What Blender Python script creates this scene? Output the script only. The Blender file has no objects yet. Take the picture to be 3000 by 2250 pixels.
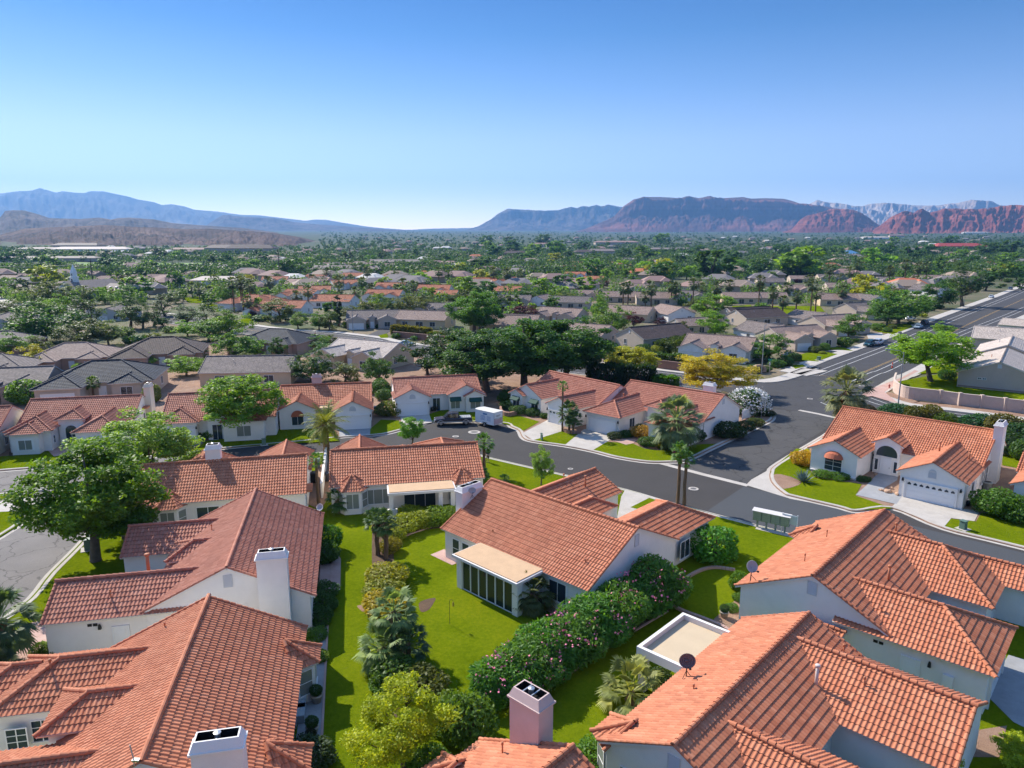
import bpy, math, random
import numpy as np
C = bpy.context.scene.collection
SC = bpy.context.scene
R = math.radians
# ---------------------------------------------------------------- camera, sky, sun, exposure
CAMH, FPX, PITCH = 29.2, 2080.0, R(11.70)
cam = bpy.data.cameras.new('camera'); camo = bpy.data.objects.new('camera', cam); C.objects.link(camo)
camo.location = (0, 0, CAMH); camo.rotation_euler = (R(90) - PITCH, 0, 0)
cam.sensor_width = 36; cam.lens = FPX / 3000 * 36; cam.clip_end = 60000; cam.clip_start = 0.5
SC.camera = camo
SUN_EL, SUN_AZ = R(38.5), R(-43.5)          # azimuth measured from +Y towards +X
world = bpy.data.worlds.new('World'); SC.world = world; world.use_nodes = True
nt = world.node_tree; bg = nt.nodes['Background']
sky = nt.nodes.new('ShaderNodeTexSky'); sky.sky_type = 'NISHITA'; sky.sun_disc = False
sky.sun_elevation = SUN_EL; sky.sun_rotation = SUN_AZ
sky.altitude = 1500; sky.air_density = 1.0; sky.dust_density = 0.35; sky.ozone_density = 4.0
# low sky tinted pale rim to blue; unseen zenith brightened for added fill light
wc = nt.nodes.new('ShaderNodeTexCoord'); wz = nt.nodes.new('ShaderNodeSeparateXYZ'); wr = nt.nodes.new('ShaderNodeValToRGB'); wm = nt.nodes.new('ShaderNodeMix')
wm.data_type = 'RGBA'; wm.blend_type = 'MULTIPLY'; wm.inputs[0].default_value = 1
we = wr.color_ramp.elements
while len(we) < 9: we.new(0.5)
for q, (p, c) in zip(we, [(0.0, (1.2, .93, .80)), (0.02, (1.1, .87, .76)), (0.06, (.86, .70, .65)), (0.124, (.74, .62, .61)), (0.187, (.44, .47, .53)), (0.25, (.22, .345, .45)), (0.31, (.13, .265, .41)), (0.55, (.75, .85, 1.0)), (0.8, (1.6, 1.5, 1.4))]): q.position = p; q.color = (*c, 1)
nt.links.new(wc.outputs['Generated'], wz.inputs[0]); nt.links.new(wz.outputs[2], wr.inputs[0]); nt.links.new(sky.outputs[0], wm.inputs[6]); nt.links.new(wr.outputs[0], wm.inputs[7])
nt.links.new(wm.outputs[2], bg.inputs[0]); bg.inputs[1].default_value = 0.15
sl = bpy.data.lights.new('sun', 'SUN'); sl.energy = 5.0; sl.angle = R(0.53); sl.color = (1, 0.93, 0.82)
so = bpy.data.objects.new('sun', sl); C.objects.link(so); so.location = (-80, 80, 120)
so.rotation_euler = (R(90) - SUN_EL, 0, -SUN_AZ + math.pi)
SC.view_settings.view_transform = 'Standard'; SC.view_settings.look = 'None'
SC.view_settings.exposure = 0.8; SC.view_settings.gamma = 1.0
SC.render.engine = 'CYCLES'
cy = SC.cycles
cy.use_denoising = True; cy.max_bounces = 6; cy.diffuse_bounces = 3; cy.glossy_bounces = 3
cy.transmission_bounces = 4; cy.transparent_max_bounces = 8; cy.volume_bounces = 0; cy.use_adaptive_sampling = True
cy.adaptive_threshold = 0.02

# ---------------------------------------------------------------- from a spot in the photograph to a spot on the land
REG = {'R1': (0, 1100, 2.212), 'R2': (800, 1100, 2.212), 'R3': (1400, 1000, 2.212), 'R4': (2000, 1000, 2.212),
       'R5': (0, 1500, 2.212), 'R6': (800, 1500, 2.212), 'R7': (1400, 1500, 2.212), 'R8': (2000, 1500, 2.212),
       'F1': (0, 500, 2.765), 'F2': (700, 600, 2.765), 'F3': (1400, 550, 2.765), 'F4': (2200, 550, 2.765), 'D': (0, 0, 2212 / 3000)}
CP, SP = math.cos(PITCH), math.sin(PITCH)
def src(r, x, y):
    o = REG[r]; return o[0] + x / o[2] - 1500, o[1] + y / o[2] - 1125
def ray(r, x, y):
    dx, dy = src(r, x, y); return dx, FPX * CP - dy * SP, -(dy * CP + FPX * SP)
def terr(x, y):
    r = math.hypot(x, y)
    t = max(0.0, r - 650.0)
    return 0.0125 * t * t / (t + 500)
def at(r, x, y, z=0.0):
    d = ray(r, x, y); s = (z - CAMH) / d[2]; return d[0] * s, d[1] * s
def land(r, x, y):
    d = ray(r, x, y); n = math.hypot(d[0], d[1])
    lo, hi = 20.0, 9000.0; t = 20.0
    while t < 9000:                                   # march until the ray dips under the land
        px, py = d[0] / n * t, d[1] / n * t
        if CAMH + d[2] / n * t < terr(px, py): break
        t *= 1.01
    return d[0] / n * t, d[1] / n * t
def top_z(r, x, y, Y):
    d = ray(r, x, y); return CAMH + d[2] * Y / d[1]

# ---------------------------------------------------------------- objects, names, labels
def tag(o, label=None, cat=None, group=None, kind=None):
    if label: o['label'] = label
    if cat: o['category'] = cat
    if group: o['group'] = group
    if kind: o['kind'] = kind
    return o
def empty(name, loc, rz=0.0, s=1.0):
    o = bpy.data.objects.new(name, None); C.objects.link(o); o.location = loc; o.rotation_euler = (0, 0, rz)
    o.scale = (s, s, s) if not isinstance(s, tuple) else s; o.empty_display_size = 0.3
    return o
def link(name, me, mat=None, parent=None, loc=None):
    o = bpy.data.objects.new(name, me); C.objects.link(o)
    if mat is not None and not me.materials:
        for m in (mat if isinstance(mat, (list, tuple)) else [mat]): me.materials.append(m)
    if parent is not None: o.parent = parent
    if loc is not None: o.location = loc
    return o
def copy_tree(o, parent=None):
    c = o.copy(); C.objects.link(c); c.parent = parent
    for ch in list(o.children): copy_tree(ch, c)
    return c

class MB:
    """collects faces, builds one mesh object"""
    def __init__(s): s.v = []; s.f = []; s.m = []
    def poly(s, pts, mi=0):
        n = len(s.v); s.v += [tuple(p) for p in pts]; s.f.append(tuple(range(n, n + len(pts)))); s.m.append(mi); return s
    def hexa(s, p, mi=0):      # 8 points: bottom ring, top ring
        n = len(s.v); s.v += [tuple(q) for q in p]
        for f in ((3, 2, 1, 0), (4, 5, 6, 7), (0, 1, 5, 4), (1, 2, 6, 5), (2, 3, 7, 6), (3, 0, 4, 7)):
            s.f.append(tuple(n + i for i in f)); s.m.append(mi)
        return s
    def box(s, x0, x1, y0, y1, z0, z1, mi=0, t=0.0, ty=None):
        ty = t if ty is None else ty
        return s.hexa([(x0, y0, z0), (x1, y0, z0), (x1, y1, z0), (x0, y1, z0),
                       (x0 + t, y0 + ty, z1), (x1 - t, y0 + ty, z1), (x1 - t, y1 - ty, z1), (x0 + t, y1 - ty, z1)], mi)
    def extr(s, pts, d, mi=0):   # polygon pts extruded by vector d
        n = len(s.v); k = len(pts)
        s.v += [tuple(p) for p in pts] + [tuple(p[i] + d[i] for i in range(3)) for p in pts]
        s.f.append(tuple(range(n + k - 1, n - 1, -1))); s.m.append(mi)
        s.f.append(tuple(range(n + k, n + 2 * k))); s.m.append(mi)
        for i in range(k):
            j = (i + 1) % k; s.f.append((n + i, n + j, n + k + j, n + k + i)); s.m.append(mi)
        return s
    def tube(s, path, rad, n=8, mi=0, caps=True):
        P = [np.array(p, float) for p in path]; rings = []
        rad = rad if isinstance(rad, (list, tuple)) else [rad] * len(P)
        for i, p in enumerate(P):
            d = P[min(i + 1, len(P) - 1)] - P[max(i - 1, 0)]; d /= np.linalg.norm(d) + 1e-9
            a = np.array([1, 0, 0]) if abs(d[0]) < .8 else np.array([0, 1, 0]); u = np.cross(d, a); u /= np.linalg.norm(u); w = np.cross(d, u)
            b = len(s.v)
            for k in range(n):
                t = 2 * math.pi * k / n; s.v.append(tuple(p + rad[i] * (math.cos(t) * u + math.sin(t) * w)))
            rings.append(b)
        for a, b in zip(rings, rings[1:]):
            for k in range(n):
                j = (k + 1) % n; s.f.append((a + k, a + j, b + j, b + k)); s.m.append(mi)
        if caps:
            s.f.append(tuple(rings[0] + k for k in range(n - 1, -1, -1))); s.m.append(mi)
            s.f.append(tuple(rings[-1] + k for k in range(n))); s.m.append(mi)
        return s
    def lathe(s, c, prof, n=12, mi=0):
        return s.tube([(c[0], c[1], c[2] + z) for r, z in prof], [r for r, z in prof], n, mi)
    def xf(s, M3, t):           # transform everything collected so far
        A = np.array(s.v) @ np.array(M3).T + np.array(t); s.v = [tuple(p) for p in A]; return s
    def build(s, name, mat, parent=None, smooth=False):
        me = bpy.data.meshes.new(name); me.from_pydata(s.v, [], s.f)
        if any(s.m): me.polygons.foreach_set('material_index', s.m)
        if smooth: me.polygons.foreach_set('use_smooth', [True] * len(s.f))
        me.update(); return link(name, me, mat, parent)
def quads(name, V, F, uv=None, col=None, smooth=False, mi=None):
    V = np.asarray(V, np.float32).reshape(-1, 3); F = np.asarray(F, np.int32); k = F.shape[1]
    me = bpy.data.meshes.new(name)
    me.vertices.add(len(V)); me.vertices.foreach_set('co', V.ravel())
    me.loops.add(F.size); me.loops.foreach_set('vertex_index', F.ravel())
    me.polygons.add(len(F)); me.polygons.foreach_set('loop_start', np.arange(0, F.size, k, dtype=np.int32))
    try: me.polygons.foreach_set('loop_total', np.full(len(F), k, dtype=np.int32))
    except Exception: pass
    if uv is not None:
        l = me.uv_layers.new(name='uv'); l.data.foreach_set('uv', np.asarray(uv, np.float32)[F.ravel()].ravel())
    if col is not None:
        a = me.attributes.new('tint', 'FLOAT', 'POINT'); a.data.foreach_set('value', np.asarray(col, np.float32))
    me.polygons.foreach_set('use_smooth', np.full(len(F), bool(smooth)))
    if mi is not None: me.polygons.foreach_set('material_index', np.asarray(mi, np.int32))
    me.update(calc_edges=True); return me

# ---------------------------------------------------------------- materials
_mats = {}
def nodes(name):
    m = bpy.data.materials.new(name); m.use_nodes = True; t = m.node_tree
    return m, t, t.nodes['Principled BSDF']
def N(t, kind, **kw):
    n = t.nodes.new(kind)
    for k, v in kw.items():
        if k.startswith('i_'): n.inputs[k[2:]].default_value = v
        else: setattr(n, k, v)
    return n
def L(t, a, b): t.links.new(a, b)
def ramp(t, stops):
    r = t.nodes.new('ShaderNodeValToRGB'); e = r.color_ramp.elements
    while len(e) < len(stops): e.new(0.5)
    for x, (p, c) in zip(e, stops): x.position = p; x.color = (*c, 1)
    return r
def plain(name, col, rough=0.7, metal=0.0, noise=0.0, scale=4.0, bump=0.0, bscale=30.0, spec=0.4):
    """one paint / plaster / metal: a colour, a little wear noise, a little relief"""
    if name in _mats: return _mats[name]
    m, t, b = nodes(name); b.inputs['Roughness'].default_value = rough; b.inputs['Metallic'].default_value = metal
    b.inputs['Specular IOR Level'].default_value = spec
    b.inputs['Base Color'].default_value = (*col, 1)
    if noise or bump:
        tc = N(t, 'ShaderNodeTexCoord')
    if noise:
        n = N(t, 'ShaderNodeTexNoise', i_Scale=scale, i_Detail=6.0, i_Roughness=0.65); L(t, tc.outputs['Object'], n.inputs[0])
        r = ramp(t, [(0.25, tuple(c * (1 - noise) for c in col)), (0.75, tuple(min(1, c * (1 + noise)) for c in col))])
        L(t, n.outputs[0], r.inputs[0]); L(t, r.outputs[0], b.inputs['Base Color'])
    if bump:
        n2 = N(t, 'ShaderNodeTexNoise', i_Scale=bscale, i_Detail=3.0); L(t, tc.outputs['Object'], n2.inputs[0])
        bp = N(t, 'ShaderNodeBump', i_Strength=bump, i_Distance=0.05); L(t, n2.outputs[0], bp.inputs['Height']); L(t, bp.outputs[0], b.inputs['Normal'])
    _mats[name] = m; return m
def tile_mat(name, cols, flat=False, rough=0.75):
    """roof tile: every tile (one unit of uv) gets its own shade; weather stains over the whole roof"""
    if name in _mats: return _mats[name]
    m, t, b = nodes(name); b.inputs['Roughness'].default_value = rough; b.inputs['Specular IOR Level'].default_value = 0.25
    uv = N(t, 'ShaderNodeUVMap', uv_map='uv')
    fl = N(t, 'ShaderNodeVectorMath', operation='FLOOR'); L(t, uv.outputs[0], fl.inputs[0])
    oi = N(t, 'ShaderNodeObjectInfo'); ad = N(t, 'ShaderNodeVectorMath', operation='ADD'); L(t, fl.outputs[0], ad.inputs[0]); L(t, oi.outputs['Random'], ad.inputs[1])
    wn = N(t, 'ShaderNodeTexWhiteNoise', noise_dimensions='3D'); L(t, ad.outputs[0], wn.inputs['Vector'])
    r = ramp(t, [(i / (len(cols) - 1), c) for i, c in enumerate(cols)]); L(t, wn.outputs['Value'], r.inputs[0])
    tc = N(t, 'ShaderNodeTexCoord'); n = N(t, 'ShaderNodeTexNoise', i_Scale=0.45, i_Detail=5.0, i_Roughness=0.7); L(t, tc.outputs['Object'], n.inputs[0])
    r2 = ramp(t, [(0.3, (0.86, 0.85, 0.85)), (0.7, (1.08, 1.06, 1.04))]); L(t, n.outputs[0], r2.inputs[0])
    mx = N(t, 'ShaderNodeMix', data_type='RGBA', blend_type='MULTIPLY'); mx.inputs[0].default_value = 1
    L(t, r.outputs[0], mx.inputs[6]); L(t, r2.outputs[0], mx.inputs[7]); L(t, mx.outputs[2], b.inputs['Base Color'])
    if flat:                                     # relief of the tiles by bump
        sp = N(t, 'ShaderNodeSeparateXYZ'); L(t, uv.outputs[0], sp.inputs[0])
        fy = N(t, 'ShaderNodeMath', operation='FRACT'); L(t, sp.outputs[1], fy.inputs[0])
        iv = N(t, 'ShaderNodeMath', operation='SUBTRACT'); iv.inputs[0].default_value = 1; L(t, fy.outputs[0], iv.inputs[1])
        sx = N(t, 'ShaderNodeMath', operation='MULTIPLY'); sx.inputs[1].default_value = 6.28318; L(t, sp.outputs[0], sx.inputs[0])
        cx = N(t, 'ShaderNodeMath', operation='COSINE'); L(t, sx.outputs[0], cx.inputs[0])
        ax = N(t, 'ShaderNodeMath', operation='MULTIPLY_ADD'); ax.inputs[1].default_value = 0.5; L(t, cx.outputs[0], ax.inputs[0]); L(t, iv.outputs[0], ax.inputs[2])
        bp = N(t, 'ShaderNodeBump', i_Strength=1.0, i_Distance=0.06); L(t, ax.outputs[0], bp.inputs['Height']); L(t, bp.outputs[0], b.inputs['Normal'])
    _mats[name] = m; return m
def ground_mat(name, stops, scale=0.5, fine=8.0, fmix=0.4, bump=0.3, bscale=20.0, rough=0.95, detail=8.0, spec=0.2):
    if name in _mats: return _mats[name]
    m, t, b = nodes(name); b.inputs['Roughness'].default_value = rough; b.inputs['Specular IOR Level'].default_value = spec
    tc = N(t, 'ShaderNodeTexCoord')
    n = N(t, 'ShaderNodeTexNoise', i_Scale=scale, i_Detail=detail, i_Roughness=0.6); L(t, tc.outputs['Object'], n.inputs[0])
    n1 = N(t, 'ShaderNodeTexNoise', i_Scale=fine, i_Detail=4.0, i_Roughness=0.7); L(t, tc.outputs['Object'], n1.inputs[0])
    mx = N(t, 'ShaderNodeMix'); mx.inputs[0].default_value = fmix; L(t, n.outputs[0], mx.inputs[2]); L(t, n1.outputs[0], mx.inputs[3])
    r = ramp(t, stops); L(t, mx.outputs[0], r.inputs[0]); L(t, r.outputs[0], b.inputs['Base Color'])
    n2 = N(t, 'ShaderNodeTexNoise', i_Scale=bscale, i_Detail=4.0); L(t, tc.outputs['Object'], n2.inputs[0])
    bp = N(t, 'ShaderNodeBump', i_Strength=bump, i_Distance=0.08); L(t, n2.outputs[0], bp.inputs['Height']); L(t, bp.outputs[0], b.inputs['Normal'])
    _mats[name] = m; return m
def leaf_mat(name='foliage', trans=0.42):
    """leaves take the colour of their own plant (object colour), every leaf its own shade"""
    if name in _mats: return _mats[name]
    m, t, b = nodes(name); b.inputs['Roughness'].default_value = 0.55; b.inputs['Specular IOR Level'].default_value = 0.3
    oi = N(t, 'ShaderNodeObjectInfo'); a = N(t, 'ShaderNodeAttribute', attribute_name='tint')
    r = ramp(t, [(0.0, (0.52, 0.58, 0.6)), (0.5, (1, 1, 1)), (1.0, (1.7, 1.5, 1.2))]); L(t, a.outputs['Fac'], r.inputs[0])
    mx = N(t, 'ShaderNodeMix', data_type='RGBA', blend_type='MULTIPLY'); mx.inputs[0].default_value = 1
    L(t, oi.outputs['Color'], mx.inputs[6]); L(t, r.outputs[0], mx.inputs[7]); L(t, mx.outputs[2], b.inputs['Base Color'])
    tr = N(t, 'ShaderNodeBsdfTranslucent'); wm = N(t, 'ShaderNodeMix', data_type='RGBA', blend_type='MULTIPLY'); wm.inputs[0].default_value = 1
    wm.inputs[7].default_value = (1.5, 1.35, 0.5, 1); L(t, mx.outputs[2], wm.inputs[6]); L(t, wm.outputs[2], tr.inputs[0])
    ms = N(t, 'ShaderNodeMixShader'); ms.inputs[0].default_value = trans
    L(t, b.outputs[0], ms.inputs[1]); L(t, tr.outputs[0], ms.inputs[2]); L(t, ms.outputs[0], t.nodes['Material Output'].inputs[0])
    _mats[name] = m; return m
def glass(name, col=(0.03, 0.045, 0.06), rough=0.08):
    if name in _mats: return _mats[name]
    m = plain(name, col, rough, 0, spec=0.6); return m
TILE_RISER_SHADE = plain('tile_riser_shade', (0.085, 0.032, 0.02), 0.95)  # dark course risers: shade under lips and in hollow tile ends, painted in
TERRA = tile_mat('terracotta_tile', [(0.42, 0.142, 0.072), (0.49, 0.175, 0.09), (0.54, 0.205, 0.108), (0.46, 0.16, 0.08), (0.57, 0.235, 0.13)])
TERRA_PINK = tile_mat('terracotta_tile_worn', [(0.37, 0.135, 0.085), (0.43, 0.165, 0.105), (0.48, 0.195, 0.125), (0.40, 0.15, 0.095), (0.51, 0.225, 0.15)])
TERRA_FAR = tile_mat('terracotta_tile_far', [(0.43, 0.14, 0.07), (0.50, 0.175, 0.088), (0.55, 0.21, 0.11)], True)
STUCCO = plain('white_stucco', (0.80, 0.76, 0.71), 0.9, 0, 0.06, 0.8, 0.25, 25)
STUCCO_CREAM = plain('cream_stucco', (0.74, 0.66, 0.53), 0.9, 0, 0.06, 0.8, 0.25, 25)
STUCCO_PINK = plain('pinkish_stucco', (0.58, 0.44, 0.40), 0.9, 0, 0.08, 0.8, 0.25, 25)
WHITE = plain('white_paint', (0.80, 0.79, 0.77), 0.5)
FASCIA = plain('white_eave_board', (0.72, 0.68, 0.64), 0.6)
DARK = plain('dark_metal', (0.03, 0.03, 0.032), 0.45, 0.6)
STEEL = plain('galvanised_steel', (0.45, 0.46, 0.47), 0.4, 0.8)
GLASS = glass('window_glass')
BLIND = plain('window_with_blinds', (0.20, 0.22, 0.20), 0.25, spec=0.6)
TERRAPAINT = plain('terracotta_paint', (0.45, 0.17, 0.085), 0.7, 0, 0.15, 5)
# ---------------------------------------------------------------- houses
def span(poly, v):
    """range of u of a convex polygon at height v"""
    us = []
    n = len(poly)
    for i in range(n):
        (u0, v0), (u1, v1) = poly[i], poly[(i + 1) % n]
        if abs(v1 - v0) < 1e-9:
            if abs(v - v0) < 1e-6: us += [u0, u1]
            continue
        t = (v - v0) / (v1 - v0)
        if -1e-6 <= t <= 1 + 1e-6: us.append(u0 + t * (u1 - u0))
    return (min(us), max(us)) if us else (0, 0)
def tile_sheet(P, U, W, poly, tw, tc, nseg, amp, step):
    """barrel tiles laid in courses over one roof plane: real rolls and real steps"""
    P, U, W = (np.array(a, float) for a in (P, U, W)); n = np.cross(U, W); flip = n[2] < 0; n = -n if flip else n
    vm = max(p[1] for p in poly); u0 = min(p[0] for p in poly); u1 = max(p[0] for p in poly)
    us = np.arange(math.floor(u0 / tw) * nseg, math.ceil(u1 / tw) * nseg + 1) * (tw / nseg)
    rows = []
    for k in range(int(math.ceil(vm / tc))):
        a, b = k * tc, min((k + 1) * tc, vm)
        if b - a < 0.02: continue
        rows.append((a, step, k + 0.03)); rows.append((b, 0.004, k + 0.97))
    V, UV = [], []
    for v, lift, uvv in rows:
        ua, ub = span(poly, min(max(v, 1e-5), vm - 1e-5)); uc = np.clip(us, ua, ub); f = (uc / tw) % 1.0
        h = np.where(f < 0.62, np.sin(np.pi * f / 0.62), -0.22 * np.sin(np.pi * (f - 0.62) / 0.38)) * amp + lift
        V.append(P + uc[:, None] * U + v * W + h[:, None] * n); UV.append(np.stack([uc / tw, np.full(len(uc), uvv)], 1))
    m = len(us); F = []; M = []
    idx = np.arange(m - 1)
    for r in range(len(rows) - 1):
        q = np.stack([r * m + idx, r * m + idx + 1, (r + 1) * m + idx + 1, (r + 1) * m + idx], 1)
        w0 = np.linalg.norm(V[r][1:] - V[r][:-1], axis=1); w1 = np.linalg.norm(V[r + 1][1:] - V[r + 1][:-1], axis=1)
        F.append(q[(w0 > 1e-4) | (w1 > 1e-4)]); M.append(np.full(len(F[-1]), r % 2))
    F = np.concatenate(F)
    return np.concatenate(V), (F[:, ::-1] if flip else F), np.concatenate(UV), np.concatenate(M)
def cap_row(p0, p1, r=0.125, ln=0.42, nseg=6, seed=0.0):
    """a row of overlapping half-round tiles from p0 up to p1"""
    p0, p1 = np.array(p0, float), np.array(p1, float); d = p1 - p0; Lg = np.linalg.norm(d); d /= Lg
    s = np.cross(d, [0, 0, 1.0]); s /= np.linalg.norm(s); up = np.cross(s, d)
    up = up if up[2] > 0 else -up
    n = max(1, int(round(Lg / ln))); V, F, UV = [], [], []
    th = np.linspace(-0.25, math.pi + 0.25, nseg + 1); c, si = np.cos(th)[:, None], np.sin(th)[:, None]
    for i in range(n):
        a = p0 + d * (Lg * i / n - 0.05); b = p0 + d * (Lg * (i + 1) / n)
        base = len(V) * (nseg + 1)
        for o, rr, lf in ((a, r * 0.62, 0.03), (a, r * 1.08, 0.03), (b, r * 0.88, 0.0)):
            V.append(o + (rr * c) * s + (rr * si + lf - 0.02) * up); UV.append(np.full((nseg + 1, 2), (200.5 + i, 50.5 + seed)))
        k = np.arange(nseg); m = nseg + 1
        for q in (0, 1): F.append(np.stack([base + q * m + k, base + q * m + k + 1, base + (q + 1) * m + k + 1, base + (q + 1) * m + k], 1))
    return np.concatenate(V), np.concatenate(F), np.concatenate(UV)

DIRS = {'f': (0, -1), 'b': (0, 1), 'l': (-1, 0), 'r': (1, 0)}
class House:
    def __init__(s, name, label, x, y, yaw, he=3.02, k=0.48, tile=None, wall=None, detail=2, cat='house', group=None, tw=0.27, tc=0.44, rz=None):
        s.e = empty(name, (x, y, terr(x, y)), R(yaw)); tag(s.e, label, cat, group)
        s.he, s.k, s.tile, s.wallm, s.det = he, k, tile or TERRA, wall or STUCCO, detail
        s.T = []; s.gap = TILE_RISER_SHADE; s.amp = .045; s.stp = .042; s.slab = MB(); s.wm = MB(); s.tw, s.tc = tw, tc; s.seed = 0
    def add(s, a): s.T.append(a)
    def caps(s, p0, p1, r=0.125):
        s.seed += 3.7
        if s.det >= 1: s.add(cap_row(p0, p1, r, 0.42 if s.det > 1 else 0.8, 6 if s.det > 1 else 3, s.seed))
    def plane(s, P, U, W, poly):
        if s.det >= 1:
            ns = {3: 8, 2: 6, 1: 4}[s.det]
            s.add(tile_sheet(P, U, W, poly, s.tw, s.tc, ns, s.amp, s.stp))
        else:
            P, U, W = (np.array(a, float) for a in (P, U, W)); n = np.cross(U, W); n = n if n[2] > 0 else -n
            pts = [P + u * U + v * W + 0.03 * n for u, v in poly]
            if len(pts) == 3: pts = pts + [pts[2] + 1e-4]
            s.add((np.array(pts), np.array([[0, 1, 2, 3]]), np.array([(u / s.tw, v / s.tc) for u, v in (poly if len(poly) == 4 else poly + [poly[2]])])))
        P, U, W = (np.array(a, float) for a in (P, U, W)); n = np.cross(U, W); n = n if n[2] > 0 else -n
        s.slab.extr([P + u * U + v * W - 0.02 * n for u, v in poly], -0.13 * n)
    def rect(s, axis, a0, a1, b0, b1, eA='g', eB='g', he=None, k=None, caps=True, walls=True, ovb=0.42, z0=0.0, wm=None):
        he = s.he if he is None else he; k = s.k if k is None else k
        pt = (lambda a, b, z: (a, b, z)) if axis == 'x' else (lambda a, b, z: (b, a, z))
        w = (b1 - b0) / 2; bm = (b0 + b1) / 2; sl = w * math.sqrt(1 + k * k); zr = he + k * w; Lg = a1 - a0
        ca, sa = 1 / math.sqrt(1 + k * k), k / math.sqrt(1 + k * k)
        hA, hB = (w if eA == 'h' else 0), (w if eB == 'h' else 0)
        ua = np.array(pt(1, 0, 0)); ub = np.array(pt(0, 1, 0)); uz = np.array((0, 0, 1.0))
        for b, sg in ((b0, 1), (b1, -1)):
            s.plane(pt(a0, b, he), ua, sg * ca * ub + sa * uz, [(0, 0), (Lg, 0), (Lg - hB, sl), (hA, sl)])
        if hA: s.plane(pt(a0, b0, he), ub, ca * ua + sa * uz, [(0, 0), (2 * w, 0), (w, sl)])
        if hB: s.plane(pt(a1, b0, he), ub, -ca * ua + sa * uz, [(0, 0), (2 * w, 0), (w, sl)])
        if caps:
            lift = 0.06
            s.caps(pt(a0 + hA, bm, zr + lift), pt(a1 - hB, bm, zr + lift), 0.14)
            for e, a, sg in ((eA, a0, 1), (eB, a1, -1)):
                if e == 'h':
                    for b in (b0, b1): s.caps(pt(a, b, he + lift), pt(a + sg * w, bm, zr + lift), 0.13)
                if e == 'g':
                    for b in (b0, b1): s.caps(pt(a + sg * 0.06, b, he + 0.03), pt(a + sg * 0.06, bm, zr + 0.03), 0.105)
        if walls:
            ia = lambda e: {'g': 0.16, 'h': ovb, 'n': 0.0}[e]
            A0, A1, B0, B1 = a0 + ia(eA), a1 - ia(eB), b0 + ovb, b1 - ovb; zt = he + k * ovb - 0.1; zp = he + k * w - 0.1
            wmb = wm or s.wm
            G0 = A0 if eA != 'h' else a0 + w; G1 = A1 if eB != 'h' else a1 - w
            if eA == 'h' or eB == 'h':
                if axis == 'x': wmb.box(A0, A1, B0, B1, z0, zt)
                else: wmb.box(B0, B1, A0, A1, z0, zt)
            if eA != 'h' or eB != 'h':
                d = 0.004 if (eA == 'h' or eB == 'h') else 0
                wmb.extr([pt(G0, B0 + d, z0), pt(G0, B1 - d, z0), pt(G0, B1 - d, zt), pt(G0, bm, zp), pt(G0, B0 + d, zt)], [float(c) for c in ua * (G1 - G0)])
    def wing(s, cx, w, yf, end='g', he=None, D=None, k=None, **kw):
        """a front wing: ridge runs back along y until it dies into the main roof"""
        he = s.he if he is None else he; yb = -D / 2 + w + (he - s.he) / s.k + 0.2
        s.rect('y', yf, yb, cx - w, cx + w, end, 'n', he, k, **kw)
    # fittings: each a mesh of its own
    def _fit(s, mb, x, y, z, d):
        ox, oy = DIRS[d] if isinstance(d, str) else (math.cos(d), math.sin(d))
        return mb.xf([[-oy, ox, 0], [ox, oy, 0], [0, 0, 1]], (x, y, z))
    def window(s, x, y, z, d, w, h, nx=2, ny=1, pane=None, frame=None, arch=False, trim=0.0):
        f = MB(); t = 0.06; dp = 0.05
        if arch:
            K = 10; ring = [(w / 2 * math.cos(math.pi * i / K), h + w / 2 * math.sin(math.pi * i / K) * 0.9) for i in range(K + 1)]
            for (a, b), (a2, b2) in zip(ring, ring[1:]):
                g = 1 + 2 * t / w
                f.hexa([(a, 0, b), (a2, 0, b2), (a2 * g, 0, h + (b2 - h) * g), (a * g, 0, h + (b - h) * g), (a, dp, b), (a2, dp, b2), (a2 * g, dp, h + (b2 - h) * g), (a * g, dp, h + (b - h) * g)])
        else: f.box(-w / 2 - t, w / 2 + t, 0, dp, h, h + t)
        f.box(-w / 2 - t, -w / 2, 0, dp, 0, h - 0.001); f.box(w / 2, w / 2 + t, 0, dp, 0, h - 0.001); f.box(-w / 2 - t - 0.04, w / 2 + t + 0.04, 0, dp + 0.05, -t, -0.001)
        for i in range(1, nx): q = -w / 2 + w * i / nx; f.box(q - 0.025, q + 0.025, 0, dp - 0.008, 0.001, h - 0.002)
        for i in range(1, ny): q = h * i / ny; f.box(-w / 2 + 0.001, w / 2 - 0.001, 0, dp - 0.012, q - 0.02, q + 0.02)
        if trim: f.box(-w / 2 - t - trim, -w / 2 - t - 0.002, 0, 0.035, -t - trim, h + t + trim); f.box(w / 2 + t + 0.002, w / 2 + t + trim, 0, 0.035, -t - trim, h + t + trim); f.box(-w / 2 - t, w / 2 + t, 0, 0.035, h + t + 0.002, h + t + trim); f.box(-w / 2 - t, w / 2 + t, 0, 0.034, -t - trim, -t - 0.062)
        fr = s._fit(f, x, y, z, d).build('window', frame or WHITE, s.e)
        p = MB()
        if arch: p.extr([(-w / 2, 0.0, 0.0), (w / 2, 0, 0)] + [(w / 2 * math.cos(math.pi * i / 10), 0.0, h + w / 2 * math.sin(math.pi * i / 10) * 0.9) for i in range(11)], (0, 0.02, 0))
        else: p.box(-w / 2, w / 2, 0, 0.02, 0, h)
        s._fit(p, x, y, z, d).build('pane', pane or GLASS, fr)
        return fr
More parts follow.
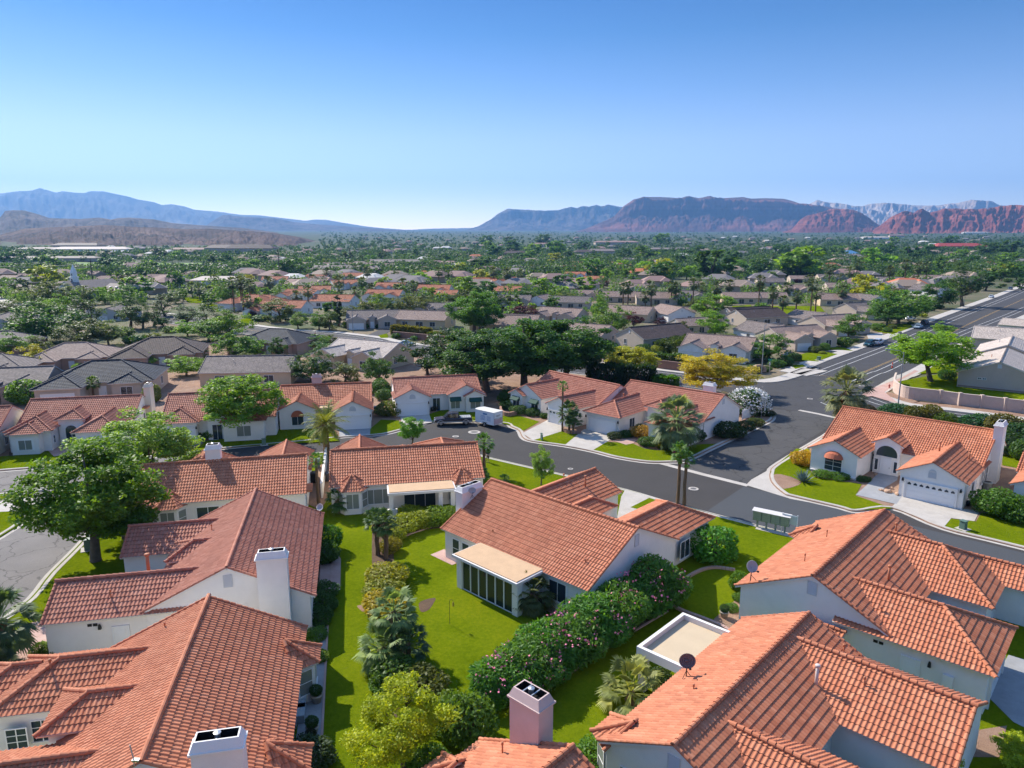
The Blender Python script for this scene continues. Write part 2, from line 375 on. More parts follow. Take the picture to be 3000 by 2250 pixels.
    def door(s, x, y, d, w=1.0, h=2.1, mat=None, z=0.0, name='door', glassy=None):
        f = MB(); f.box(-w / 2, w / 2, 0, 0.05, 0, h)
        for zz in (0.25, 1.15): f.box(-w / 2 + 0.15, w / 2 - 0.15, 0.05, 0.07, zz, zz + 0.75, t=0.02, ty=0.004)
        o = s._fit(f, x, y, z, d).build(name, mat or WHITE, s.e)
        g = MB(); g.box(-w / 2 - 0.09, -w / 2 - 0.002, 0, 0.08, 0, h + 0.09); g.box(w / 2 + 0.002, w / 2 + 0.09, 0, 0.08, 0, h + 0.09); g.box(-w / 2, w / 2, 0, 0.08, h + 0.002, h + 0.09)
        s._fit(g, x, y, z, d).build('frame', WHITE, o)
        q = MB(); q.box(w / 2 - 0.14, w / 2 - 0.07, 0.05, 0.12, 0.98, 1.05); s._fit(q, x, y, z, d).build('handle', DARK, o)
        return o
    def garage(s, x, y, d, w=4.9, h=2.15, lights=0, mat=None, arch=False):
        f = MB(); n = 4
        for i in range(n):
            f.box(-w / 2, w / 2, 0, 0.05, h * i / n + 0.012, h * (i + 1) / n - 0.012)
            for j in range(8):
                a = -w / 2 + w * j / 8
                if not (lights and i == n - 1): f.box(a + 0.07, a + w / 8 - 0.07, 0.05, 0.066, h * i / n + 0.1, h * (i + 1) / n - 0.1, t=0.02, ty=0.004)
        f.box(-w / 2, w / 2, 0, 0.03, 0, h)
        o = s._fit(f, x, y, 0, d).build('garage_door', mat or WHITE, s.e)
        g = MB(); g.box(-w / 2 - 0.16, -w / 2 - 0.002, 0, 0.17, 0, h + 0.16); g.box(w / 2 + 0.002, w / 2 + 0.16, 0, 0.17, 0, h + 0.16); g.box(-w / 2, w / 2, 0, 0.17, h + 0.002, h + 0.16)
        s._fit(g, x, y, 0, d).build('frame', s.wallm, o)
        for j in range(lights):
            a = -w / 2 + w * (j + 0.5) / lights; b = w / lights * 0.3; z = h * 0.80
            q = MB(); q.extr([(a - b, 0.05, z), (a + b, 0.05, z), (a + b, 0.05, z + 0.16), (a + b * 0.6, 0.05, z + 0.2), (a, 0.05, z + 0.3), (a - b * 0.6, 0.05, z + 0.2), (a - b, 0.05, z + 0.16)], (0, 0.02, 0))
            s._fit(q, x, y, 0, d).build('window', GLASS, o)
        return o
    def lamp(s, x, y, d, z=2.0):
        q = MB().box(-0.07, 0.07, 0, 0.16, 0, 0.05).box(-0.1, 0.1, 0.05, 0.25, 0.05, 0.34, t=0.03).box(-0.05, 0.05, 0.1, 0.2, 0.34, 0.42)
        s._fit(q, x, y, z, d).build('wall_lamp', DARK, s.e)
    def louvre(s, x, y, z, d, w=0.5, h=0.75, arch=False):
        q = MB(); q.box(-w / 2 - 0.05, -w / 2, 0, 0.05, 0, h); q.box(w / 2, w / 2 + 0.05, 0, 0.05, 0, h); q.box(-w / 2 - 0.05, w / 2 + 0.05, 0, 0.05, -0.05, -0.001)
        if arch: q.extr([(w / 2 * 1.1 * math.cos(math.pi * i / 8), 0.001, h + 0.001 + w / 2 * math.sin(math.pi * i / 8)) for i in range(9)], (0, 0.05, 0))
        else: q.box(-w / 2 - 0.05, w / 2 + 0.05, 0, 0.05, h + 0.001, h + 0.05)
        n = int(h / 0.1)
        for i in range(n):
            z0 = h * i / n; q.hexa([(-w / 2, 0.002, z0), (w / 2, 0.002, z0), (w / 2, 0.045, z0), (-w / 2, 0.045, z0), (-w / 2, 0.002, z0 + h / n * 0.9), (w / 2, 0.002, z0 + h / n * 0.9), (w / 2, 0.006, z0 + h / n * 0.9), (-w / 2, 0.006, z0 + h / n * 0.9)])
        s._fit(q, x, y, z, d).build('gable_vent', plain('vent_white', (.56, .55, .54), .6), s.e)
    def chimney(s, x, y, lx, ly, z1, z0=0.0, wall=None, cells=1, cap='box'):
        wall = wall or s.wallm
        c = MB().box(x - lx / 2, x + lx / 2, y - ly / 2, y + ly / 2, z0, z1 - 0.5); o = c.build('chimney', wall, s.e)
        q = MB().box(x - lx / 2 - 0.1, x + lx / 2 + 0.1, y - ly / 2 - 0.1, y + ly / 2 + 0.1, z1 - 0.5, z1 - 0.4)
        t = 0.13; X0, X1, Y0, Y1 = x - lx / 2 + 0.0, x + lx / 2, y - ly / 2, y + ly / 2
        a, b = z1 - 0.4, z1 + 0.05; iw = 0.07
        ring = lambda e, z: [(X0 + e, Y0 + e, z), (X1 - e, Y0 + e, z), (X1 - e, Y1 - e, z), (X0 + e, Y1 - e, z)]
        o0, o1, i1, i0 = ring(-0.05, a), ring(t, b), ring(t + iw, b), ring(t + iw, a + 0.03)
        for i in range(4):
            j = (i + 1) % 4
            q.poly([o0[i], o0[j], o1[j], o1[i]]); q.poly([o1[i], o1[j], i1[j], i1[i]]); q.poly([i1[i], i1[j], i0[j], i0[i]], 1)
        q.poly(i0, 1)
        q.build('chimney_cap', [wall, DARK], o)
        m = MB()
        for i in range(1, cells):
            u = Y0 + t + (Y1 - Y0 - 2 * t) * i / cells if ly > lx else X0 + t + (X1 - X0 - 2 * t) * i / cells
            if ly > lx: m.box(X0 + t + iw, X1 - t - iw, u - 0.03, u + 0.03, b - 0.06, b - 0.01)
            else: m.box(u - 0.03, u + 0.03, Y0 + t + iw, Y1 - t - iw, b - 0.06, b - 0.01)
        m.tube([(x, y, a), (x, y, b + 0.05)], 0.13, 10).lathe((x, y, b + 0.05), [(0.17, 0), (0.17, 0.06), (0.02, 0.1)], 10)
        m.build('flue', STEEL, o)
        return o
    def pipe(s, x, y, zb, h=0.9, r=0.07, mat=None):
        MB().tube([(x, y, zb - 0.25), (x, y, zb + h)], r, 10).lathe((x, y, zb + h), [(r * 1.5, -0.12), (r * 1.5, 0.02), (r * 1.1, 0.05)], 10).build('vent_pipe', mat or TERRAPAINT, s.e, True)
    def bay(s, x, y, d, w=3.4, pr=1.15, h=2.75, zr=1.25, wins=True):
        """bay window under its own little hipped tile roof (y = wall line)"""
        ox, oy = DIRS[d]; q = w * 0.27
        base = [(-w / 2, 0), (-q, pr), (q, pr), (w / 2, 0)]
        tr = lambda u, v, z: (x - oy * u + ox * v, y + ox * u + oy * v, z)
        s.wm.extr([tr(u * 0.86, v * 0.8 if v else -0.1, 0) for u, v in base], (0, 0, h - 0.01))
        ap = tr(0, -0.75, h + zr); e = [tr(u * 1.02, v + (0.12 if v else -0.1), h) for u, v in base]
        for p, r_ in zip(e, e[1:]):
            P, Q, A = np.array(p), np.array(r_), np.array(ap); U = Q - P; Lg = np.linalg.norm(U); U /= Lg
            t = np.dot(A - P, U); Wv = (A - P) - t * U; sl = np.linalg.norm(Wv); Wv /= sl
            s.plane(P, U, Wv, [(0, 0), (Lg, 0), (t, sl)])
        for p in e: s.caps((p[0], p[1], p[2] + 0.06), (ap[0], ap[1], ap[2] + 0.06), 0.12)
        if wins:
            pts = [tr(u * 0.86, v * 0.8, 0) for u, v in base]
            for i, (p, r_) in enumerate(zip(pts, pts[1:])):
                mx, my = (p[0] + r_[0]) / 2, (p[1] + r_[1]) / 2; Lg = math.hypot(r_[0] - p[0], r_[1] - p[1])
                nx, ny = -(r_[1] - p[1]), r_[0] - p[0]
                if nx * ox + ny * oy < 0: nx, ny = -nx, -ny
                s.window(mx, my, 0.75, math.atan2(ny, nx), min(1.7, Lg * 0.72), 1.6, 2 if i == 1 else 1, 1 if i == 1 else 2, BLIND)
    def done(s, roof='roof'):
        V, F, UV, M, n = [], [], [], [], 0
        for q in s.T: V.append(q[0]); F.append(q[1] + n); UV.append(q[2]); M.append(q[3] if len(q) > 3 else np.zeros(len(q[1]))); n += len(q[0])
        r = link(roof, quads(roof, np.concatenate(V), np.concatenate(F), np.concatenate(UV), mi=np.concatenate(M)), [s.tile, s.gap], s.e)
        s.slab.build('eave_board', FASCIA, r)
        s.wm.build('wall', s.wallm, s.e)
        return s.e
# ---------------------------------------------------------------- the near terracotta houses
def main_body(h, Lh, D, eA='g', eB='g'):
    h.rect('x', -Lh / 2, Lh / 2, -D / 2, D / 2, eA, eB); h.L, h.D = Lh, D
HG = 'white stucco houses with terracotta tile roofs'
def mk(label, x, y, yaw, Lh, D, tile=None, wall=None, detail=2, he=3.02, k=0.48):
    h = House('stucco_house', label, x, y, yaw, he, k, tile, wall, detail, 'house', HG); main_body(h, Lh, D); return h
# --- bottom left, big roof, cut by the lower edge
h = mk('nearest terracotta house, its broad tiled roof running out of the lower left corner', -18.4, 35.5, -77.9, 15.5, 12.2, None, None, 3)
h.wing(-4.6, 3.05, -10.9, 'h', D=12.2); h.rect('y', -12.6, -9.2, -7.2, -3.6, 'h', 'n', caps=True); h.wing(4.55, 3.05, -12.0, 'g', D=12.2)
h.rect('y', -6.9, -2.2, -2.3, 1.7, 'h', 'n', he=3.75)
h.bay(-4.6, 5.68, 'b', 3.4, 1.3); h.bay(5.0, 5.68, 'b', 3.4, 1.3)
h.chimney(8.0, 3.4, 1.0, 2.2, 7.0, cells=2); h.window(-1.5, -9.3, 1.0, 'r', 1.0, 1.2, 2, 3)
h.window(0, 5.68, 0.05, 'b', 2.4, 2.1, 2, 1); h.window(-1.97, -8.2, 0.95, 'r', 1.0, 1.3, 2, 3)
h.pipe(-6.5, -2.5, 4.7, 0.35, 0.04); h.pipe(-4.0, -8.2, 4.2, 0.6, 0.06); h.done()
# --- second left, gable wall with the big white chimney
h = mk('house with tall white chimney on its broad gable wall', -22.3, 55.3, -77.5, 16.5, 12.1, TERRA_PINK, None, 3)
h.wing(5.05, 3.35, -12.3, D=12.1); h.wing(-5.0, 3.12, -10.2, D=12.1); h.rect('y', -5.9, -1.4, -2.45, 1.25, 'h', 'n', he=3.65)
h.chimney(8.6, 3.2, 0.9, 2.1, 7.1, cells=2); h.louvre(8.1, 0.0, 4.4, 'r', 0.55, 0.85)
h.door(8.0, -7.4, 'r', 0.95, 2.1); h.lamp(8.0, -8.7, 'r', 2.1); h.garage(5.05, -12.14, 'f', 4.9, 2.15)
for i in (0, 1): MB().box(8.0, 8.03, -9.5 + i * 0.35, -9.22 + i * 0.35, 2.35, 2.55).build('wall_vent', DARK, h.e)
MB().lathe((-1.95, -8.0, 1.3), [(0.01, 0), (0.2, 0.2), (0.2, 0.25), (0.01, 0.45)], 10).lathe((-1.95, -7.6, 1.0), [(0.01, 0), (0.24, 0.24), (0.24, 0.28), (0.01, 0.5)], 10).build('wall_ornament', plain('teal_metal', (0.05, 0.35, 0.36), 0.5), h.e)
h.pipe(3.2, -6.6, 4.0, 1.35, 0.13); h.pipe(-2.6, -3.0, 4.7, 0.35, 0.04); h.pipe(6.8, -8.2, 3.9, 0.5, 0.05)
h.window(0.5, 5.63, 0.1, 'b', 2.4, 2.1, 2, 1); h.done()
# --- third left, roof seen from behind, chimney on the ridge, shade of the tree
h = mk('house with bay window and chimney on its ridge, tree shadow on the left of its roof', -30.9, 73.5, -166.7, 16.9, 10.9)
h.wing(3.3, 3.3, -8.9, D=10.9); h.wing(-5.5, 3.2, -10.0, D=10.9); h.rect('y', -6.6, -2.5, -1.6, 0.9, 'h', 'n', he=3.3)
h.bay(4.9, 5.03, 'b', 3.8, 1.3); h.chimney(1.3, -0.45, 1.5, 1.1, 7.3, 3.0)
h.window(1.3, 5.03, 0.15, 'b', 2.1, 2.1, 2, 1); h.window(-2.6, 5.03, 0.2, 'b', 2.2, 2.0, 1, 1, BLIND); h.window(-6.0, 5.03, 0.95, 'b', 1.7, 1.2, 2, 1, BLIND)
MB().box(-8.9, -8.25, 1.0, 3.2, 2.35, 2.6, ty=0.0).build('side_canopy', TERRA_FAR, h.e)
h.window(-8.29, 3.9, 0.9, 'l', 1.2, 1.4, 2, 1, BLIND); h.lamp(-0.6, 5.03, 'b', 2.0); h.done()
# --- behind the hedge, patio roof
h = mk('house with flat tan patio roof between two bay windows, seen from its back', -12.3, 78.6, -168.4, 16.8, 10.6)
h.wing(5.2, 3.3, -9.2, D=10.6); h.wing(-4.75, 3.24, -9.2, 'h', D=10.6); h.rect('y', -7.0, -2.5, -1.4, 1.5, 'h', 'n', he=3.3)
h.bay(6.0, 4.88, 'b', 3.8, 1.3); h.bay(-5.9, 4.88, 'b', 3.6, 1.3)
h.window(3.3, 4.88, 0.75, 'b', 2.9, 1.6, 3, 1, BLIND)
TANROOF = plain('tan_roof_coating', (0.54, 0.36, 0.21), 0.9, 0, 0.08, 1.5)
o = MB().box(-4.7, 2.2, 4.95, 7.9, 2.95, 3.02).build('patio_roof', TANROOF, h.e)
MB().box(-4.85, 2.35, 4.9, 8.05, 2.68, 2.948).build('fascia', FASCIA, o)
for x in (-4.5, -3.2, 2.0): MB().box(x - 0.22, x + 0.22, 7.35, 7.8, 0, 2.69).build('patio_post', STUCCO, h.e)
MB().box(1.4, 2.75, 7.6, 7.9, 0, 1.1).build('patio_wall', STUCCO, h.e)
h.window(-1.2, 4.88, 0.05, 'b', 3.4, 2.1, 3, 1); h.done()
# --- centre, sunroom
h = mk('house with glazed sunroom under a flat tan roof, beside the lawn and oleanders', 4.1, 59.8, 136.0, 17.1, 13.0, None, None, 3)
h.wing(5.7, 3.6, -12.9, D=13.0); h.wing(-5.05, 3.24, -13.3, 'h', D=13.0); h.rect('y', -8.3, -2.2, -0.6, 2.9, 'h', 'n', he=3.5)
o = MB().box(-3.8, 3.4, 6.3, 9.35, 3.12, 3.19).build('sunroom_roof', TANROOF, h.e)
MB().box(-3.95, 3.55, 6.2, 9.5, 2.9, 3.118).build('fascia', FASCIA, o)
GL2 = plain('sunroom_glass', (0.02, 0.035, 0.03), 0.04, spec=0.45)
fr = MB(); x0, x1, yy = -3.1, 2.75, 9.0
for i in range(7): fr.box(x0 + (x1 - x0) * i / 6 - 0.05, x0 + (x1 - x0) * i / 6 + 0.05, yy - 0.06, yy + 0.06, 0.1, 2.9)
fr.box(x0, x1, yy - 0.05, yy + 0.05, 0.0, 0.16); fr.box(x0, x1, yy - 0.05, yy + 0.05, 2.66, 2.9)
o = fr.build('sunroom_glazing', WHITE, h.e)
for i in range(6):
    a = x0 + (x1 - x0) * i / 6; MB().box(a + 0.06, a + (x1 - x0) / 6 - 0.06, yy - 0.02, yy, 0.17, 2.65).build('pane', GL2, o)
for x in (-3.42, 3.05): MB().box(x - 0.3, x + 0.3, 8.6, 9.15, 0, 2.9).build('sunroom_post', STUCCO, h.e)
for x in (-3.6, 3.05): MB().box(x, x + .2, 6.0, 8.6, 0, 2.9).build('sunroom_wall', STUCCO, h.e)
for x in (4.4, 5.6, 6.9): h.window(x, 6.08, 0.55, 'b', 0.85, 1.75, 1, 2)
h.window(-5.2, 6.08, 0.85, 'b', 1.7, 1.6, 2, 1, None, None, False, 0.12)
h.chimney(8.75, 2.7, 0.95, 2.6, 6.25, cells=3); h.louvre(-8.4, 0.0, 4.6, 'l', 0.5, 0.9)
h.window(-8.27, -8.0, 0.8, 'l', 1.5, 1.6, 2, 1); h.pipe(6.0, -8.0, 4.4, 0.9, 0.06); h.pipe(4.2, -9.3, 4.2, 1.0, 0.09)
h.rect('y', -2.6, 0.4, -9.3, -7.4, 'h', 'h', he=2.35, walls=False); MB().box(-9.0, -8.3, -2.3, 0.1, 0.5, 2.3).build('bay_box', STUCCO, h.e)
h.pipe(-6.6, 4.4, 4.0, 0.3, 0.05); h.pipe(3.2, 5.0, 3.75, 0.3, 0.05)
h.garage(-5.05, -12.88, 'f'); h.done()
# --- right, long roof crossed by two wings
h = mk('large house with two hipped wings and a satellite dish on its left roof corner', 27.0, 52.6, 47.3, 17.0, 11.3, None, None, 3)
h.wing(-5.0, 3.78, -11.25, 'h', D=11.3); h.wing(5.1, 4.4, -9.6, 'h', D=11.3); h.rect('y', -12.2, -6.5, 5.3, 9.7, 'g', 'n')
h.bay(5.2, 5.23, 'b', 3.4, 1.2); h.louvre(-8.34, 0.0, 4.3, 'l', 0.6, 0.9)
h.rect('y', -2.6, 0.2, -9.2, -8.35, 'n', 'n', he=2.3, k=0.5, walls=False, caps=True)
h.door(-8.36, -6.6, 'l', 1.0, 2.1); h.lamp(-8.36, -7.7, 'l', 2.0)
MB().box(-8.56, -8.37, -9.1, -8.5, 0.6, 1.9).build('meter_cabinet', STUCCO, h.e)
for i in (0, 1): MB().box(-8.39, -8.36, -4.9 + i * 0.35, -4.62 + i * 0.35, 2.35, 2.55).build('wall_vent', DARK, h.e)
h.window(-8.34, -1.2, 0.9, 'l', 1.6, 1.3, 2, 1); h.pipe(-4.5, 2.0, 4.9, 0.5, 0.04); h.pipe(2.0, 2.6, 4.6, 0.5, 0.04); h.pipe(-2.0, -3.3, 4.2, 1.1, 0.09); h.pipe(-6.9, -4.2, 3.8, 0.5, 0.06)
h.pipe(6.0, -1.6, 5.1, 0.6, 0.07); h.garage(-5.0, -10.83, 'f'); h.window(7.5, -12.04, 0.8, 'f', 1.6, 1.5); h.done()
# --- bottom right
h = mk('house with patio roof slab and brown dish, filling the lower right corner', 13.6, 36.2, 46.8, 17.0, 8.9, None, None, 3)
h.wing(5.42, 3.84, -10.0, D=8.9); h.wing(-4.5, 3.4, -12.0, D=8.9)
h.bay(-6.9, 4.03, 'b', 3.4, 1.2, zr=1.1)
o = MB().box(0.45, 5.8, 4.1, 7.5, 2.78, 2.84).build('patio_roof', plain('cream_roof_coating', (0.52, 0.41, 0.27), 0.9, 0, 0.05, 1.0), h.e)
q = MB().box(0.2, 0.44, 4.0, 7.75, 2.6, 3.2).box(5.81, 6.05, 4.0, 7.75, 2.6, 3.2).box(0.44, 5.81, 7.51, 7.75, 2.6, 3.198).box(0.44, 5.81, 4.0, 7.5, 2.6, 2.775); q.build('parapet', FASCIA, o)
for x in (0.5, 5.75): MB().box(x - 0.25, x + 0.25, 7.1, 7.6, 0, 2.61).build('patio_post', STUCCO, h.e)
h.louvre(-8.34, 0.0, 3.6, 'l', 0.6, 0.85); h.window(-8.34, 2.3, 0.9, 'l', 1.5, 1.3, 2, 1, BLIND)
h.pipe(-2.5, 2.2, 4.0, 0.4, 0.04); h.pipe(3.0, -2.6, 3.8, 1.35, 0.1, plain('pale_pipe', (0.6, 0.5, 0.45), 0.5)); h.pipe(4.2, -4.8, 4.3, 0.5, 0.05); h.pipe(7.5, -2.6, 3.9, 0.5, 0.05)
h.window(-1.05, -7.6, 0.9, 'r', 1.4, 1.3); h.done()
# --- bottom centre, pink chimney
h = mk('house with square pink chimney, only the end of its roof inside the bottom edge', -2.85, 22.8, 47.3, 16.9, 12.3, None, STUCCO_PINK, 3)
h.chimney(8.75, 2.9, 1.1, 1.9, 7.3, cells=3); h.bay(5.6, 5.73, 'b', 3.4, 1.2); h.wing(5.0, 3.5, -11.0, 'h', D=12.3); h.pipe(7.3, 3.5, 4.6, 0.3, 0.04); h.done()
# --- right, dome awning
h = mk('house with rust dome awning and arched entry, right of the side street', 52.3, 89.2, -43.9, 18.2, 13.3, None, None, 3)
h.wing(-5.6, 3.2, -12.2, D=13.3); h.wing(5.7, 3.6, -14.2, D=13.3); h.rect('y', -7.2, -2.3, -2.9, 0.9, 'g', 'n', he=3.95)
h.chimney(9.3, -0.6, 0.95, 2.1, 7.6)
h.window(-5.6, -12.04, 0.75, 'f', 2.0, 1.7, 2, 3)
aw = MB(); K = 10; ca = []
for i in range(K + 1):
    t = math.pi * i / K; ca.append([(-1.15 * math.cos(t), -0.02, 0.9 * math.sin(t)), (-1.15 * math.cos(t) * 0.93, -0.45 * math.sin(t) - 0.25, 0.7 * math.sin(t)), (-1.15 * math.cos(t) * 0.9, -0.7 * math.sin(t) - 0.35, 0.0 + 0.12 * math.sin(t))])
for a, b in zip(ca, ca[1:]):
    for j in (0, 1): aw.poly([a[j], b[j], b[j + 1], a[j + 1]])
aw.xf(np.eye(3), (-5.6, -12.05, 2.35)).build('dome_awning', plain('rust_awning', (0.42, 0.12, 0.06), 0.8, 0, 0.08, 3), h.e, True)
MB().box(-8.3, -2.9, -12.25, -12.045, 0.3, 0.42).build('plant_ledge', STUCCO, h.e)
h.garage(5.7, -14.04, 'f', 4.95, 2.15, 8); h.louvre(5.7, -14.04, 3.0, 'f', 0.7, 0.6, True); h.lamp(2.85, -14.04, 'f'); h.lamp(8.6, -14.04, 'f')
h.window(-1.0, -7.04, 2.4, 'f', 2.4, 0.3, 1, 1, None, STUCCO, True); h.door(-1.0, -7.04, 'f', 1.1, 2.1)
for x in (-2.1, 0.1): h.window(x, -7.04, 0.5, 'f', 0.35, 1.4, 1, 1)
h.window(-2.9, -6.23, 1.5, 'f', 0.7, 0.7, 2, 2); h.window(9.0, -3.6, 0.7, 'r', 1.2, 1.9, 1, 2); h.window(9.0, -5.6, 0.9, 'r', 0.5, 1.6, 1, 1)
h.pipe(4.6, -7.0, 4.5, 0.9, 0.09); h.pipe(7.6, -6.6, 3.9, 1.0, 0.08); h.door(9.0, -9.6, 'r', 0.9, 2.05); h.done()
# --- corner house
h = mk('corner house behind the bushy fan palm, long gable wall along the side street', 25.8, 109.6, -42.8, 16.7, 12.2, TERRA_PINK)
h.wing(-5.0, 3.4, -12.9, 'h', D=12.2); h.wing(5.4, 3.05, -12.4, 'h', D=12.2); h.rect('y', -6.8, -1.6, -1.4, 2.2, 'h', 'n', he=3.9)
h.chimney(5.0, 1.6, 1.7, 1.1, 7.2, 3.0); h.garage(-5.0, -12.48, 'f'); h.lamp(-8.0, -12.48, 'f', 2.1); h.lamp(-2.1, -12.48, 'f', 2.1)
h.window(-2.02, -9.0, 0.9, 'r', 1.3, 1.4, 2, 1); h.window(0.4, -6.38, 0.2, 'f', 1.5, 2.1, 2, 1, None, STUCCO, True); h.window(5.4, -11.98, 0.7, 'f', 2.2, 1.6, 2, 1, BLIND)
h.window(8.03, -9.0, 0.8, 'r', 1.4, 1.6, 2, 1); h.window(8.19, -0.5, 1.2, 'r', 0.45, 0.9, 1, 2); h.louvre(8.19, 0.0, 4.6, 'r', 0.5, 0.7); h.pipe(-6.6, -4.6, 3.9, 0.8, 0.09); h.done()
h = mk('house with two dark green awnings at an angle, left of the corner house', 12.2, 119.2, -49.4, 16.7, 10.6, TERRA_PINK)
h.wing(4.8, 3.1, -10.5, D=10.6); h.wing(-4.6, 3.9, -9.0, D=10.6); h.rect('y', -9.7, -6, -8.4, -4.6, 'g', 'n', he=2.95)
GREEN = plain('green_awning', (0.012, 0.06, 0.045), 0.8)
def awning(h, x, y, z, d, w=1.9):
    q = MB(); q.extr([(-w / 2, 0, 0), (-w / 2, 0, 0.65), (-w / 2, 0.75, 0.12), (-w / 2, 0.75, 0)], (w, 0, 0)); h._fit(q, x, y, z, d).build('awning', GREEN, h.e)
for x, y in ((-6.5, -9.54), (-2.6, -8.84)): h.window(x, y, 0.7, 'f', 1.6, 1.6, 2, 1); awning(h, x, y, 2.05, 'f')
h.garage(4.8, -10.34, 'f', 4.6, 2.15, 6); h.lamp(2.2, -10.34, 'f'); h.louvre(8.19, 0, 4.2, 'r', 0.5, 0.7); h.done()
h = mk('house with white garage and two green awnings facing the street, behind the pickup truck', -13.5, 122.3, 13.6, 14.9, 9.2, TERRA_PINK)
h.wing(-4.7, 3.16, -6.9, D=9.2); h.wing(4.5, 3.3, -6.0, D=9.2); h.rect('y', -6.8, -3.5, 3.9, 7.75, 'g', 'n', he=2.8)
h.garage(-4.7, -6.74, 'f', 4.7, 2.15); h.lamp(-7.35, -6.74, 'f'); h.lamp(-2.05, -6.74, 'f'); h.louvre(-4.7, -6.74, 3.0, 'f', 0.9, 0.25, True)
h.window(2.6, -5.84, 0.7, 'f', 1.5, 1.5, 2, 1, BLIND); awning(h, 2.6, -5.84, 2.05, 'f'); h.window(5.9, -6.64, 0.7, 'f', 1.7, 1.4, 2, 1, BLIND); awning(h, 5.9, -6.64, 1.95, 'f', 2.1)
h.window(-0.4, -4.18, 0.05, 'f', 1.2, 2.2, 2, 1); h.done()
h = mk('house with rust half-round window awning and white garage behind the feather palm', -30.6, 114.8, 10.5, 14.6, 10.0)
h.wing(-4.0, 3.1, -8.2, D=10.0); h.wing(4.4, 3.1, -9.9, D=10.0); h.chimney(-1.6, 0.5, 1.5, 1.1, 7.0, 3.0, STUCCO_PINK)
h.garage(4.4, -9.74, 'f', 4.8, 2.2); h.lamp(1.75, -9.74, 'f'); h.lamp(7.05, -9.74, 'f'); h.louvre(4.4, -9.74, 3.05, 'f', 0.9, 0.25, True)
h.window(-4.0, -8.04, 0.75, 'f', 1.7, 1.3, 2, 1, None, None, False, 0.15)
aw = MB().extr([(0.95 * math.cos(math.pi * i / 10), 0, 0.95 * math.sin(math.pi * i / 10)) for i in range(11)], (0, 0.25, 0)); h._fit(aw, -4.0, -8.04, 2.1, 'f').build('window_awning', _mats['rust_awning'], h.e)
h.window(0.2, -4.58, 0.2, 'f', 1.2, 2.0, 2, 1); o = MB().box(-0.9, 1.2, -6.6, -4.9, 2.75, 2.95).build('porch_roof', TANROOF, h.e); h.done()
h = mk('house half hidden by the round street tree, between chimney house and awning house', -44.2, 106.6, 12.4, 16.0, 12.0, TERRA_PINK)
h.wing(-5.6, 3.1, -7.2, 'h', D=12.0); h.wing(3.6, 3.2, -8.2, 'h', D=12.0); h.rect('y', -6.6, -2.0, -2.0, 1.4, 'h', 'n', he=3.7)
h.window(3.6, -7.78, 0.8, 'f', 1.9, 1.5, 2, 1, BLIND); h.garage(-5.6, -6.78, 'f', 4.7); h.lamp(-3.0, -6.78, 'f'); h.window(-0.3, -6.18, 0.1, 'f', 1.3, 2.2, 2, 1); h.done()
h = mk('house with raised entry porch and end chimney, behind the big dark tree', -63.6, 103.7, 11.9, 15.2, 11.2, TERRA_PINK)
h.wing(-4.7, 3.0, -9.0, 'h', D=11.2); h.rect('y', -10.4, -6, -6.9, -2.7, 'h', 'n'); h.wing(4.4, 3.1, -11.0, 'h', D=11.2); h.rect('y', -6.5, -1.4, -2.4, 1.6, 'h', 'n', he=3.9)
h.chimney(7.9, 2.3, 0.9, 2.0, 7.0, 0, STUCCO_CREAM); h.garage(4.4, -10.58, 'f', 4.8, 2.1); h.lamp(1.7, -10.58, 'f'); h.window(-4.8, -9.98, 0.8, 'f', 1.6, 1.3, 2, 1, BLIND, None, False, 0.2)
h.window(-0.4, -6.08, 0.2, 'f', 1.5, 2.1, 2, 1, None, STUCCO, True); h.window(7.44, 0.4, 1.0, 'r', 0.7, 1.5, 1, 2, None, None, True); h.window(-2.12, -7.6, 1.0, 'r', 0.5, 1.0, 1, 2)
h.window(7.08, -5.9, 0.6, 'r', 0.5, 1.7, 1, 1); MB().box(7.45, 8.2, -0.3, 1.1, 3.6, 3.8).build('side_canopy', TERRA_FAR, h.e); h.done()
px, py = at('R1', 82, 198, 5.7); ca_, sa_ = math.cos(R(11.9)), math.sin(R(11.9))
h = mk('house at the left edge of the street row showing a plain cream gable wall', px - 7.6 * ca_, py - 7.6 * sa_, 11.9, 15.2, 11.2, TERRA_PINK, STUCCO_CREAM)
h.wing(4.4, 3.1, -10.5, 'g', D=11.2); h.window(7.1, -7.5, 0.8, 'r', 0.8, 1.3); h.window(7.44, -2.8, 0.9, 'r', 0.8, 1.3); h.wing(-4.4, 3.1, -10.5, 'g', D=11.2); h.done()
px, py = at('R4', 2118, 925, 3.02); ca_, sa_ = math.cos(R(-43.9)), math.sin(R(-43.9))
h = mk('house cut by the right edge, beside two round shrubs and an air conditioner', px + 8.8 * ca_ + 12.2 * -sa_, py + 8.8 * sa_ + 12.2 * ca_, -43.9, 18.2, 13.3)
h.wing(-5.6, 3.2, -12.2, D=13.3); h.wing(5.6, 3.4, -13.2, D=13.3); h.done()
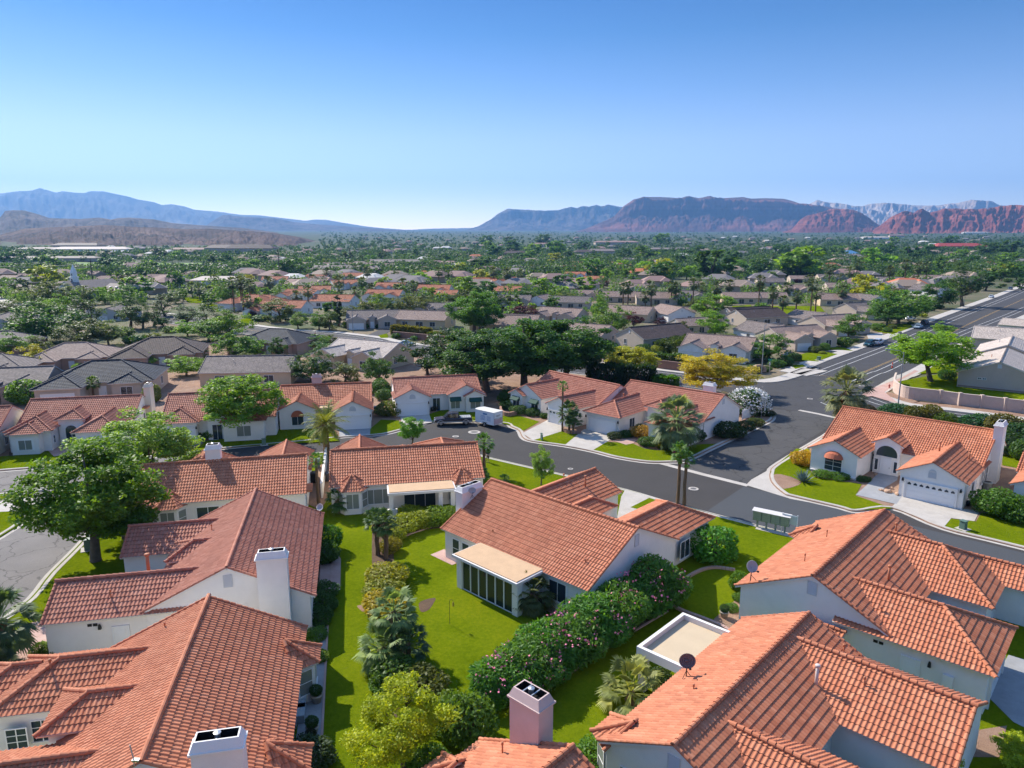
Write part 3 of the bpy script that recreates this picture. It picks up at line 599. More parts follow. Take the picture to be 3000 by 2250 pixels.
# ---------------------------------------------------------------- vegetation kit
LEAF = leaf_mat()
BARK = plain('bark', (0.13, 0.095, 0.07), 0.95, 0, 0.35, 3, 0.6, 12)
PALMBARK = plain('palm_bark', (0.17, 0.105, 0.06), 0.95, 0, 0.4, 5, 0.8, 14)
THATCH = plain('dead_fronds', (0.20, 0.13, 0.07), 0.95, 0, 0.35, 6)
def leaf_quads(rng, cen, size, asp=0.6, up=0.4, clump=None, out=None):
    """one small bent-free quad per leaf spray at cen; orientation random, biased upward / outward"""
    n = len(cen)
    nrm = rng.normal(size=(n, 3)); nrm /= np.linalg.norm(nrm, axis=1)[:, None]
    nrm[:, 2] += up
    if out is not None: nrm += out * 0.6
    nrm /= np.linalg.norm(nrm, axis=1)[:, None]
    a = rng.normal(size=(n, 3)); u = np.cross(nrm, a); u /= np.linalg.norm(u, axis=1)[:, None]; w = np.cross(nrm, u)
    s = size * rng.uniform(0.6, 1.35, n)[:, None]
    p = np.stack([cen - u * s * asp * 0.5, cen - w * s * 0.5 + u * s * 0.1, cen + u * s * asp * 0.5, cen + w * s * 0.55 - u * s * 0.05], 1)
    V = p.reshape(-1, 3); F = np.arange(4 * n).reshape(-1, 4)
    tint = np.clip(rng.normal(0.5, 0.17, n) + (clump if clump is not None else 0), 0, 1)
    return V, F, np.repeat(tint, 4)
def in_ellipsoid(rng, n, shell=0.55):
    d = rng.normal(size=(n, 3)); d /= np.linalg.norm(d, axis=1)[:, None]
    return d * (shell + (1 - shell) * rng.random(n) ** 0.6)[:, None] * 1.0
def crown_mesh(name, seed, H, r, zc, rz, nclump, nleaf, size, clr=0.24, flat=0.35, lumpy=0.25, up=0.4, asp=0.6):
    """crown: leaf sprays in many clumps spread through an uneven ellipsoid, open between the clumps"""
    rng = np.random.default_rng(seed)
    d = in_ellipsoid(rng, nclump, 0.35)
    lob = rng.normal(size=(7, 3)); lob /= np.linalg.norm(lob, axis=1)[:, None]
    dn = d / (np.linalg.norm(d, axis=1)[:, None] + 1e-6)
    g = 1 - lumpy + 2.0 * lumpy * np.max(dn @ lob.T, axis=1) ** 3
    c = d * g[:, None]; c[:, 2] = np.where(c[:, 2] < 0, c[:, 2] * (1 - flat), c[:, 2])
    cc = c * np.array([r, r, rz]) + np.array([0, 0, zc])
    k = rng.integers(0, nclump, nleaf); rad = clr * r * rng.uniform(0.6, 1.25, nclump)
    off = rng.normal(size=(nleaf, 3)); off /= np.linalg.norm(off, axis=1)[:, None]; off *= (rng.random(nleaf) ** 0.45)[:, None]
    off[:, 2] *= 0.75
    cen = cc[k] + off * rad[k][:, None]
    ct = rng.normal(0, 0.10, nclump)[k]
    out = (cen - np.array([0, 0, zc - 0.3 * rz])); out /= np.linalg.norm(out, axis=1)[:, None] + 1e-6
    V, F, t = leaf_quads(rng, cen, size, asp, up, ct, out)
    return quads(name, V, F, None, t), cc
def trunk_mesh(name, seed, zc, base_r, cc, nlimb=9, fork=0.35):
    rng = np.random.default_rng(seed + 99); m = MB(); z1 = zc * fork * 1.3
    lean = rng.normal(0, 0.03 * zc, 2)
    m.tube([(0, 0, -0.15), (0, 0, 0.15), (lean[0] * .5, lean[1] * .5, z1 * .55), (lean[0], lean[1], z1), (lean[0] * 1.5, lean[1] * 1.5, zc * .9)], [base_r * 1.5, base_r * 1.1, base_r * .9, base_r * .8, base_r * .25], 9)
    idx = rng.choice(len(cc), min(nlimb, len(cc)), replace=False)
    for i in idx:
        e = cc[i]; s0 = np.array([lean[0], lean[1], z1 * rng.uniform(.85, 1.15)]); mid = s0 * .5 + e * .5 + np.array([0, 0, -0.06 * zc])
        m.tube([s0, mid, e], [base_r * .5, base_r * .3, base_r * .08], 6)
    me = bpy.data.meshes.new(name); me.from_pydata(m.v, [], m.f); me.polygons.foreach_set('use_smooth', [True] * len(m.f)); me.update(); me.materials.append(BARK); return me
PROTO = {}
def proto(key, seed, H=8.0, r=3.0, zc=4.55, rz=3.4, nclump=60, nleaf=3500, size=0.36, base=0.2, **kw):
    fork = kw.pop('fork', 0.35); nl = kw.pop('nlimb', 9)
    cm, cc = crown_mesh('crown', seed, H, r, zc, rz, nclump, nleaf, size, **kw); cm.materials.append(LEAF)
    PROTO[key] = (cm, trunk_mesh('trunk', seed, zc, base, cc, nl, fork), H)
# near trees are dense in small leaves, far ones coarser
proto('near1', 1, nclump=130, nleaf=34000, size=0.20, clr=0.23, base=0.24, lumpy=0.24, flat=0.1, zc=4.7, rz=3.3)
proto('near2', 2, nclump=90, nleaf=20000, size=0.19, clr=0.24, lumpy=0.32, rz=3.1, zc=4.9, flat=0.15)
proto('near3', 3, nclump=70, nleaf=13000, size=0.24, clr=0.26, lumpy=0.22, rz=2.9, zc=5.2, flat=0.1)
proto('mid1', 4, flat=0.0, clr=0.30, nleaf=5200, zc=4.2, rz=3.8, size=.33); proto('mid2', 5, lumpy=0.25, r=3.3, zc=4.2, rz=3.6, flat=0.0, clr=0.28, nleaf=5400, size=.33); proto('mid3', 6, r=2.6, zc=4.1, rz=3.9, lumpy=0.2, nclump=50, flat=0.0, clr=0.32, nleaf=4600, size=.32); proto('mid4', 7, r=3.6, rz=3.4, zc=4.5, lumpy=0.28, nleaf=6000, flat=0.05, clr=0.26, size=.33)
proto('pine1', 8, H=8, r=1.9, zc=4.4, rz=3.6, nclump=55, nleaf=3400, size=0.34, clr=0.34, lumpy=0.25, asp=0.3, flat=0.0)
proto('pine2', 9, H=8, r=2.2, zc=4.4, rz=3.6, nclump=45, nleaf=3200, size=0.36, clr=0.32, lumpy=0.3, asp=0.3, flat=0.0)
proto('cypress', 10, H=8, r=0.62, zc=4.1, rz=3.9, nclump=50, nleaf=1800, size=0.3, clr=0.5, lumpy=0.1, flat=0.0)
proto('far1', 11, nclump=30, nleaf=800, size=0.85, clr=0.34, flat=0.0, zc=4.2, rz=3.7); proto('far2', 12, nclump=28, nleaf=760, size=0.9, clr=0.34, r=3.4, rz=3.5, flat=0.0, zc=4.1); proto('far3', 13, r=2.3, rz=3.8, nclump=26, nleaf=640, size=0.85, clr=0.36, flat=0.0, zc=4.2)
def bush_mesh(name, seed, r=1.0, rz=0.8, n=2200, size=0.16, lumpy=0.15, box=None, asp=0.6):
    """shrub standing on the ground: leaves through a low dome (or a clipped box)"""
    rng = np.random.default_rng(seed)
    d = rng.normal(size=(n, 3)); d /= np.linalg.norm(d, axis=1)[:, None]
    if box:
        p = rng.uniform(-1, 1, (n, 3)); ax = rng.integers(0, 3, n); sg = np.sign(rng.normal(size=n)); p[np.arange(n), ax] = sg * (1 - 0.25 * rng.random(n) ** 2)
        p = p + rng.normal(0, 0.06, (n, 3)); p *= 1 + 0.08 * np.sin(p[:, [1, 2, 0]] * 7 + seed)
        cen = p * np.array([box[0] / 2, box[1] / 2, box[2] / 2]) + np.array([0, 0, box[2] / 2]); out = d
    else:
        lob = rng.normal(size=(9, 3)); lob /= np.linalg.norm(lob, axis=1)[:, None]
        g = 1 - lumpy + 2 * lumpy * np.max(d @ lob.T, axis=1) ** 3
        cen = d * g[:, None] * (0.55 + 0.45 * rng.random(n) ** 0.5)[:, None] * np.array([r, r, rz]); cen[:, 2] = cen[:, 2] * 0.95 + rz * 0.88; out = d
    cen[:, 2] = np.abs(cen[:, 2])
    V, F, t = leaf_quads(rng, cen, size, asp, 0.35, None, out)
    me = quads(name, V, F, None, t); me.materials.append(LEAF); return me
BUSH = [bush_mesh('foliage', 20 + i, n=2600, size=0.15, lumpy=0.12 + 0.06 * i) for i in range(3)]
BUSHF = [bush_mesh('foliage', 30 + i, n=520, size=0.34, lumpy=0.2) for i in range(2)]
def stems_mesh(seed, r=1.0, h=0.9, n=7):
    rng = np.random.default_rng(seed); m = MB()
    for i in range(n):
        a = rng.uniform(0, 6.28); q = r * rng.uniform(.2, .6); m.tube([(0.08 * math.cos(a), 0.08 * math.sin(a), -0.1), (q * .5 * math.cos(a), q * .5 * math.sin(a), h * .6), (q * math.cos(a), q * math.sin(a), h * 1.3)], [0.04, 0.03, 0.012], 5)
    me = bpy.data.meshes.new('stem'); me.from_pydata(m.v, [], m.f); me.update(); me.materials.append(BARK); return me
STEM = stems_mesh(5)
def fan_frond(rng, org, az, el, ln, nb=11, sag=0.5, w=0.9, stalk=0.55, bw=.068):
    """one palm fan: a stalk and a spread of pointed blades"""
    V, F, T = [], [], []
    ca, sa = math.cos(az), math.sin(az); ce, se = math.cos(el), math.sin(el)
    f = np.array([ca * ce, sa * ce, se]); s = np.array([-sa, ca, 0]); u = np.cross(f, s) * -1
    u = u if u[2] > 0 else -u
    o = np.array(org); hub = o + f * ln * stalk; b = len(V)
    t = np.clip(rng.normal(0.5, 0.2), 0, 1)
    V += [o - s * 0.025, o + s * 0.025, hub + s * 0.02, hub - s * 0.02]; F.append((0, 1, 2, 3)); T += [0.6] * 4
    for i in range(nb):
        a = (i / (nb - 1) - 0.5) * 2 * 1.35 * w; bl = ln * (1 - stalk) * (1.0 - 0.25 * abs(a) / 1.4) * rng.uniform(.85, 1.1)
        d = f * math.cos(a) + s * math.sin(a); q = np.cross(d, u); q /= np.linalg.norm(q); wd = bl * bw
        m = hub + d * bl * 0.55 + u * 0.05 * bl; e = hub + d * bl * 0.97 - np.array([0, 0, sag * bl * (0.3 + 0.3 * abs(a))]); n = len(V)
        V += [hub - q * wd * .35, hub + q * wd * .35, m + q * wd, m - q * wd, e + q * wd * .12, e - q * wd * .12]
        F += [(n, n + 1, n + 2, n + 3), (n + 3, n + 2, n + 4, n + 5)]; T += [np.clip(t + rng.normal(0, .12), 0, 1)] * 6
    return V, F, T
def feather_frond(rng, org, az, el, ln, nl=16, droop=0.9):
    V, F, T = [], [], []
    pts = []; d = np.array([math.cos(az) * math.cos(el), math.sin(az) * math.cos(el), math.sin(el)]); p = np.array(org, float)
    for i in range(9): pts.append(p.copy()); p = p + d * ln / 8; d[2] -= droop / 8 * (0.5 + i / 6); d /= np.linalg.norm(d)
    s = np.array([-math.sin(az), math.cos(az), 0]); t = np.clip(rng.normal(.5, .18), 0, 1)
    for a, b in zip(pts, pts[1:]):
        n = len(V); V += [a - s * .03, a + s * .03, b + s * .025, b - s * .025]; F.append((n, n + 1, n + 2, n + 3)); T += [.6] * 4
    for i in range(nl):
        q = (i + .6) / nl * 8; k = int(min(q, 7)); o = pts[k] + (pts[min(k + 1, 8)] - pts[k]) * (q - k); tv = pts[min(k + 1, 8)] - pts[k]; tv /= np.linalg.norm(tv)
        ll = ln * .24 * (math.sin(math.pi * (0.12 + .82 * i / nl)) ** .6)
        for sg in (-1, 1):
            dd = s * sg * .8 + tv * .55 + np.array([0, 0, -.25 + rng.normal(0, .12)]); dd /= np.linalg.norm(dd); w = tv * ll * .07; n = len(V)
            V += [o - w, o + w, o + dd * ll + w * .3, o + dd * ll - w * .3]; F.append((n, n + 1, n + 2, n + 3)); T += [np.clip(t + rng.normal(0, .1), 0, 1)] * 4
    return V, F, T
def palm_mesh(seed, r, nf, kind='fan', nb=11, lo=-0.7, hi=1.3, h=0.0, bw=.068):
    rng = np.random.default_rng(seed); V, F, T, n = [], [], [], 0
    for i in range(nf):
        az = i * 2.39996 + rng.normal(0, .15); q = (i + .5) / nf; el = hi + (lo - hi) * q ** .85 + rng.normal(0, .08)
        org = (0, 0, h - 0.25 * q * (0.4 if kind == 'fan' else .3))
        fn = fan_frond(rng, org, az, el, r * rng.uniform(.85, 1.1), nb, bw=bw) if kind == 'fan' else feather_frond(rng, org, az, el, r * rng.uniform(.9, 1.1), nb)
        V += fn[0]; F += [tuple(n + k for k in f) for f in fn[1]]; T += fn[2]; n += len(fn[0])
    me = quads('crown', np.array(V), np.array(F), None, np.array(T)); me.materials.append(LEAF); return me
FAN = [palm_mesh(40, 1.0, 40, 'fan', 19), palm_mesh(41, 1.0, 30, 'fan', 17, -0.5), palm_mesh(42, 1.0, 64, 'fan', 19, -1.2, 1.35)]
FANF = [palm_mesh(43, 1.0, 44, 'fan', 9, -1.2, 1.35, bw=.15), palm_mesh(44, 1.0, 38, 'fan', 9, -1.1, bw=.15)]
FEATHER = palm_mesh(45, 1.0, 44, 'feather', 22, -0.75, 1.25)
def pole_mesh(name, h, r0, r1, mat, seed=0, rough=True):
    rng = np.random.default_rng(seed); m = MB(); n = max(6, int(h / 0.22)) if rough else 5
    P = [(0.03 * math.sin(i * 1.7), 0.03 * math.cos(i * 2.1), -0.1 + (h + 0.1) * i / n) for i in range(n + 1)]
    m.tube(P, [(r0 + (r1 - r0) * i / n) * (1 + (0.16 if (i % 2 and rough) else 0)) for i in range(n + 1)], 9)
    me = bpy.data.meshes.new(name); me.from_pydata(m.v, [], m.f); me.update(); me.materials.append(mat); return me
def skirt_mesh(h, r, seed, n=90):
    rng = np.random.default_rng(seed); V, F = [], []
    for i in range(n):
        a = rng.uniform(0, 6.28); z = rng.uniform(-h, 0); q = r * (1 + z / h * 0.55) * rng.uniform(.75, 1.15); s = np.array([-math.sin(a), math.cos(a), 0]) * .09; o = np.array([q * .55 * math.cos(a), q * .55 * math.sin(a), z]); e = np.array([q * math.cos(a), q * math.sin(a), z - .5 * rng.uniform(.6, 1.2)]); k = len(V)
        V += [o - s, o + s, e + s * .5, e - s * .5]; F.append((k, k + 1, k + 2, k + 3))
    me = quads('skirt', np.array(V), np.array(F)); me.materials.append(THATCH); return me
TRUNKP = pole_mesh('trunk', 1.0, 0.19, 0.15, PALMBARK, 1); SKIRT = skirt_mesh(1.3, 0.5, 3)
GREENS = {'b': (0.165, 0.31, 0.035), 'd': (0.06, 0.14, 0.033), 'o': (0.115, 0.165, 0.05), 'y': (0.29, 0.33, 0.03), 'g': (0.11, 0.225, 0.04), 'c': (0.065, 0.115, 0.042),
          'p': (0.24, 0.30, 0.12), 'u': (0.075, 0.022, 0.035), 's': (0.085, 0.16, 0.032), 'k': (0.03, 0.075, 0.025)}
def put(name, me, parent=None, loc=(0, 0, 0), s=(1, 1, 1), rz=0.0, col=None):
    o = bpy.data.objects.new(name, me); C.objects.link(o); o.location = loc; o.scale = s if isinstance(s, tuple) else (s, s, s); o.rotation_euler = (0, 0, rz)
    if col: o.color = (*col, 1)
    if parent is not None: o.parent = parent
    return o
TR = random.Random(7)
def jit(c, q=0.12): f = 1 + TR.uniform(-q, q); return tuple(max(0, v * f * (1 + TR.uniform(-q / 2, q / 2))) for v in c)
def tree(key, x, y, H, W, col, label=None, name='broadleaf_tree', group=None, z=None, cat='tree', rz=None):
    """H total height, W crown width"""
    cm, tm, H0 = PROTO[key]; bb = cm.dimensions if hasattr(cm, 'dimensions') else None
    if key not in _size:
        co = np.empty(len(cm.vertices) * 3, np.float32); cm.vertices.foreach_get('co', co); co = co.reshape(-1, 3); _size[key] = (np.percentile(co[:, 2], 99.7), np.percentile(np.abs(co[:, 0]), 99.0) * 2)
    zt, wd = _size[key]
    e = empty(name, (x, y, terr(x, y) if z is None else z), TR.uniform(0, 6.28) if rz is None else rz, (W / wd, W / wd, H / zt)); tag(e, label, cat, group)
    put('crown', cm, e, col=col); put('trunk', tm, e); return e
_size = {}
def bush(x, y, r, h, col, label=None, near=True, name='shrub', group=None, stretch=1.0, rz=None, cat='shrub', z=None):
    e = empty(name, (x, y, terr(x, y) if z is None else z), TR.uniform(0, 6.28) if rz is None else rz); tag(e, label, cat, group)
    put('foliage', TR.choice(BUSH if near else BUSHF), e, s=(r * stretch, r, h / 1.75), col=col)
    if near: put('stem', STEM, e, s=(r, r, h * .6))
    return e
def fan_palm(x, y, h, r, col, label=None, m=None, skirt=0.0, group=None, tr=1.0, near=True, z=None):
    e = empty('fan_palm', (x, y, terr(x, y) if z is None else z), TR.uniform(0, 6.28)); tag(e, label, 'palm', group)
    put('trunk', TRUNKP, e, s=(tr, tr, h)); put('crown', m or TR.choice(FAN if near else FANF), e, (0, 0, h), r, col=col)
    if skirt: put('skirt', SKIRT, e, (0, 0, h - 0.1), (tr * 1.1, tr * 1.1, skirt))
    return e
# ---------------------------------------------------------------- land, streets, kerbs, lawns
REG['Z3'] = (2350, 900, 3.4)
def smooth(P, n=4, closed=False):
    P = [np.array(p, float) for p in P]; out = []
    m = len(P)
    for i in range(m if closed else m - 1):
        p0 = P[(i - 1) % m] if (closed or i > 0) else P[0]; p1 = P[i]; p2 = P[(i + 1) % m]; p3 = P[(i + 2) % m] if (closed or i + 2 < m) else p2
        for k in range(n):
            t = k / n; out.append(tuple(0.5 * (2 * p1 + (p2 - p0) * t + (2 * p0 - 5 * p1 + 4 * p2 - p3) * t * t + (3 * p1 - p0 - 3 * p2 + p3) * t ** 3)))
    if not closed: out.append(tuple(P[-1]))
    return out
def pts(r, l): return [at(r, x, y) for x, y in l]
def offset(P, d):
    P = [np.array(p[:2], float) for p in P]; out = []
    for i, p in enumerate(P):
        t = P[min(i + 1, len(P) - 1)] - P[max(i - 1, 0)]; t /= np.linalg.norm(t) + 1e-9; out.append(tuple(p + d * np.array([-t[1], t[0]])))
    return out
def sheet(name, P, z, mat, kind='structure', skirt=0.0):
    m = MB()
    if skirt: m.extr([(x, y, z - skirt) for x, y in P], (0, 0, skirt))
    else:
        A = sum(P[i][0] * P[(i + 1) % len(P)][1] - P[(i + 1) % len(P)][0] * P[i][1] for i in range(len(P)))
        m.poly([(x, y, z) for x, y in (P if A > 0 else P[::-1])])
    return tag(m.build(name, mat), kind=kind)
def strip(name, P, w, z, mat, h=0.0, kind='structure', face=0.0):
    """ribbon of width w to the left of P (negative: right); h gives it a solid kerb section"""
    Q = offset(P, w); m = MB()
    for a, b, c, d in zip(P, P[1:], Q[1:], Q):
        z4 = [(p[0], p[1], z) for p in (a, b, c, d)]
        if h: m.hexa([(p[0], p[1], z - h) for p in (a, b, c, d)] + [(a[0] + face * (d[0] - a[0]), a[1] + face * (d[1] - a[1]), z), (b[0] + face * (c[0] - b[0]), b[1] + face * (c[1] - b[1]), z), (c[0], c[1], z), (d[0], d[1], z)])
        else: m.poly(z4 if w > 0 else z4[::-1])
    return tag(m.build(name, mat), kind=kind)
GROUND = ground_mat('desert_soil', [(0.30, (0.055, 0.085, 0.03)), (0.45, (0.10, 0.11, 0.05)), (0.58, (0.22, 0.165, 0.11)), (0.74, (0.34, 0.25, 0.185))], 0.035, 1.2, 0.35, 0.4, 6)
LAWN = ground_mat('lawn_grass', [(0.26, (0.055, 0.085, 0.002)), (0.42, (0.105, 0.15, 0.004)), (0.56, (0.155, 0.195, 0.006)), (0.68, (0.22, 0.225, 0.008)), (0.8, (0.30, 0.25, 0.06))], 0.13, 3.6, 0.5, 1.0, 22, detail=10.0, spec=0.0)
GRAVEL = ground_mat('reddish_gravel', [(0.3, (0.17, 0.10, 0.07)), (0.5, (0.30, 0.185, 0.125)), (0.7, (0.40, 0.28, 0.20))], 0.5, 14, 0.6, 0.8, 22)
SOIL = ground_mat('dark_bed_soil', [(0.3, (0.07, 0.045, 0.03)), (0.6, (0.15, 0.095, 0.06)), (0.75, (0.24, 0.16, 0.10))], 0.7, 12, 0.6, 0.8, 20)
CONC = ground_mat('concrete', [(0.25, (0.34, 0.30, 0.26)), (0.5, (0.45, 0.41, 0.36)), (0.75, (0.53, 0.49, 0.44))], 0.6, 6, 0.35, 0.2, 30, 0.85)
PINKC = ground_mat('pink_concrete', [(0.3, (0.38, 0.22, 0.18)), (0.55, (0.47, 0.31, 0.26)), (0.75, (0.52, 0.40, 0.36))], 0.5, 6, 0.3, 0.2, 30, 0.85)
GREYC = ground_mat('grey_concrete', [(0.3, (0.25, 0.25, 0.25)), (0.6, (0.33, 0.33, 0.33))], 0.8, 6, 0.3, 0.2, 30, 0.85)
def asphalt(name, c, crack=0.0, stain=0.15):
    m = ground_mat(name, [(0.3, tuple(v * (1 - stain) for v in c)), (0.5, c), (0.7, tuple(v * (1 + stain) for v in c))], 0.25, 18, 0.45, 0.35, 60, 0.85)
    t = m.node_tree
    if crack:
        b = t.nodes['Principled BSDF']; prev = b.inputs['Base Color'].links[0].from_socket
        tc = N(t, 'ShaderNodeTexCoord'); nz = N(t, 'ShaderNodeTexNoise', i_Scale=0.6, i_Detail=4.0); L(t, tc.outputs['Object'], nz.inputs[0])
        mv = N(t, 'ShaderNodeMix', data_type='VECTOR'); mv.inputs[0].default_value = 0.10
        L(t, tc.outputs['Object'], mv.inputs[4]); sc_ = N(t, 'ShaderNodeVectorMath', operation='SCALE'); sc_.inputs['Scale'].default_value = 22.0; L(t, nz.outputs[1], sc_.inputs[0]); L(t, sc_.outputs[0], mv.inputs[5])
        v = N(t, 'ShaderNodeTexVoronoi', feature='DISTANCE_TO_EDGE', i_Scale=0.28); L(t, mv.outputs[1], v.inputs['Vector'])
        r = ramp(t, [(0.0, (crack,) * 3), (0.012, (crack,) * 3), (0.02, (1, 1, 1))]); L(t, v.outputs['Distance'], r.inputs[0])
        mx = N(t, 'ShaderNodeMix', data_type='RGBA', blend_type='MULTIPLY'); mx.inputs[0].default_value = 1; L(t, prev, mx.inputs[6]); L(t, r.outputs[0], mx.inputs[7]); L(t, mx.outputs[2], b.inputs['Base Color'])
    return m
ASPH = asphalt('street_asphalt', (0.055, 0.051, 0.049)); ASPH_OLD = asphalt('cracked_asphalt', (0.075, 0.072, 0.070), 0.55); ASPH_NEW = asphalt('resurfaced_asphalt', (0.07, 0.074, 0.079), 0, 0.06)
ASPH_W = asphalt('pale_glare_asphalt', (0.18, 0.165, 0.155), 0.62, 0.25); ASPH_A = asphalt('avenue_asphalt', (0.062, 0.060, 0.061), 0.8)  # west street: sun glare put into the paler asphalt colour
PAINT = plain('road_paint_white', (0.55, 0.54, 0.52), 0.8, 0, 0.25, 3); YPAINT = plain('road_paint_yellow', (0.40, 0.25, 0.08), 0.8, 0, 0.25, 3)
t = GROUND.node_tree; b = t.nodes['Principled BSDF']; near_ = b.inputs['Base Color'].links[0].from_socket     # the far plain is overgrown
tc = N(t, 'ShaderNodeTexCoord'); ln = N(t, 'ShaderNodeVectorMath', operation='LENGTH'); L(t, tc.outputs['Object'], ln.inputs[0]); mr = N(t, 'ShaderNodeMapRange'); mr.inputs[1].default_value = 260; mr.inputs[2].default_value = 700; L(t, ln.outputs['Value'], mr.inputs[0])
n = N(t, 'ShaderNodeTexNoise', i_Scale=.012, i_Detail=8.0, i_Roughness=.7); L(t, tc.outputs['Object'], n.inputs[0]); r = ramp(t, [(.35, (.028, .05, .02)), (.55, (.05, .07, .03)), (.66, (.13, .11, .075)), (.75, (.20, .16, .12))]); L(t, n.outputs[0], r.inputs[0])
mx = N(t, 'ShaderNodeMix', data_type='RGBA'); L(t, mr.outputs[0], mx.inputs[0]); L(t, near_, mx.inputs[6]); L(t, r.outputs[0], mx.inputs[7]); L(t, mx.outputs[2], b.inputs['Base Color'])
# one sheet of land out to the foot of the mountains
rr = [0.0] + list(np.geomspace(6, 16000, 80)); na = 120; V = [(0, 0, -0.09)]; F = []
for r_ in rr[1:]:
    for a in range(na): t = 2 * math.pi * a / na; V.append((r_ * math.sin(t), r_ * math.cos(t), terr(r_, 0) - 0.09))
for a in range(na): F.append((0, 1 + (a + 1) % na, 1 + a))
for i in range(len(rr) - 2):
    for a in range(na): b = 1 + i * na; F.append((b + a, b + (a + 1) % na, b + na + (a + 1) % na, b + na + a))
me = bpy.data.meshes.new('ground'); me.from_pydata(V, [], F); me.update(); tag(link('ground', me, GROUND), kind='structure')
# kerb lines of the home streets
S_K = smooth([(-39.5, 20), (-41.2, 40), at('R1', 100, 1530), at('R1', 330, 1285), at('R1', 550, 1060), (-45.3, 78), (-44, 85.5), (-37, 90), (-24, 95), (-13, 97.3), (-6.5, 94.6)] + pts('R2', [(1400, 535), (1700, 605), (1900, 650)]) + pts('R3', [(960, 965), (1200, 1035), (1440, 1100), (1820, 1200), (2060, 1265)]) + [(40.5, 55.0), (55, 41), (78, 18)], 4)
sheet('lawn', S_K + [(90, -30), (-60, -30), (-40, 5)], 0.10, LAWN, skirt=0.22)
N_K = smooth([(-130, 68)] + pts('R1', [(0, 620), (340, 590), (1140, 515), (1450, 475)]) + pts('R2', [(190, 430), (470, 400), (700, 385), (850, 350), (980, 315), (1060, 303), (1470, 308)]) + pts('R3', [(215, 555), (265, 580), (290, 625), (350, 650), (560, 680), (740, 715), (900, 755), (1100, 785), (1250, 785), (1330, 780), (1420, 745), (1530, 690), (1850, 540), (1910, 505), (1915, 470)]), 4)
ANK = smooth(pts('F2', [(-700, 870), (-300, 925), (0, 965), (370, 1013), (700, 1032), (900, 1052), (1150, 1085), (1420, 1135)]) + pts('F3', [(920, 1422), (1620, 1500)]) + [at('R3', 1740, 262)], 4)
ASK = offset(ANK, -14.0)
sheet('gravel_yard', N_K + [(44, 125)] + [p for p in ASK[::-1] if -60 < p[0] < 44] + [(-120, 190), (-190, 150)], 0.08, GRAVEL, skirt=0.2)
R_K = smooth([(85, 25.6), (66, 46.4)] + pts('R4', [(2212, 1345), (1690, 1215), (1360, 1085), (1130, 1105), (1000, 1075), (720, 1010), (650, 985), (575, 915), (565, 850), (620, 790), (920, 610)]) + [(52.5, 109.5), (55.5, 108.5)], 4)
RNK = smooth(pts('Z3', [(640, 860), (700, 880), (830, 925), (960, 965), (1200, 1005), (2210, 1130)]) + [(125, 70)], 4)
RSK = offset(RNK, -15.5)
sheet('gravel_yard', R_K + [p for p in RSK if p[0] > 56] + [(110, 40)], 0.08, GRAVEL, skirt=0.2)
W_K = smooth([(-120, 58), at('R1', 0, 766), at('R1', 110, 761), at('R1', 170, 790), at('R1', 208, 845), at('R1', 214, 892), at('R1', 0, 1050), (-51.5, 50), (-48, 20)], 4)
sheet('lawn', W_K + [(-120, 10)], 0.10, LAWN, skirt=0.22)
for k, w in ((S_K, -0.5), (N_K, 0.5), (R_K, -0.5), (W_K, -0.5)): strip('kerb', k, w, 0.13, CONC, 0.24, face=0.35)
for k, w in ((S_K, 0.42), (N_K, -0.42), (R_K, 0.42), (W_K, 0.42)): strip('gutter', k, w, -0.012, CONC)
# carriageways
sheet('road', [(-130, 50), (-60, 60), (-52, 10), (-36, 10), (-42, 70), (-38, 86), (-10, 92), (10, 76), (30, 58), (80, 10), (90, 22), (50, 72), (38, 82), (52, 104), (60, 112), (44, 128), (36, 112), (20, 95), (0, 118), (-14, 118), (-30, 106), (-70, 96), (-130, 78)], -0.03, ASPH)
sheet('road', [at('R1', 600, 1000), at('R1', 60, 1600), (-38, 15), (-54, 15), at('R1', -300, 1300), at('R1', -20, 1060), at('R1', 240, 860), at('R1', 100, 745), at('R1', -100, 760), (-130, 55), (-130, 80), at('R1', 0, 605), at('R1', 360, 575), at('R1', 1160, 500), at('R1', 1300, 580)], -0.022, ASPH_W)
sheet('road', [at('R3', 1165, 792), at('R3', 1720, 932), at('R4', 430, 905), at('R4', 640, 740), at('R4', 940, 560), at('R4', 985, 480), at('R4', 740, 452), at('R3', 1920, 440), at('R3', 1935, 510), at('R3', 1540, 710), at('R3', 1330, 795)], -0.022, ASPH_OLD)
sheet('road', [at('R3', 1722, 940), at('R4', 1140, 1108), at('R4', 2212, 1370), (60, 30), (50, 32), at('R3', 2300, 1340), at('R3', 1490, 1095)], -0.020, ASPH_NEW)
strip('gutter', pts('R3', [(1160, 790), (1440, 865), (1740, 940)]), 0.9, -0.008, CONC)
sheet('concrete_apron', pts('R4', [(410, 930), (445, 895), (570, 825), (590, 900), (660, 985), (860, 1050), (700, 1020)]), -0.010, CONC)
strip('gutter', pts('R4', [(745, 448), (860, 470), (985, 498)]), 0.9, -0.008, CONC)
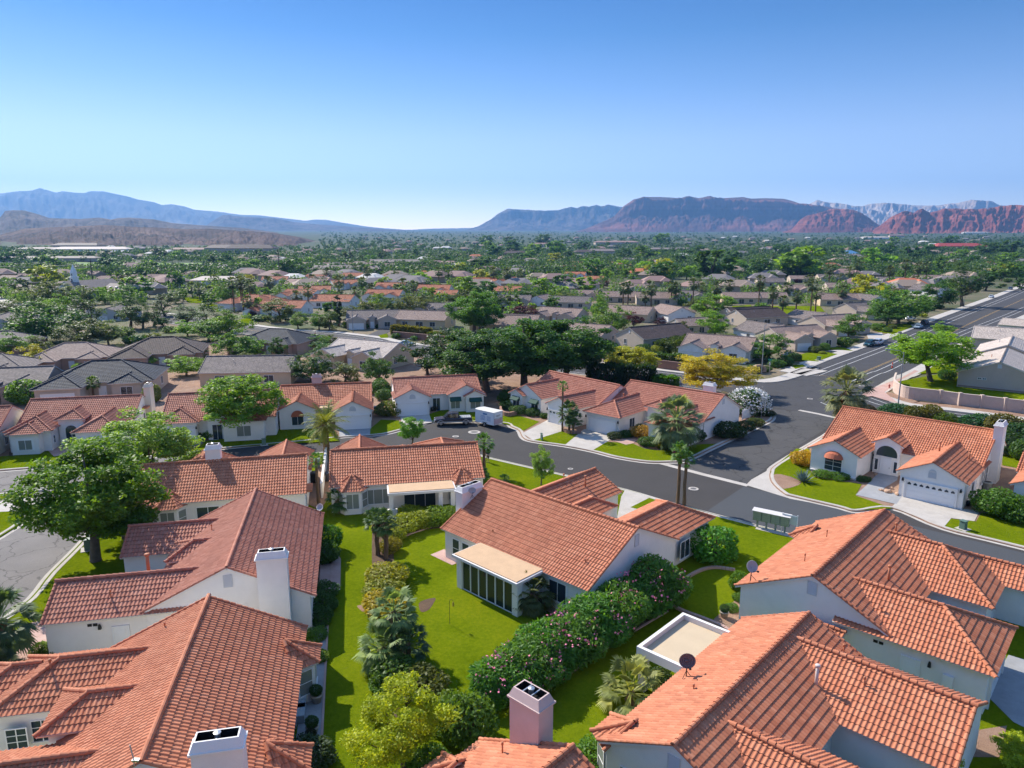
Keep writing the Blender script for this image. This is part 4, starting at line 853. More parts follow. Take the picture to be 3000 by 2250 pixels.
# avenue, and the wide road up to the right
LK = smooth(pts('R3', [(1740, 262), (1900, 268), (2050, 240), (2212, 174)]) + pts('F4', [(350, 1500), (880, 1312), (1070, 1242), (1480, 1078), (1720, 988), (2000, 885), (2212, 800), (2500, 690), (2900, 600)]), 4)
RK = smooth(pts('Z3', [(585, 885), (690, 820), (920, 690), (1080, 625)]) + pts('F4', [(1760, 1225), (2212, 1030), (2500, 905), (3000, 730)]), 4)
sheet('road', ANK + ASK[::-1], -0.028, ASPH_A)
sheet('road', RNK + [(140, 60), (120, 50)] + RSK[::-1] + [(44, 124), (40, 138), (44, 143), (60, 133)], -0.026, ASPH_A)
sheet('road', LK + RK[::-1] + [(58, 112), (44, 122)], -0.024, ASPH_A)
SIDEW = CONC
strip('sidewalk', LK, 3.2, 0.09, SIDEW, 0.2); strip('kerb', LK, 0.35, 0.11, CONC, 0.2, face=0.3)
strip('sidewalk', ANK, 2.6, 0.09, SIDEW, 0.2)
strip('sidewalk', RK[3:], -3.0, 0.09, SIDEW, 0.2); strip('sidewalk', RNK, 2.4, 0.09, SIDEW, 0.2); strip('kerb', ASK, -0.4, 0.11, CONC, 0.2)
strip('gravel_strip', offset(RNK, 2.42), 2.6, 0.075, GRAVEL, 0.15)
sheet('concrete_apron', pts('Z3', [(560, 900), (690, 815), (1000, 700), (1120, 630), (1160, 640), (1000, 720), (930, 770), (820, 850), (960, 960), (830, 930), (700, 890)]), 0.095, PINKC)
wl = lambda o, P=LK, w=0.16, mt=PAINT: strip('road_marking', offset(P, o), w, -0.012, mt)
for o in (-3.2, -5.2): wl(o, LK[12:])
for o in (3.2, 5.2): wl(o, RK[5:])
for o in (-11.0, -11.35): wl(o, LK[12:], 0.12, YPAINT)
for o in (-1.6,): wl(o, ANK); wl(o, RNK[6:])
for o in (-6.6, -6.95): wl(o, ANK, 0.12, YPAINT); wl(o, RNK[8:], 0.12, YPAINT)
wl(-12.2, ANK); wl(-12.8, RNK[8:]); wl(-3.6, RNK[6:])
sheet('road', pts('F2', [(1010, 1068), (1120, 1020), (1195, 985), (1330, 955), (1330, 985), (1200, 1035), (1160, 1090)]), -0.018, ASPH_A)
# lawns, drives, paths and beds laid on the blocks
def lay(name, r, l, mat, z=0.115, sm=0):
    P = pts(r, l); return sheet(name, smooth(P, sm, True) if sm else P, z, mat)
lay('lawn', 'R3', [(135, 475), (240, 478), (400, 525), (300, 582), (268, 576), (216, 549), (140, 530)], LAWN)
lay('driveway', 'R3', [(288, 600), (455, 512), (560, 530), (550, 585), (358, 646)], CONC, 0.12)
lay('lawn', 'R3', [(362, 644), (520, 578), (650, 606), (562, 676)], LAWN)
lay('driveway', 'R3', [(562, 678), (690, 572), (870, 600), (862, 640), (742, 712)], CONC, 0.12)
lay('path', 'R3', [(850, 640), (1000, 625), (1080, 560), (1110, 570), (1010, 665), (960, 675)], PINKC, 0.122)
lay('lawn', 'R3', [(745, 712), (830, 655), (1000, 665), (1080, 700), (1180, 712), (1290, 690), (1430, 672), (1545, 668), (1425, 741), (1330, 776), (1250, 781), (1100, 781), (900, 751)], LAWN)
lay('driveway', 'R2', [(425, 330), (632, 322), (628, 393), (470, 400), (430, 395)], GREYC, 0.12)
lay('lawn', 'R2', [(630, 350), (700, 290), (815, 295), (836, 350), (700, 382), (630, 392)], LAWN)
lay('driveway', 'R2', [(820, 244), (1005, 234), (1030, 308), (985, 316), (850, 350), (838, 345)], CONC, 0.12)
lay('lawn', 'R2', [(1012, 255), (1100, 225), (1330, 215), (1460, 240), (1460, 304), (1060, 302), (1030, 306)], LAWN)
lay('lawn', 'R1', [(1145, 510), (1190, 455), (1290, 470), (1330, 430), (1480, 410), (1720, 380), (1830, 345), (1960, 345), (2120, 350), (2160, 395), (2200, 428), (1450, 472)], LAWN)
lay('driveway', 'R1', [(1060, 515), (1130, 420), (1330, 400), (1310, 445), (1180, 480), (1140, 510)], GREYC, 0.12)
lay('lawn', 'R1', [(-300, 560), (0, 530), (350, 490), (700, 480), (720, 548), (340, 586), (0, 615), (-300, 640)], LAWN)
lay('bed', 'R1', [(60, 500), (330, 470), (345, 492), (60, 528)], SOIL, 0.12); lay('path', 'R1', [(310, 490), (455, 400), (480, 410), (480, 470), (420, 520), (350, 530)], PINKC, 0.122)
lay('driveway', 'R1', [(440, 470), (780, 450), (850, 530), (500, 570)], CONC, 0.12)
lay('lawn', 'R4', [(568, 850), (640, 780), (735, 700), (820, 700), (830, 850), (870, 890), (1160, 930), (1120, 1005), (1360, 1088), (1130, 1100), (1000, 1070), (720, 1005), (655, 980), (583, 908)], LAWN)
lay('gravel_bed', 'R4', [(573, 880), (640, 868), (770, 920), (660, 962), (600, 935)], GRAVEL, 0.125, 3)
lay('path', 'R4', [(1120, 1000), (1190, 940), (1280, 845), (1400, 840), (1390, 905), (1300, 960), (1420, 1010), (1385, 1062)], GREYC, 0.122)
lay('driveway', 'R4', [(1355, 1078), (1430, 1002), (1770, 1085), (1925, 1105), (1890, 1172), (1740, 1152), (1690, 1212)], CONC, 0.12)
lay('lawn', 'R4', [(1697, 1208), (1735, 1155), (1900, 1174), (1935, 1115), (2212, 1180), (2500, 1260), (2500, 1410), (2212, 1340)], LAWN)
lay('lawn', 'R4', [(2070, 740), (2212, 720), (2400, 760), (2300, 850), (2070, 808)], LAWN)
lay('driveway', 'R1', [(-300, 830), (160, 808), (206, 880), (-300, 905)], CONC, 0.12)
lay('path', 'R2', [(235, 700), (335, 545), (390, 545), (385, 745), (310, 880), (215, 835)], GRAVEL, 0.12)
lay('patio', 'R6', [(310, 293), (425, 293), (440, 310), (436, 510), (422, 527), (362, 527), (300, 470)], PINKC, 0.13)
lay('path', 'R6', [(250, 730), (352, 730), (300, 1700), (120, 1700)], GREYC, 0.12); lay('bed', 'R6', [(305, 300), (378, 300), (350, 735), (240, 735)], SOIL, 0.118)
lay('patio', 'R6', [(1020, 285), (1110, 248), (1215, 330), (1160, 352)], PINKC, 0.13); lay('patio', 'R6', [(1195, 470), (1560, 668), (1600, 640), (1240, 450)], PINKC, 0.125); lay('path', 'R6', [(1750, 590), (1960, 690), (1905, 712), (1730, 630)], PINKC, 0.125)
lay('bed', 'R7', [(90, 1225), (330, 1255), (780, 935), (1235, 655), (1340, 470), (1240, 440), (700, 650), (140, 1020)], SOIL, 0.118)
lay('bed', 'R6', [(645, 60), (770, 90), (1190, 60), (1190, 95), (960, 125), (830, 170), (780, 230), (800, 700), (860, 900), (950, 1100), (1040, 1300), (760, 1420), (690, 1050), (650, 700), (640, 250)], SOIL, 0.118)
for r, l in (('R6', [(1090, 85), (960, 125), (840, 170), (775, 235)]), ('R7', [(340, 1260), (780, 935), (1235, 655)]), ('R6', [(380, 300), (350, 735), (300, 1640)])): strip('edging', smooth(pts(r, l), 4), 0.14, 0.2, PINKC, 0.12)
for l in ([(1330, 455), (1400, 410), (1480, 378), (1560, 372), (1665, 388)], [(1245, 610), (1330, 655), (1450, 700), (1560, 745), (1640, 790)]):
    P = smooth(pts('R7', l), 5); m = MB()
    for a, b in zip(P, P[1:]):
        d = np.array(b) - np.array(a); n = np.array([-d[1], d[0]]) / np.linalg.norm(d) * 0.14; a2, b2 = np.array(a) + d * .06, np.array(a) + d * .94
        m.hexa([(*(a2 - n), .05), (*(b2 - n), .05), (*(b2 + n), .05), (*(a2 + n), .05), (*(a2 - n), .3), (*(b2 - n), .3), (*(b2 + n), .3), (*(a2 + n), .3)])
    tag(m.build('garden_edging', PINKC), 'pinkish block edging curving round the lawn beside the ' + ('right house gable' if l[0][0] > 1300 else 'oleander hedge and patio'), 'edging')
lay('gravel_bed', 'R7', [(1530, 700), (1685, 565), (1720, 700), (1650, 790), (1520, 725)], GRAVEL, 0.12)
lay('driveway', 'R3', [(955, 966), (1195, 1032), (1040, 1150), (900, 1160), (930, 1010)], CONC, 0.12); lay('lawn', 'R3', [(988, 1082), (1115, 1018), (1198, 1036), (1060, 1100)], LAWN, 0.126)
lay('driveway', 'R8', [(1960, 1190), (2110, 935), (2300, 990), (2300, 1450), (2140, 1370)], GREYC, 0.12); lay('gravel_bed', 'R8', [(1870, 1430), (2100, 1395), (2050, 1600), (1800, 1600)], GRAVEL, 0.122)
lay('driveway', 'R5', [(60, 980), (165, 735), (320, 700), (330, 900), (220, 960)], PINKC, 0.12); lay('concrete_apron', 'R4', [(480, 1205), (760, 1270), (735, 1285), (470, 1222)], CONC, 0.118)
lay('bare_soil', 'R6', [(945, 600), (990, 575), (1050, 565), (1045, 590), (1010, 640), (960, 655)], SOIL, 0.108, 3); lay('bare_soil', 'R6', [(545, 615), (605, 615), (600, 650), (575, 650)], GRAVEL, 0.107, 3)
# ---------------------------------------------------------------- near plants
def ht(r, px, yt, y): return top_z(r, px, yt, y) + 0.3
x, y = at('R1', 622, 1205); tree('near1', x, y, ht('R1', 560, 465, y), 10.6, (0.11, 0.22, 0.02), 'big dark green tree with a spreading crown on the left verge', rz=2.9)
x, y = at('R1', 800, 1065); tree('near2', x, y, 6.5, 5.0, (0.05, 0.11, 0.022), 'smaller dark tree standing just right of the big dark tree', rz=2.0)
x, y = at('R1', 965, 800); tree('near2', x, y, ht('R1', 960, 250, y), 13.0, (0.20, 0.34, 0.05), 'light green airy tree behind the big dark tree', rz=4.2)
x, y = at('R1', 1590, 415); tree('near3', x, y, ht('R1', 1570, 15, y), 11.5, (0.17, 0.31, 0.035), 'round light green street tree hiding a tiled house', rz=1.0)
x, y = at('R2', 1737, 715); tree('near2', x, y, 4.9, 2.9, (0.22, 0.36, 0.07), 'slim young tree on the lawn strip by the street', rz=3.0)
x, y = at('R2', 897, 475); tree('near3', x, y, 4.4, 4.0, (0.13, 0.30, 0.03), 'small round tree showing above the hedge-side house roof', rz=5.0)
x, y = at('R6', 850, 1700); tree('near2', x, y, ht('R6', 850, 1115, y), 5.6, (0.33, 0.40, 0.012), 'yellow green tree at the bottom edge beside the hedge line', rz=0.3)
x, y = at('R8', 1640, 1760); tree('near3', x, y, ht('R8', 1640, 1470, y), 2.7, (0.33, 0.38, 0.015), 'yellow green bush tree overlapping the lower right roof', rz=1.3)
x, y = at('R8', 2200, 1700); tree('near3', x, y, ht('R8', 2150, 1530, y), 3.2, (0.32, 0.40, 0.015), 'yellow green tree in the lower right corner', rz=2.3)
x, y = at('R3', 1510, 345); tree('near2', x, y, ht('R3', 1500, 75, y), 15.5, (0.46, 0.40, 0.03), 'wide yellow tree beside the avenue, behind the corner house', rz=2.6)
x, y = at('R3', 985, 245); tree('near3', x, y, ht('R3', 1000, 45, y), 11.5, (0.36, 0.38, 0.03), 'yellow green tree in front of the avenue hedge', rz=0.2)
for i, (a, b, H, W, c, lb) in enumerate([(60, 330, 12, 16, (0.06, 0.14, 0.03), 'broad dark tree at the left of the dark clump behind the green awnings'), (300, 300, 13.5, 18, (0.07, 0.17, 0.03), 'tallest dark green tree of the clump behind the green awnings'), (560, 280, 13, 17, (0.06, 0.15, 0.028), 'dark tree at the right of the clump, beside the avenue'), (-120, 260, 11, 11, (0.06, 0.12, 0.04), 'dull dark tree left of the dark clump')]):
    x, y = at('R3', a, b); tree('near1' if i != 3 else 'mid3', x, y, H, W, c, lb, rz=i * 1.7)
x, y = at('R4', 1605, 265); tree('near3', x, y, ht('F4', 1500, 1180, y), 16.0, (0.20, 0.36, 0.02), 'large round green tree on the raised lawn inside the curved wall', rz=0.9)
# palms
x, y = at('R2', 350, 548); e = empty('date_palm', (x, y, 0), 0.4); tag(e, 'feather palm with thick trunk in front of the rust awning house', 'palm')
put('trunk', pole_mesh('trunk', 5.0, 0.42, 0.36, PALMBARK, 3), e); put('crown', FEATHER, e, (0, 0, 5.1), 3.3, col=(0.20, 0.23, 0.04))
def fp(r, px, py, h, rad, col, lb, **k):
    x, y = at(r, px, py); return fan_palm(x, y, h, rad, col, lb, **k)
PG = (0.12, 0.24, 0.04)
fp('R2', 1368, 648, 4.2, 1.5, PG, 'fan palm with brown trunk at the end of the patio house, beside the standing person', tr=1.1)
fp('R3', 1295, 1050, 6.0, 1.35, PG, 'left and taller fan palm of the pair by the street', m=FAN[0]); fp('R3', 1335, 1062, 5.4, 1.25, PG, 'right and shorter fan palm of the pair by the street', m=FAN[1])
fp('R3', 1278, 705, 4.4, 4.3, (0.17, 0.23, 0.11), 'big bushy fan palm in front of the corner house', m=FAN[2], skirt=1.6, tr=2.6)
fp('R3', 546, 588, 7.2, 1.1, PG, 'thin tall fan palm beside the driveway of the angled house', m=FAN[1], tr=0.75)
fp('R3', 592, 585, 3.0, 2.2, (0.07, 0.13, 0.04), 'short full fan palm clump beside the thin tall palm', m=FAN[0], skirt=0.7); fp('R3', 618, 600, 2.3, 1.7, (0.07, 0.13, 0.04), 'lowest fan palm in the clump by the driveway', m=FAN[1], skirt=0.6)
fp('R4', 1040, 560, 6.0, 4.2, (0.19, 0.22, 0.10), 'pale green fan palm behind the dome awning house', m=FAN[2], skirt=1.6, tr=2.2)
fp('R7', 985, 1260, 1.1, 2.5, (0.26, 0.29, 0.08), 'low yellowish fan palm on the shady grass by the patio roof', m=FAN[0], tr=1.5)
fp('R7', 355, 640, 1.6, 1.9, (0.12, 0.14, 0.05), 'fan palm in the ringed bed beside the sunroom', m=FAN[2], skirt=1.0, tr=1.6)
fp('R6', 678, 285, 3.6, 1.5, (0.08, 0.15, 0.035), 'left palm of the twin palms in the hedge line', m=FAN[1], skirt=0.9, tr=1.1); fp('R6', 735, 310, 3.7, 1.45, (0.085, 0.155, 0.035), 'right palm of the twin palms in the hedge line', m=FAN[0], skirt=0.9, tr=1.1)
fp('R6', 790, 915, 3.3, 2.0, (0.20, 0.29, 0.10), 'palm with spiky crown midway along the hedge line', m=FAN[0], skirt=0.9, tr=1.3)
fp('R6', 720, 1010, 1.6, 2.1, (0.20, 0.29, 0.10), 'low drooping palm below the spiky hedge palm, on its left', m=FAN[2], tr=1.0); fp('R6', 880, 990, 1.7, 1.7, (0.06, 0.11, 0.04), 'low dark palm below the spiky hedge palm, on its right', m=FAN[1], tr=1.0)
fp('R5', 30, 1010, 3.6, 2.9, (0.09, 0.15, 0.06), 'fan palm at the left edge beside the pink driveway', m=FAN[2], skirt=1.0, tr=1.8); fp('R5', 20, 1150, 1.2, 1.8, (0.10, 0.13, 0.06), 'drooping brownish palm at the left edge, below the fan palm', m=FAN[0], skirt=1.2, tr=2)
fp('R2', 295, 850, 5.4, 1.1, PG, 'thin leaning fan palm between the two tiled houses', m=FAN[1], tr=0.9)
fp('R2', 430, 895, 1.7, 1.7, (0.07, 0.14, 0.03), 'fan palm shrub at the left corner of the patio house', m=FAN[0], skirt=0.4); fp('R2', 1345, 720, 1.6, 1.3, PG, 'little fan palm at the right corner of the patio house', m=FAN[1])
fp('R2', 1500, 695, 0.4, 0.9, PG, 'tiny palm sprout on the lawn strip', m=FAN[1]); fp('R1', 1545, 385, 3.4, 1.6, PG, 'fan palm under the round street tree', m=FAN[0]); fp('R1', 610, 160, 3.2, 1.6, (0.12, 0.2, 0.05), 'palm top showing against the dark blue roof', m=FAN[0])
# clipped and loose shrubs: place, radius, height, colour
def sb(r, px, py, rad, h, col, lb, **k):
    x, y = at(r, px, py); return bush(x, y, rad, h, col, lb, **k)
DG, MG, YG, OG = (0.06, 0.13, 0.025), (0.10, 0.21, 0.022), (0.24, 0.29, 0.015), (0.42, 0.28, 0.02)
sb('R3', 1520, 1400, 2.35, 3.6, (0.085, 0.25, 0.03), 'large round green shrub at the corner of the sunroom house')
sb('R3', 1628, 622, 2.3, 2.7, (0.04, 0.075, 0.02), 'big dark clipped shrub along the long gable wall'); sb('R3', 1735, 570, 1.5, 1.6, (0.04, 0.08, 0.02), 'dark shrub beside the white gate panel'); sb('R3', 1800, 545, 1.3, 1.4, (0.07, 0.10, 0.02), 'olive shrub by the street sign'); sb('R3', 1865, 480, 1.6, 1.0, (0.05, 0.08, 0.025), 'low shrub at the tip of the corner bed')
e = sb('R3', 1752, 470, 3.1, 5.0, (0.06, 0.13, 0.03), 'round oleander covered in white blossom at the street corner')
FLOW = plain('white_petal', (0.85, 0.82, 0.76), 0.7); PINKF = plain('pink_petal', (0.75, 0.22, 0.32), 0.7)
def flowers(seed, n, size, mat, r=1.0, rz=0.8, lo=-0.2):
    rng = np.random.default_rng(seed); d = rng.normal(size=(n * 3, 3)); d /= np.linalg.norm(d, axis=1)[:, None]; d = d[d[:, 2] > lo][:n]
    c = d * np.array([r, r, rz]) * rng.uniform(.98, 1.14, len(d))[:, None]; c[:, 2] = np.abs(c[:, 2] * .95 + rz * .88)
    k = 3; c = np.repeat(c, k, 0) + rng.normal(0, size * .7, (len(c) * k, 3)); V, F, t = leaf_quads(rng, c, size, 0.9, 0.6)
    me = quads('blossom', V, F); me.materials.append(mat); return me
put('blossom', flowers(3, 620, 0.09, FLOW, lo=-0.5), e, s=(3.1, 3.1, 5.0 / 1.75))
sb('R3', 1052, 625, 1.5, 2.2, (0.30, 0.19, 0.025), 'orange tinged shrub in front of the corner house'); sb('R3', 1110, 680, 1.6, 1.6, DG, 'dark shrub right of the orange tinged shrub'); sb('R3', 1195, 692, 1.0, 1.2, (0.22, 0.25, 0.02), 'small yellow shrub left of the bushy fan palm'); sb('R3', 885, 632, 1.1, 1.3, (0.05, 0.08, 0.03), 'dusky shrub by the corner house garage'); sb('R3', 950, 620, 1.3, 1.2, DG, 'low dark shrub below the corner house window'); sb('R3', 1020, 575, 1.2, 1.4, DG, 'dark shrub beside the corner house entry'); sb('R3', 1400, 645, 1.6, 2.3, (0.05, 0.10, 0.03), 'dark shrub at the gable foot behind the bushy fan palm')
for a, b, rd, hh, lb in ((200, 440, 1.6, 1.8, 'shrub inside the curved stone planter'), (268, 470, 1.5, 1.8, 'dark shrub under the left green awning of the angled house'), (360, 480, 1.5, 1.6, 'dark shrub under the right green awning of the angled house'), (180, 395, 1.5, 2.6, 'tall shrub behind the curved stone planter'), (430, 500, .8, 1.1, 'small shrub left of the angled house garage')): sb('R3', a, b, rd, hh, DG, lb)
for a, b, rd, hh, c, lb in ((750, 262, 2.1, 2.9, (0.11, 0.15, 0.015), 'broad olive shrub between the two white garages'), (1215, 215, 1.9, 3.6, DG, 'tall shrub between the two green awnings'), (1150, 215, 1.0, 1.0, DG, 'low shrub under the left green awning'), (1290, 215, 1.2, 1.1, DG, 'low shrub under the right green awning'), (1040, 230, .7, 1.2, (.08, .07, .02), 'potted shrub beside the white garage'), (8, 330, 1.2, 1.7, MG, 'round shrub at the left wall of the rust awning house'), (290, 395, 1.4, 1.2, MG, 'low shrub behind the feather palm')): sb('R2', a, b, rd, hh, c, lb)
for a, b, rd, hh, c, lb in ((1765, 340, 1.5, 2.4, MG, 'rounded shrub between the street tree and the awning house'), (1365, 410, 1.2, 1.6, MG, 'clipped shrub at the entry of the half hidden house'), (1255, 420, 1.2, 1.6, DG, 'dark clipped shrub left of that entry'), (1450, 400, 1.0, 1.2, DG, 'low shrub under the street tree window'), (1500, 395, .9, 1.1, DG, 'second low shrub under the street tree window')): sb('R1', a, b, rd, hh, c, lb)
for a, b, rd, hh, c, lb in ((772, 805, 1.4, 2.4, OG, 'yellow orange shrub at the left wall of the dome awning house'), (908, 880, 1.2, 1.0, MG, 'left of two low shrubs under the dome awning window'), (1012, 895, 1.2, 1.0, MG, 'right of two low shrubs under the dome awning window'), (2015, 1125, 2.1, 3.4, (.08, .18, .02), 'left of two round shrubs at the right edge'), (2165, 1160, 2.1, 3.2, (.075, .17, .02), 'right of two round shrubs at the right edge'), (1170, 905, .9, .7, DG, 'low plants beside the entry walk')): sb('R4', a, b, rd, hh, c, lb)
for i, (a, b, rd, hh, c, lb) in enumerate([(1380, 490, 2.6, 2.6, (.035, .11, .04), 'blue green juniper behind the dome awning roof, leftmost'), (1510, 520, 2.0, 3.0, (.10, .11, .02), 'olive shrub behind the roof, between the junipers'), (1600, 530, 2.0, 3.6, (.13, .13, .02), 'tall olive shrub behind the middle of the roof'), (1690, 550, 1.9, 2.6, (.10, .17, .02), 'bright shrub behind the roof, right of the olive shrubs'), (1760, 560, 1.6, 2.0, (.08, .13, .02), 'low shrub behind the roof beside the bright shrub'), (1920, 590, 3.0, 3.4, (.035, .11, .04), 'blue green juniper left of the end chimney'), (2080, 640, 2.8, 4.4, (.11, .11, .02), 'tall olive shrub behind the end chimney'), (2170, 690, 2.6, 4.0, (.04, .10, .03), 'dark shrub right of the end chimney'), (2120, 730, 2.4, 3.4, (.035, .08, .025), 'dark shrub in the shade below the end chimney'), (1190, 470, 1.5, 1.8, (.06, .05, .02), 'brownish shrub beside the pale palm'), (2240, 780, 2.2, 3.5, DG, 'dark shrub at the far right of the chimney shrubs')]): sb('R4', a, b, rd, hh, c, lb)
for a, b, rd, hh, c, lb in ((370, 250, 1.3, 3.0, (.06, .17, .02), 'bright climbing shrub at the back corner of the chimney house'), (350, 330, 1.2, 2.4, DG, 'dark wall shrub above the pink patio'), (335, 560, 1.1, 1.6, DG, 'dark wall shrub just below the pink patio'), (315, 640, 1.2, 1.7, DG, 'dark wall shrub by the chimney house corner'), (300, 720, 1.1, 1.4, DG, 'low dark shrub at the foot of the chimney house corner'), (290, 820, .8, 1.0, MG, 'shrub at the upper bay window of the nearest house'), (300, 960, .7, .8, (.16, .25, .02), 'bright little shrub on the walk of the nearest house'), (255, 1620, 1.3, 1.6, (.06, .10, .04), 'shrub at the bottom of the walk of the nearest house')): sb('R6', a, b, rd, hh, c, lb)
for a, b, rd, hh, c, lb in ((840, 130, 1.7, 2.0, YG, 'yellow green hedge mound nearest the patio house, left'), (780, 190, 1.2, 1.6, YG, 'yellow green hedge mound at the bend of the hedge line'), (960, 90, 1.7, 2.0, YG, 'yellow green hedge mound beside the bare strip'), (1060, 80, 1.7, 2.1, (.15, .24, .018), 'clipped green hedge mound in front of the patio'), (1150, 62, 1.5, 2.0, (.15, .24, .018), 'rightmost hedge mound beside the big chimney'), (890, 60, 1.5, 1.9, YG, 'hedge mound in front of the patio post'),
        (735, 470, 2.0, 2.0, (.26, .27, .015), 'yellow hedge mound below the twin palms'), (725, 560, 1.8, 1.7, (.22, .25, .015), 'middle yellow hedge mound'), (725, 650, 1.9, 1.9, (.36, .30, .015), 'golden hedge mound above the spiky palm'), (760, 260, 1.1, 1.7, (.20, .19, .02), 'orange tinted hedge plants behind the twin palms'), (780, 830, 1.4, 1.7, MG, 'green mound beside the spiky palm trunk'), (800, 1120, 1.6, 2.2, (.075, .15, .02), 'round green shrub below the spiky palm'), (950, 1190, 1.7, 2.0, (.10, .12, .015), 'brownish green shrub behind the yellow green tree'), (720, 1160, 1.0, 1.1, MG, 'low plants left of the round green shrub'), (1240, 1480, 1.9, 3.2, (.09, .17, .018), 'green shrub at the lower edge right of the yellow green tree'), (1130, 1380, 1.5, 2.2, (.12, .19, .018), 'shrub touching the yellow green tree on its right'), (1000, 1690, 1.3, 1.6, MG, 'shrub at the bottom edge beside the pink chimney roof'), (2080, 1640, 1.3, 1.5, (.10, .22, .02), 'leafy plants by the wall of the lower right house')): sb('R6', a, b, rd, hh, c, lb)
for a, b, rd, hh, c, lb in ((1690, 510, .8, 2.0, (.09, .19, .02), 'light shrub at the back corner of the dish house'), (1640, 640, .6, .7, (.09, .2, .02), 'small plant in the gravel by the dish house'), (1180, 1140, .8, 1.7, (.06, .11, .04), 'shrub beside the patio post'), (1690, 580, .5, .9, (.09, .19, .02), 'small shrub under the light shrub')): sb('R7', a, b, rd, hh, c, lb)
for a, b, lb in ((275, 935, 'light green box shrub at the corner of the garage wing'), (345, 935, 'darker box shrub beside the light box shrub')):
    x, y = at('R5', a, b); bush(x, y, .75, 1.2, (.13, .24, .015) if a < 300 else (.08, .14, .02), lb)
# agave
x, y = at('R4', 780, 915); e = empty('agave', (x, y, .1)); tag(e, 'grey blue agave rosette on the corner of the lawn', 'agave')
m = MB(); rg = random.Random(2)
for i in range(46):
    a = i * 2.4; el = 1.35 - 1.15 * (i / 46); ln = 1.75 * (0.8 + .25 * rg.random()); d = np.array([math.cos(a) * math.cos(el), math.sin(a) * math.cos(el), math.sin(el)]); s_ = np.array([-math.sin(a), math.cos(a), 0]) * .1; u = np.cross(s_, d) * .35
    m.poly([-s_ * .8 + d * .1, d * .1 + u, d * ln * .5 + u * 1.2, d * ln * .5 - s_]); m.poly([d * .1 + u, s_ * .8 + d * .1, d * ln * .5 + s_, d * ln * .5 + u * 1.2]); m.poly([d * ln * .5 - s_, d * ln * .5 + u * 1.2, d * ln]); m.poly([d * ln * .5 + u * 1.2, d * ln * .5 + s_, d * ln])
m.build('leaf_rosette', plain('agave_leaf', (.15, .21, .19), .6, 0, .2, 2), e)
# the oleander row
OL = [bush_mesh('foliage', 60 + i, n=5200, size=0.19, lumpy=0.25, asp=0.3) for i in range(3)]; OF = [flowers(70 + i, 46, 0.075, PINKF, lo=0.0) for i in range(3)]
for i, (a, b, rd, hh, fl) in enumerate([(185, 1150, 2.1, 3.2, .5), (320, 1060, 2.2, 3.3, .3), (450, 960, 2.2, 3.5, .2), (590, 880, 2.3, 3.6, .8), (740, 790, 2.4, 3.8, 1.3), (880, 700, 2.4, 3.8, 1.3), (1010, 610, 2.4, 3.9, .8), (1140, 540, 2.5, 4.2, 1.2)]):
    x, y = at('R7', a, b + 60); e = empty('oleander', (x, y, 0.1), i * 1.1); pos = ['nearest the pink chimney', 'second from the pink chimney', 'third from the pink chimney', 'in the lower middle of the row', 'in the upper middle of the row', 'third from the house gable end', 'second from the house gable end', 'tallest, at the house gable end'][i]
    tag(e, 'oleander bush ' + pos + (', many pink flowers' if fl > 1 else ', few pink flowers'), 'oleander', 'flowering oleander hedge')
    put('foliage', OL[i % 3], e, s=(rd, rd, hh / 1.75), col=(.085 + .015 * (i % 2), .22, .03)); put('stem', STEM, e, s=(rd, rd, hh * .6)); put('blossom', OF[i % 3], e, s=(rd * .98, rd * .98, hh / 1.75), rz=i)
# ---------------------------------------------------------------- vehicles, street furniture, small things
TYRE = plain('tyre_rubber', (0.012, 0.012, 0.013), 0.9); RIM = plain('alloy', (0.45, 0.45, 0.46), 0.35, 0.9); CARGLASS = plain('car_glass', (0.012, 0.016, 0.02), 0.06, spec=0.8)
REDL = plain('tail_light', (0.4, 0.02, 0.02), 0.3); HEADL = plain('head_light', (0.7, 0.7, 0.68), 0.15); CHROME = plain('chrome', (0.6, 0.6, 0.6), 0.2, 1.0)
def loft(m, secs, mi=0):
    """skin closed rings"""
    n0 = len(m.v); k = len(secs[0])
    for s_ in secs: m.v += [tuple(p) for p in s_]
    for i in range(len(secs) - 1):
        for j in range(k): a = n0 + i * k; m.f.append((a + j, a + (j + 1) % k, a + k + (j + 1) % k, a + k + j)); m.m.append(mi)
    m.f.append(tuple(n0 + j for j in range(k - 1, -1, -1))); m.m.append(mi); m.f.append(tuple(n0 + (len(secs) - 1) * k + j for j in range(k))); m.m.append(mi)
def ring(x, w, z0, z1, r=0.12):
    return [(x, -w + r * .5, z0), (x, w - r * .5, z0), (x, w, z0 + r), (x, w, z1 - r), (x, w - r, z1), (x, -w + r, z1), (x, -w, z1 - r), (x, -w, z0 + r)]
def wheel(par, x, y, r=0.36, w=0.24):
    prof = [(r * .55, -w / 2), (r * .92, -w / 2), (r, -w / 2 + .04), (r, w / 2 - .04), (r * .92, w / 2), (r * .55, w / 2)]
    m = MB(); m.tube([(0, z, 0) for q, z in prof], [q for q, z in prof], 18); m.xf(np.eye(3), (x, y, r)); o = m.build('wheel', TYRE, par, True)
    q = MB(); sg = 1 if y > 0 else -1; q.tube([(0, sg * (w / 2 - .03), 0), (0, sg * (w / 2 + .012), 0)], [r * .6, r * .52], 14); q.xf(np.eye(3), (x, y, r)); q.build('rim', RIM, o)
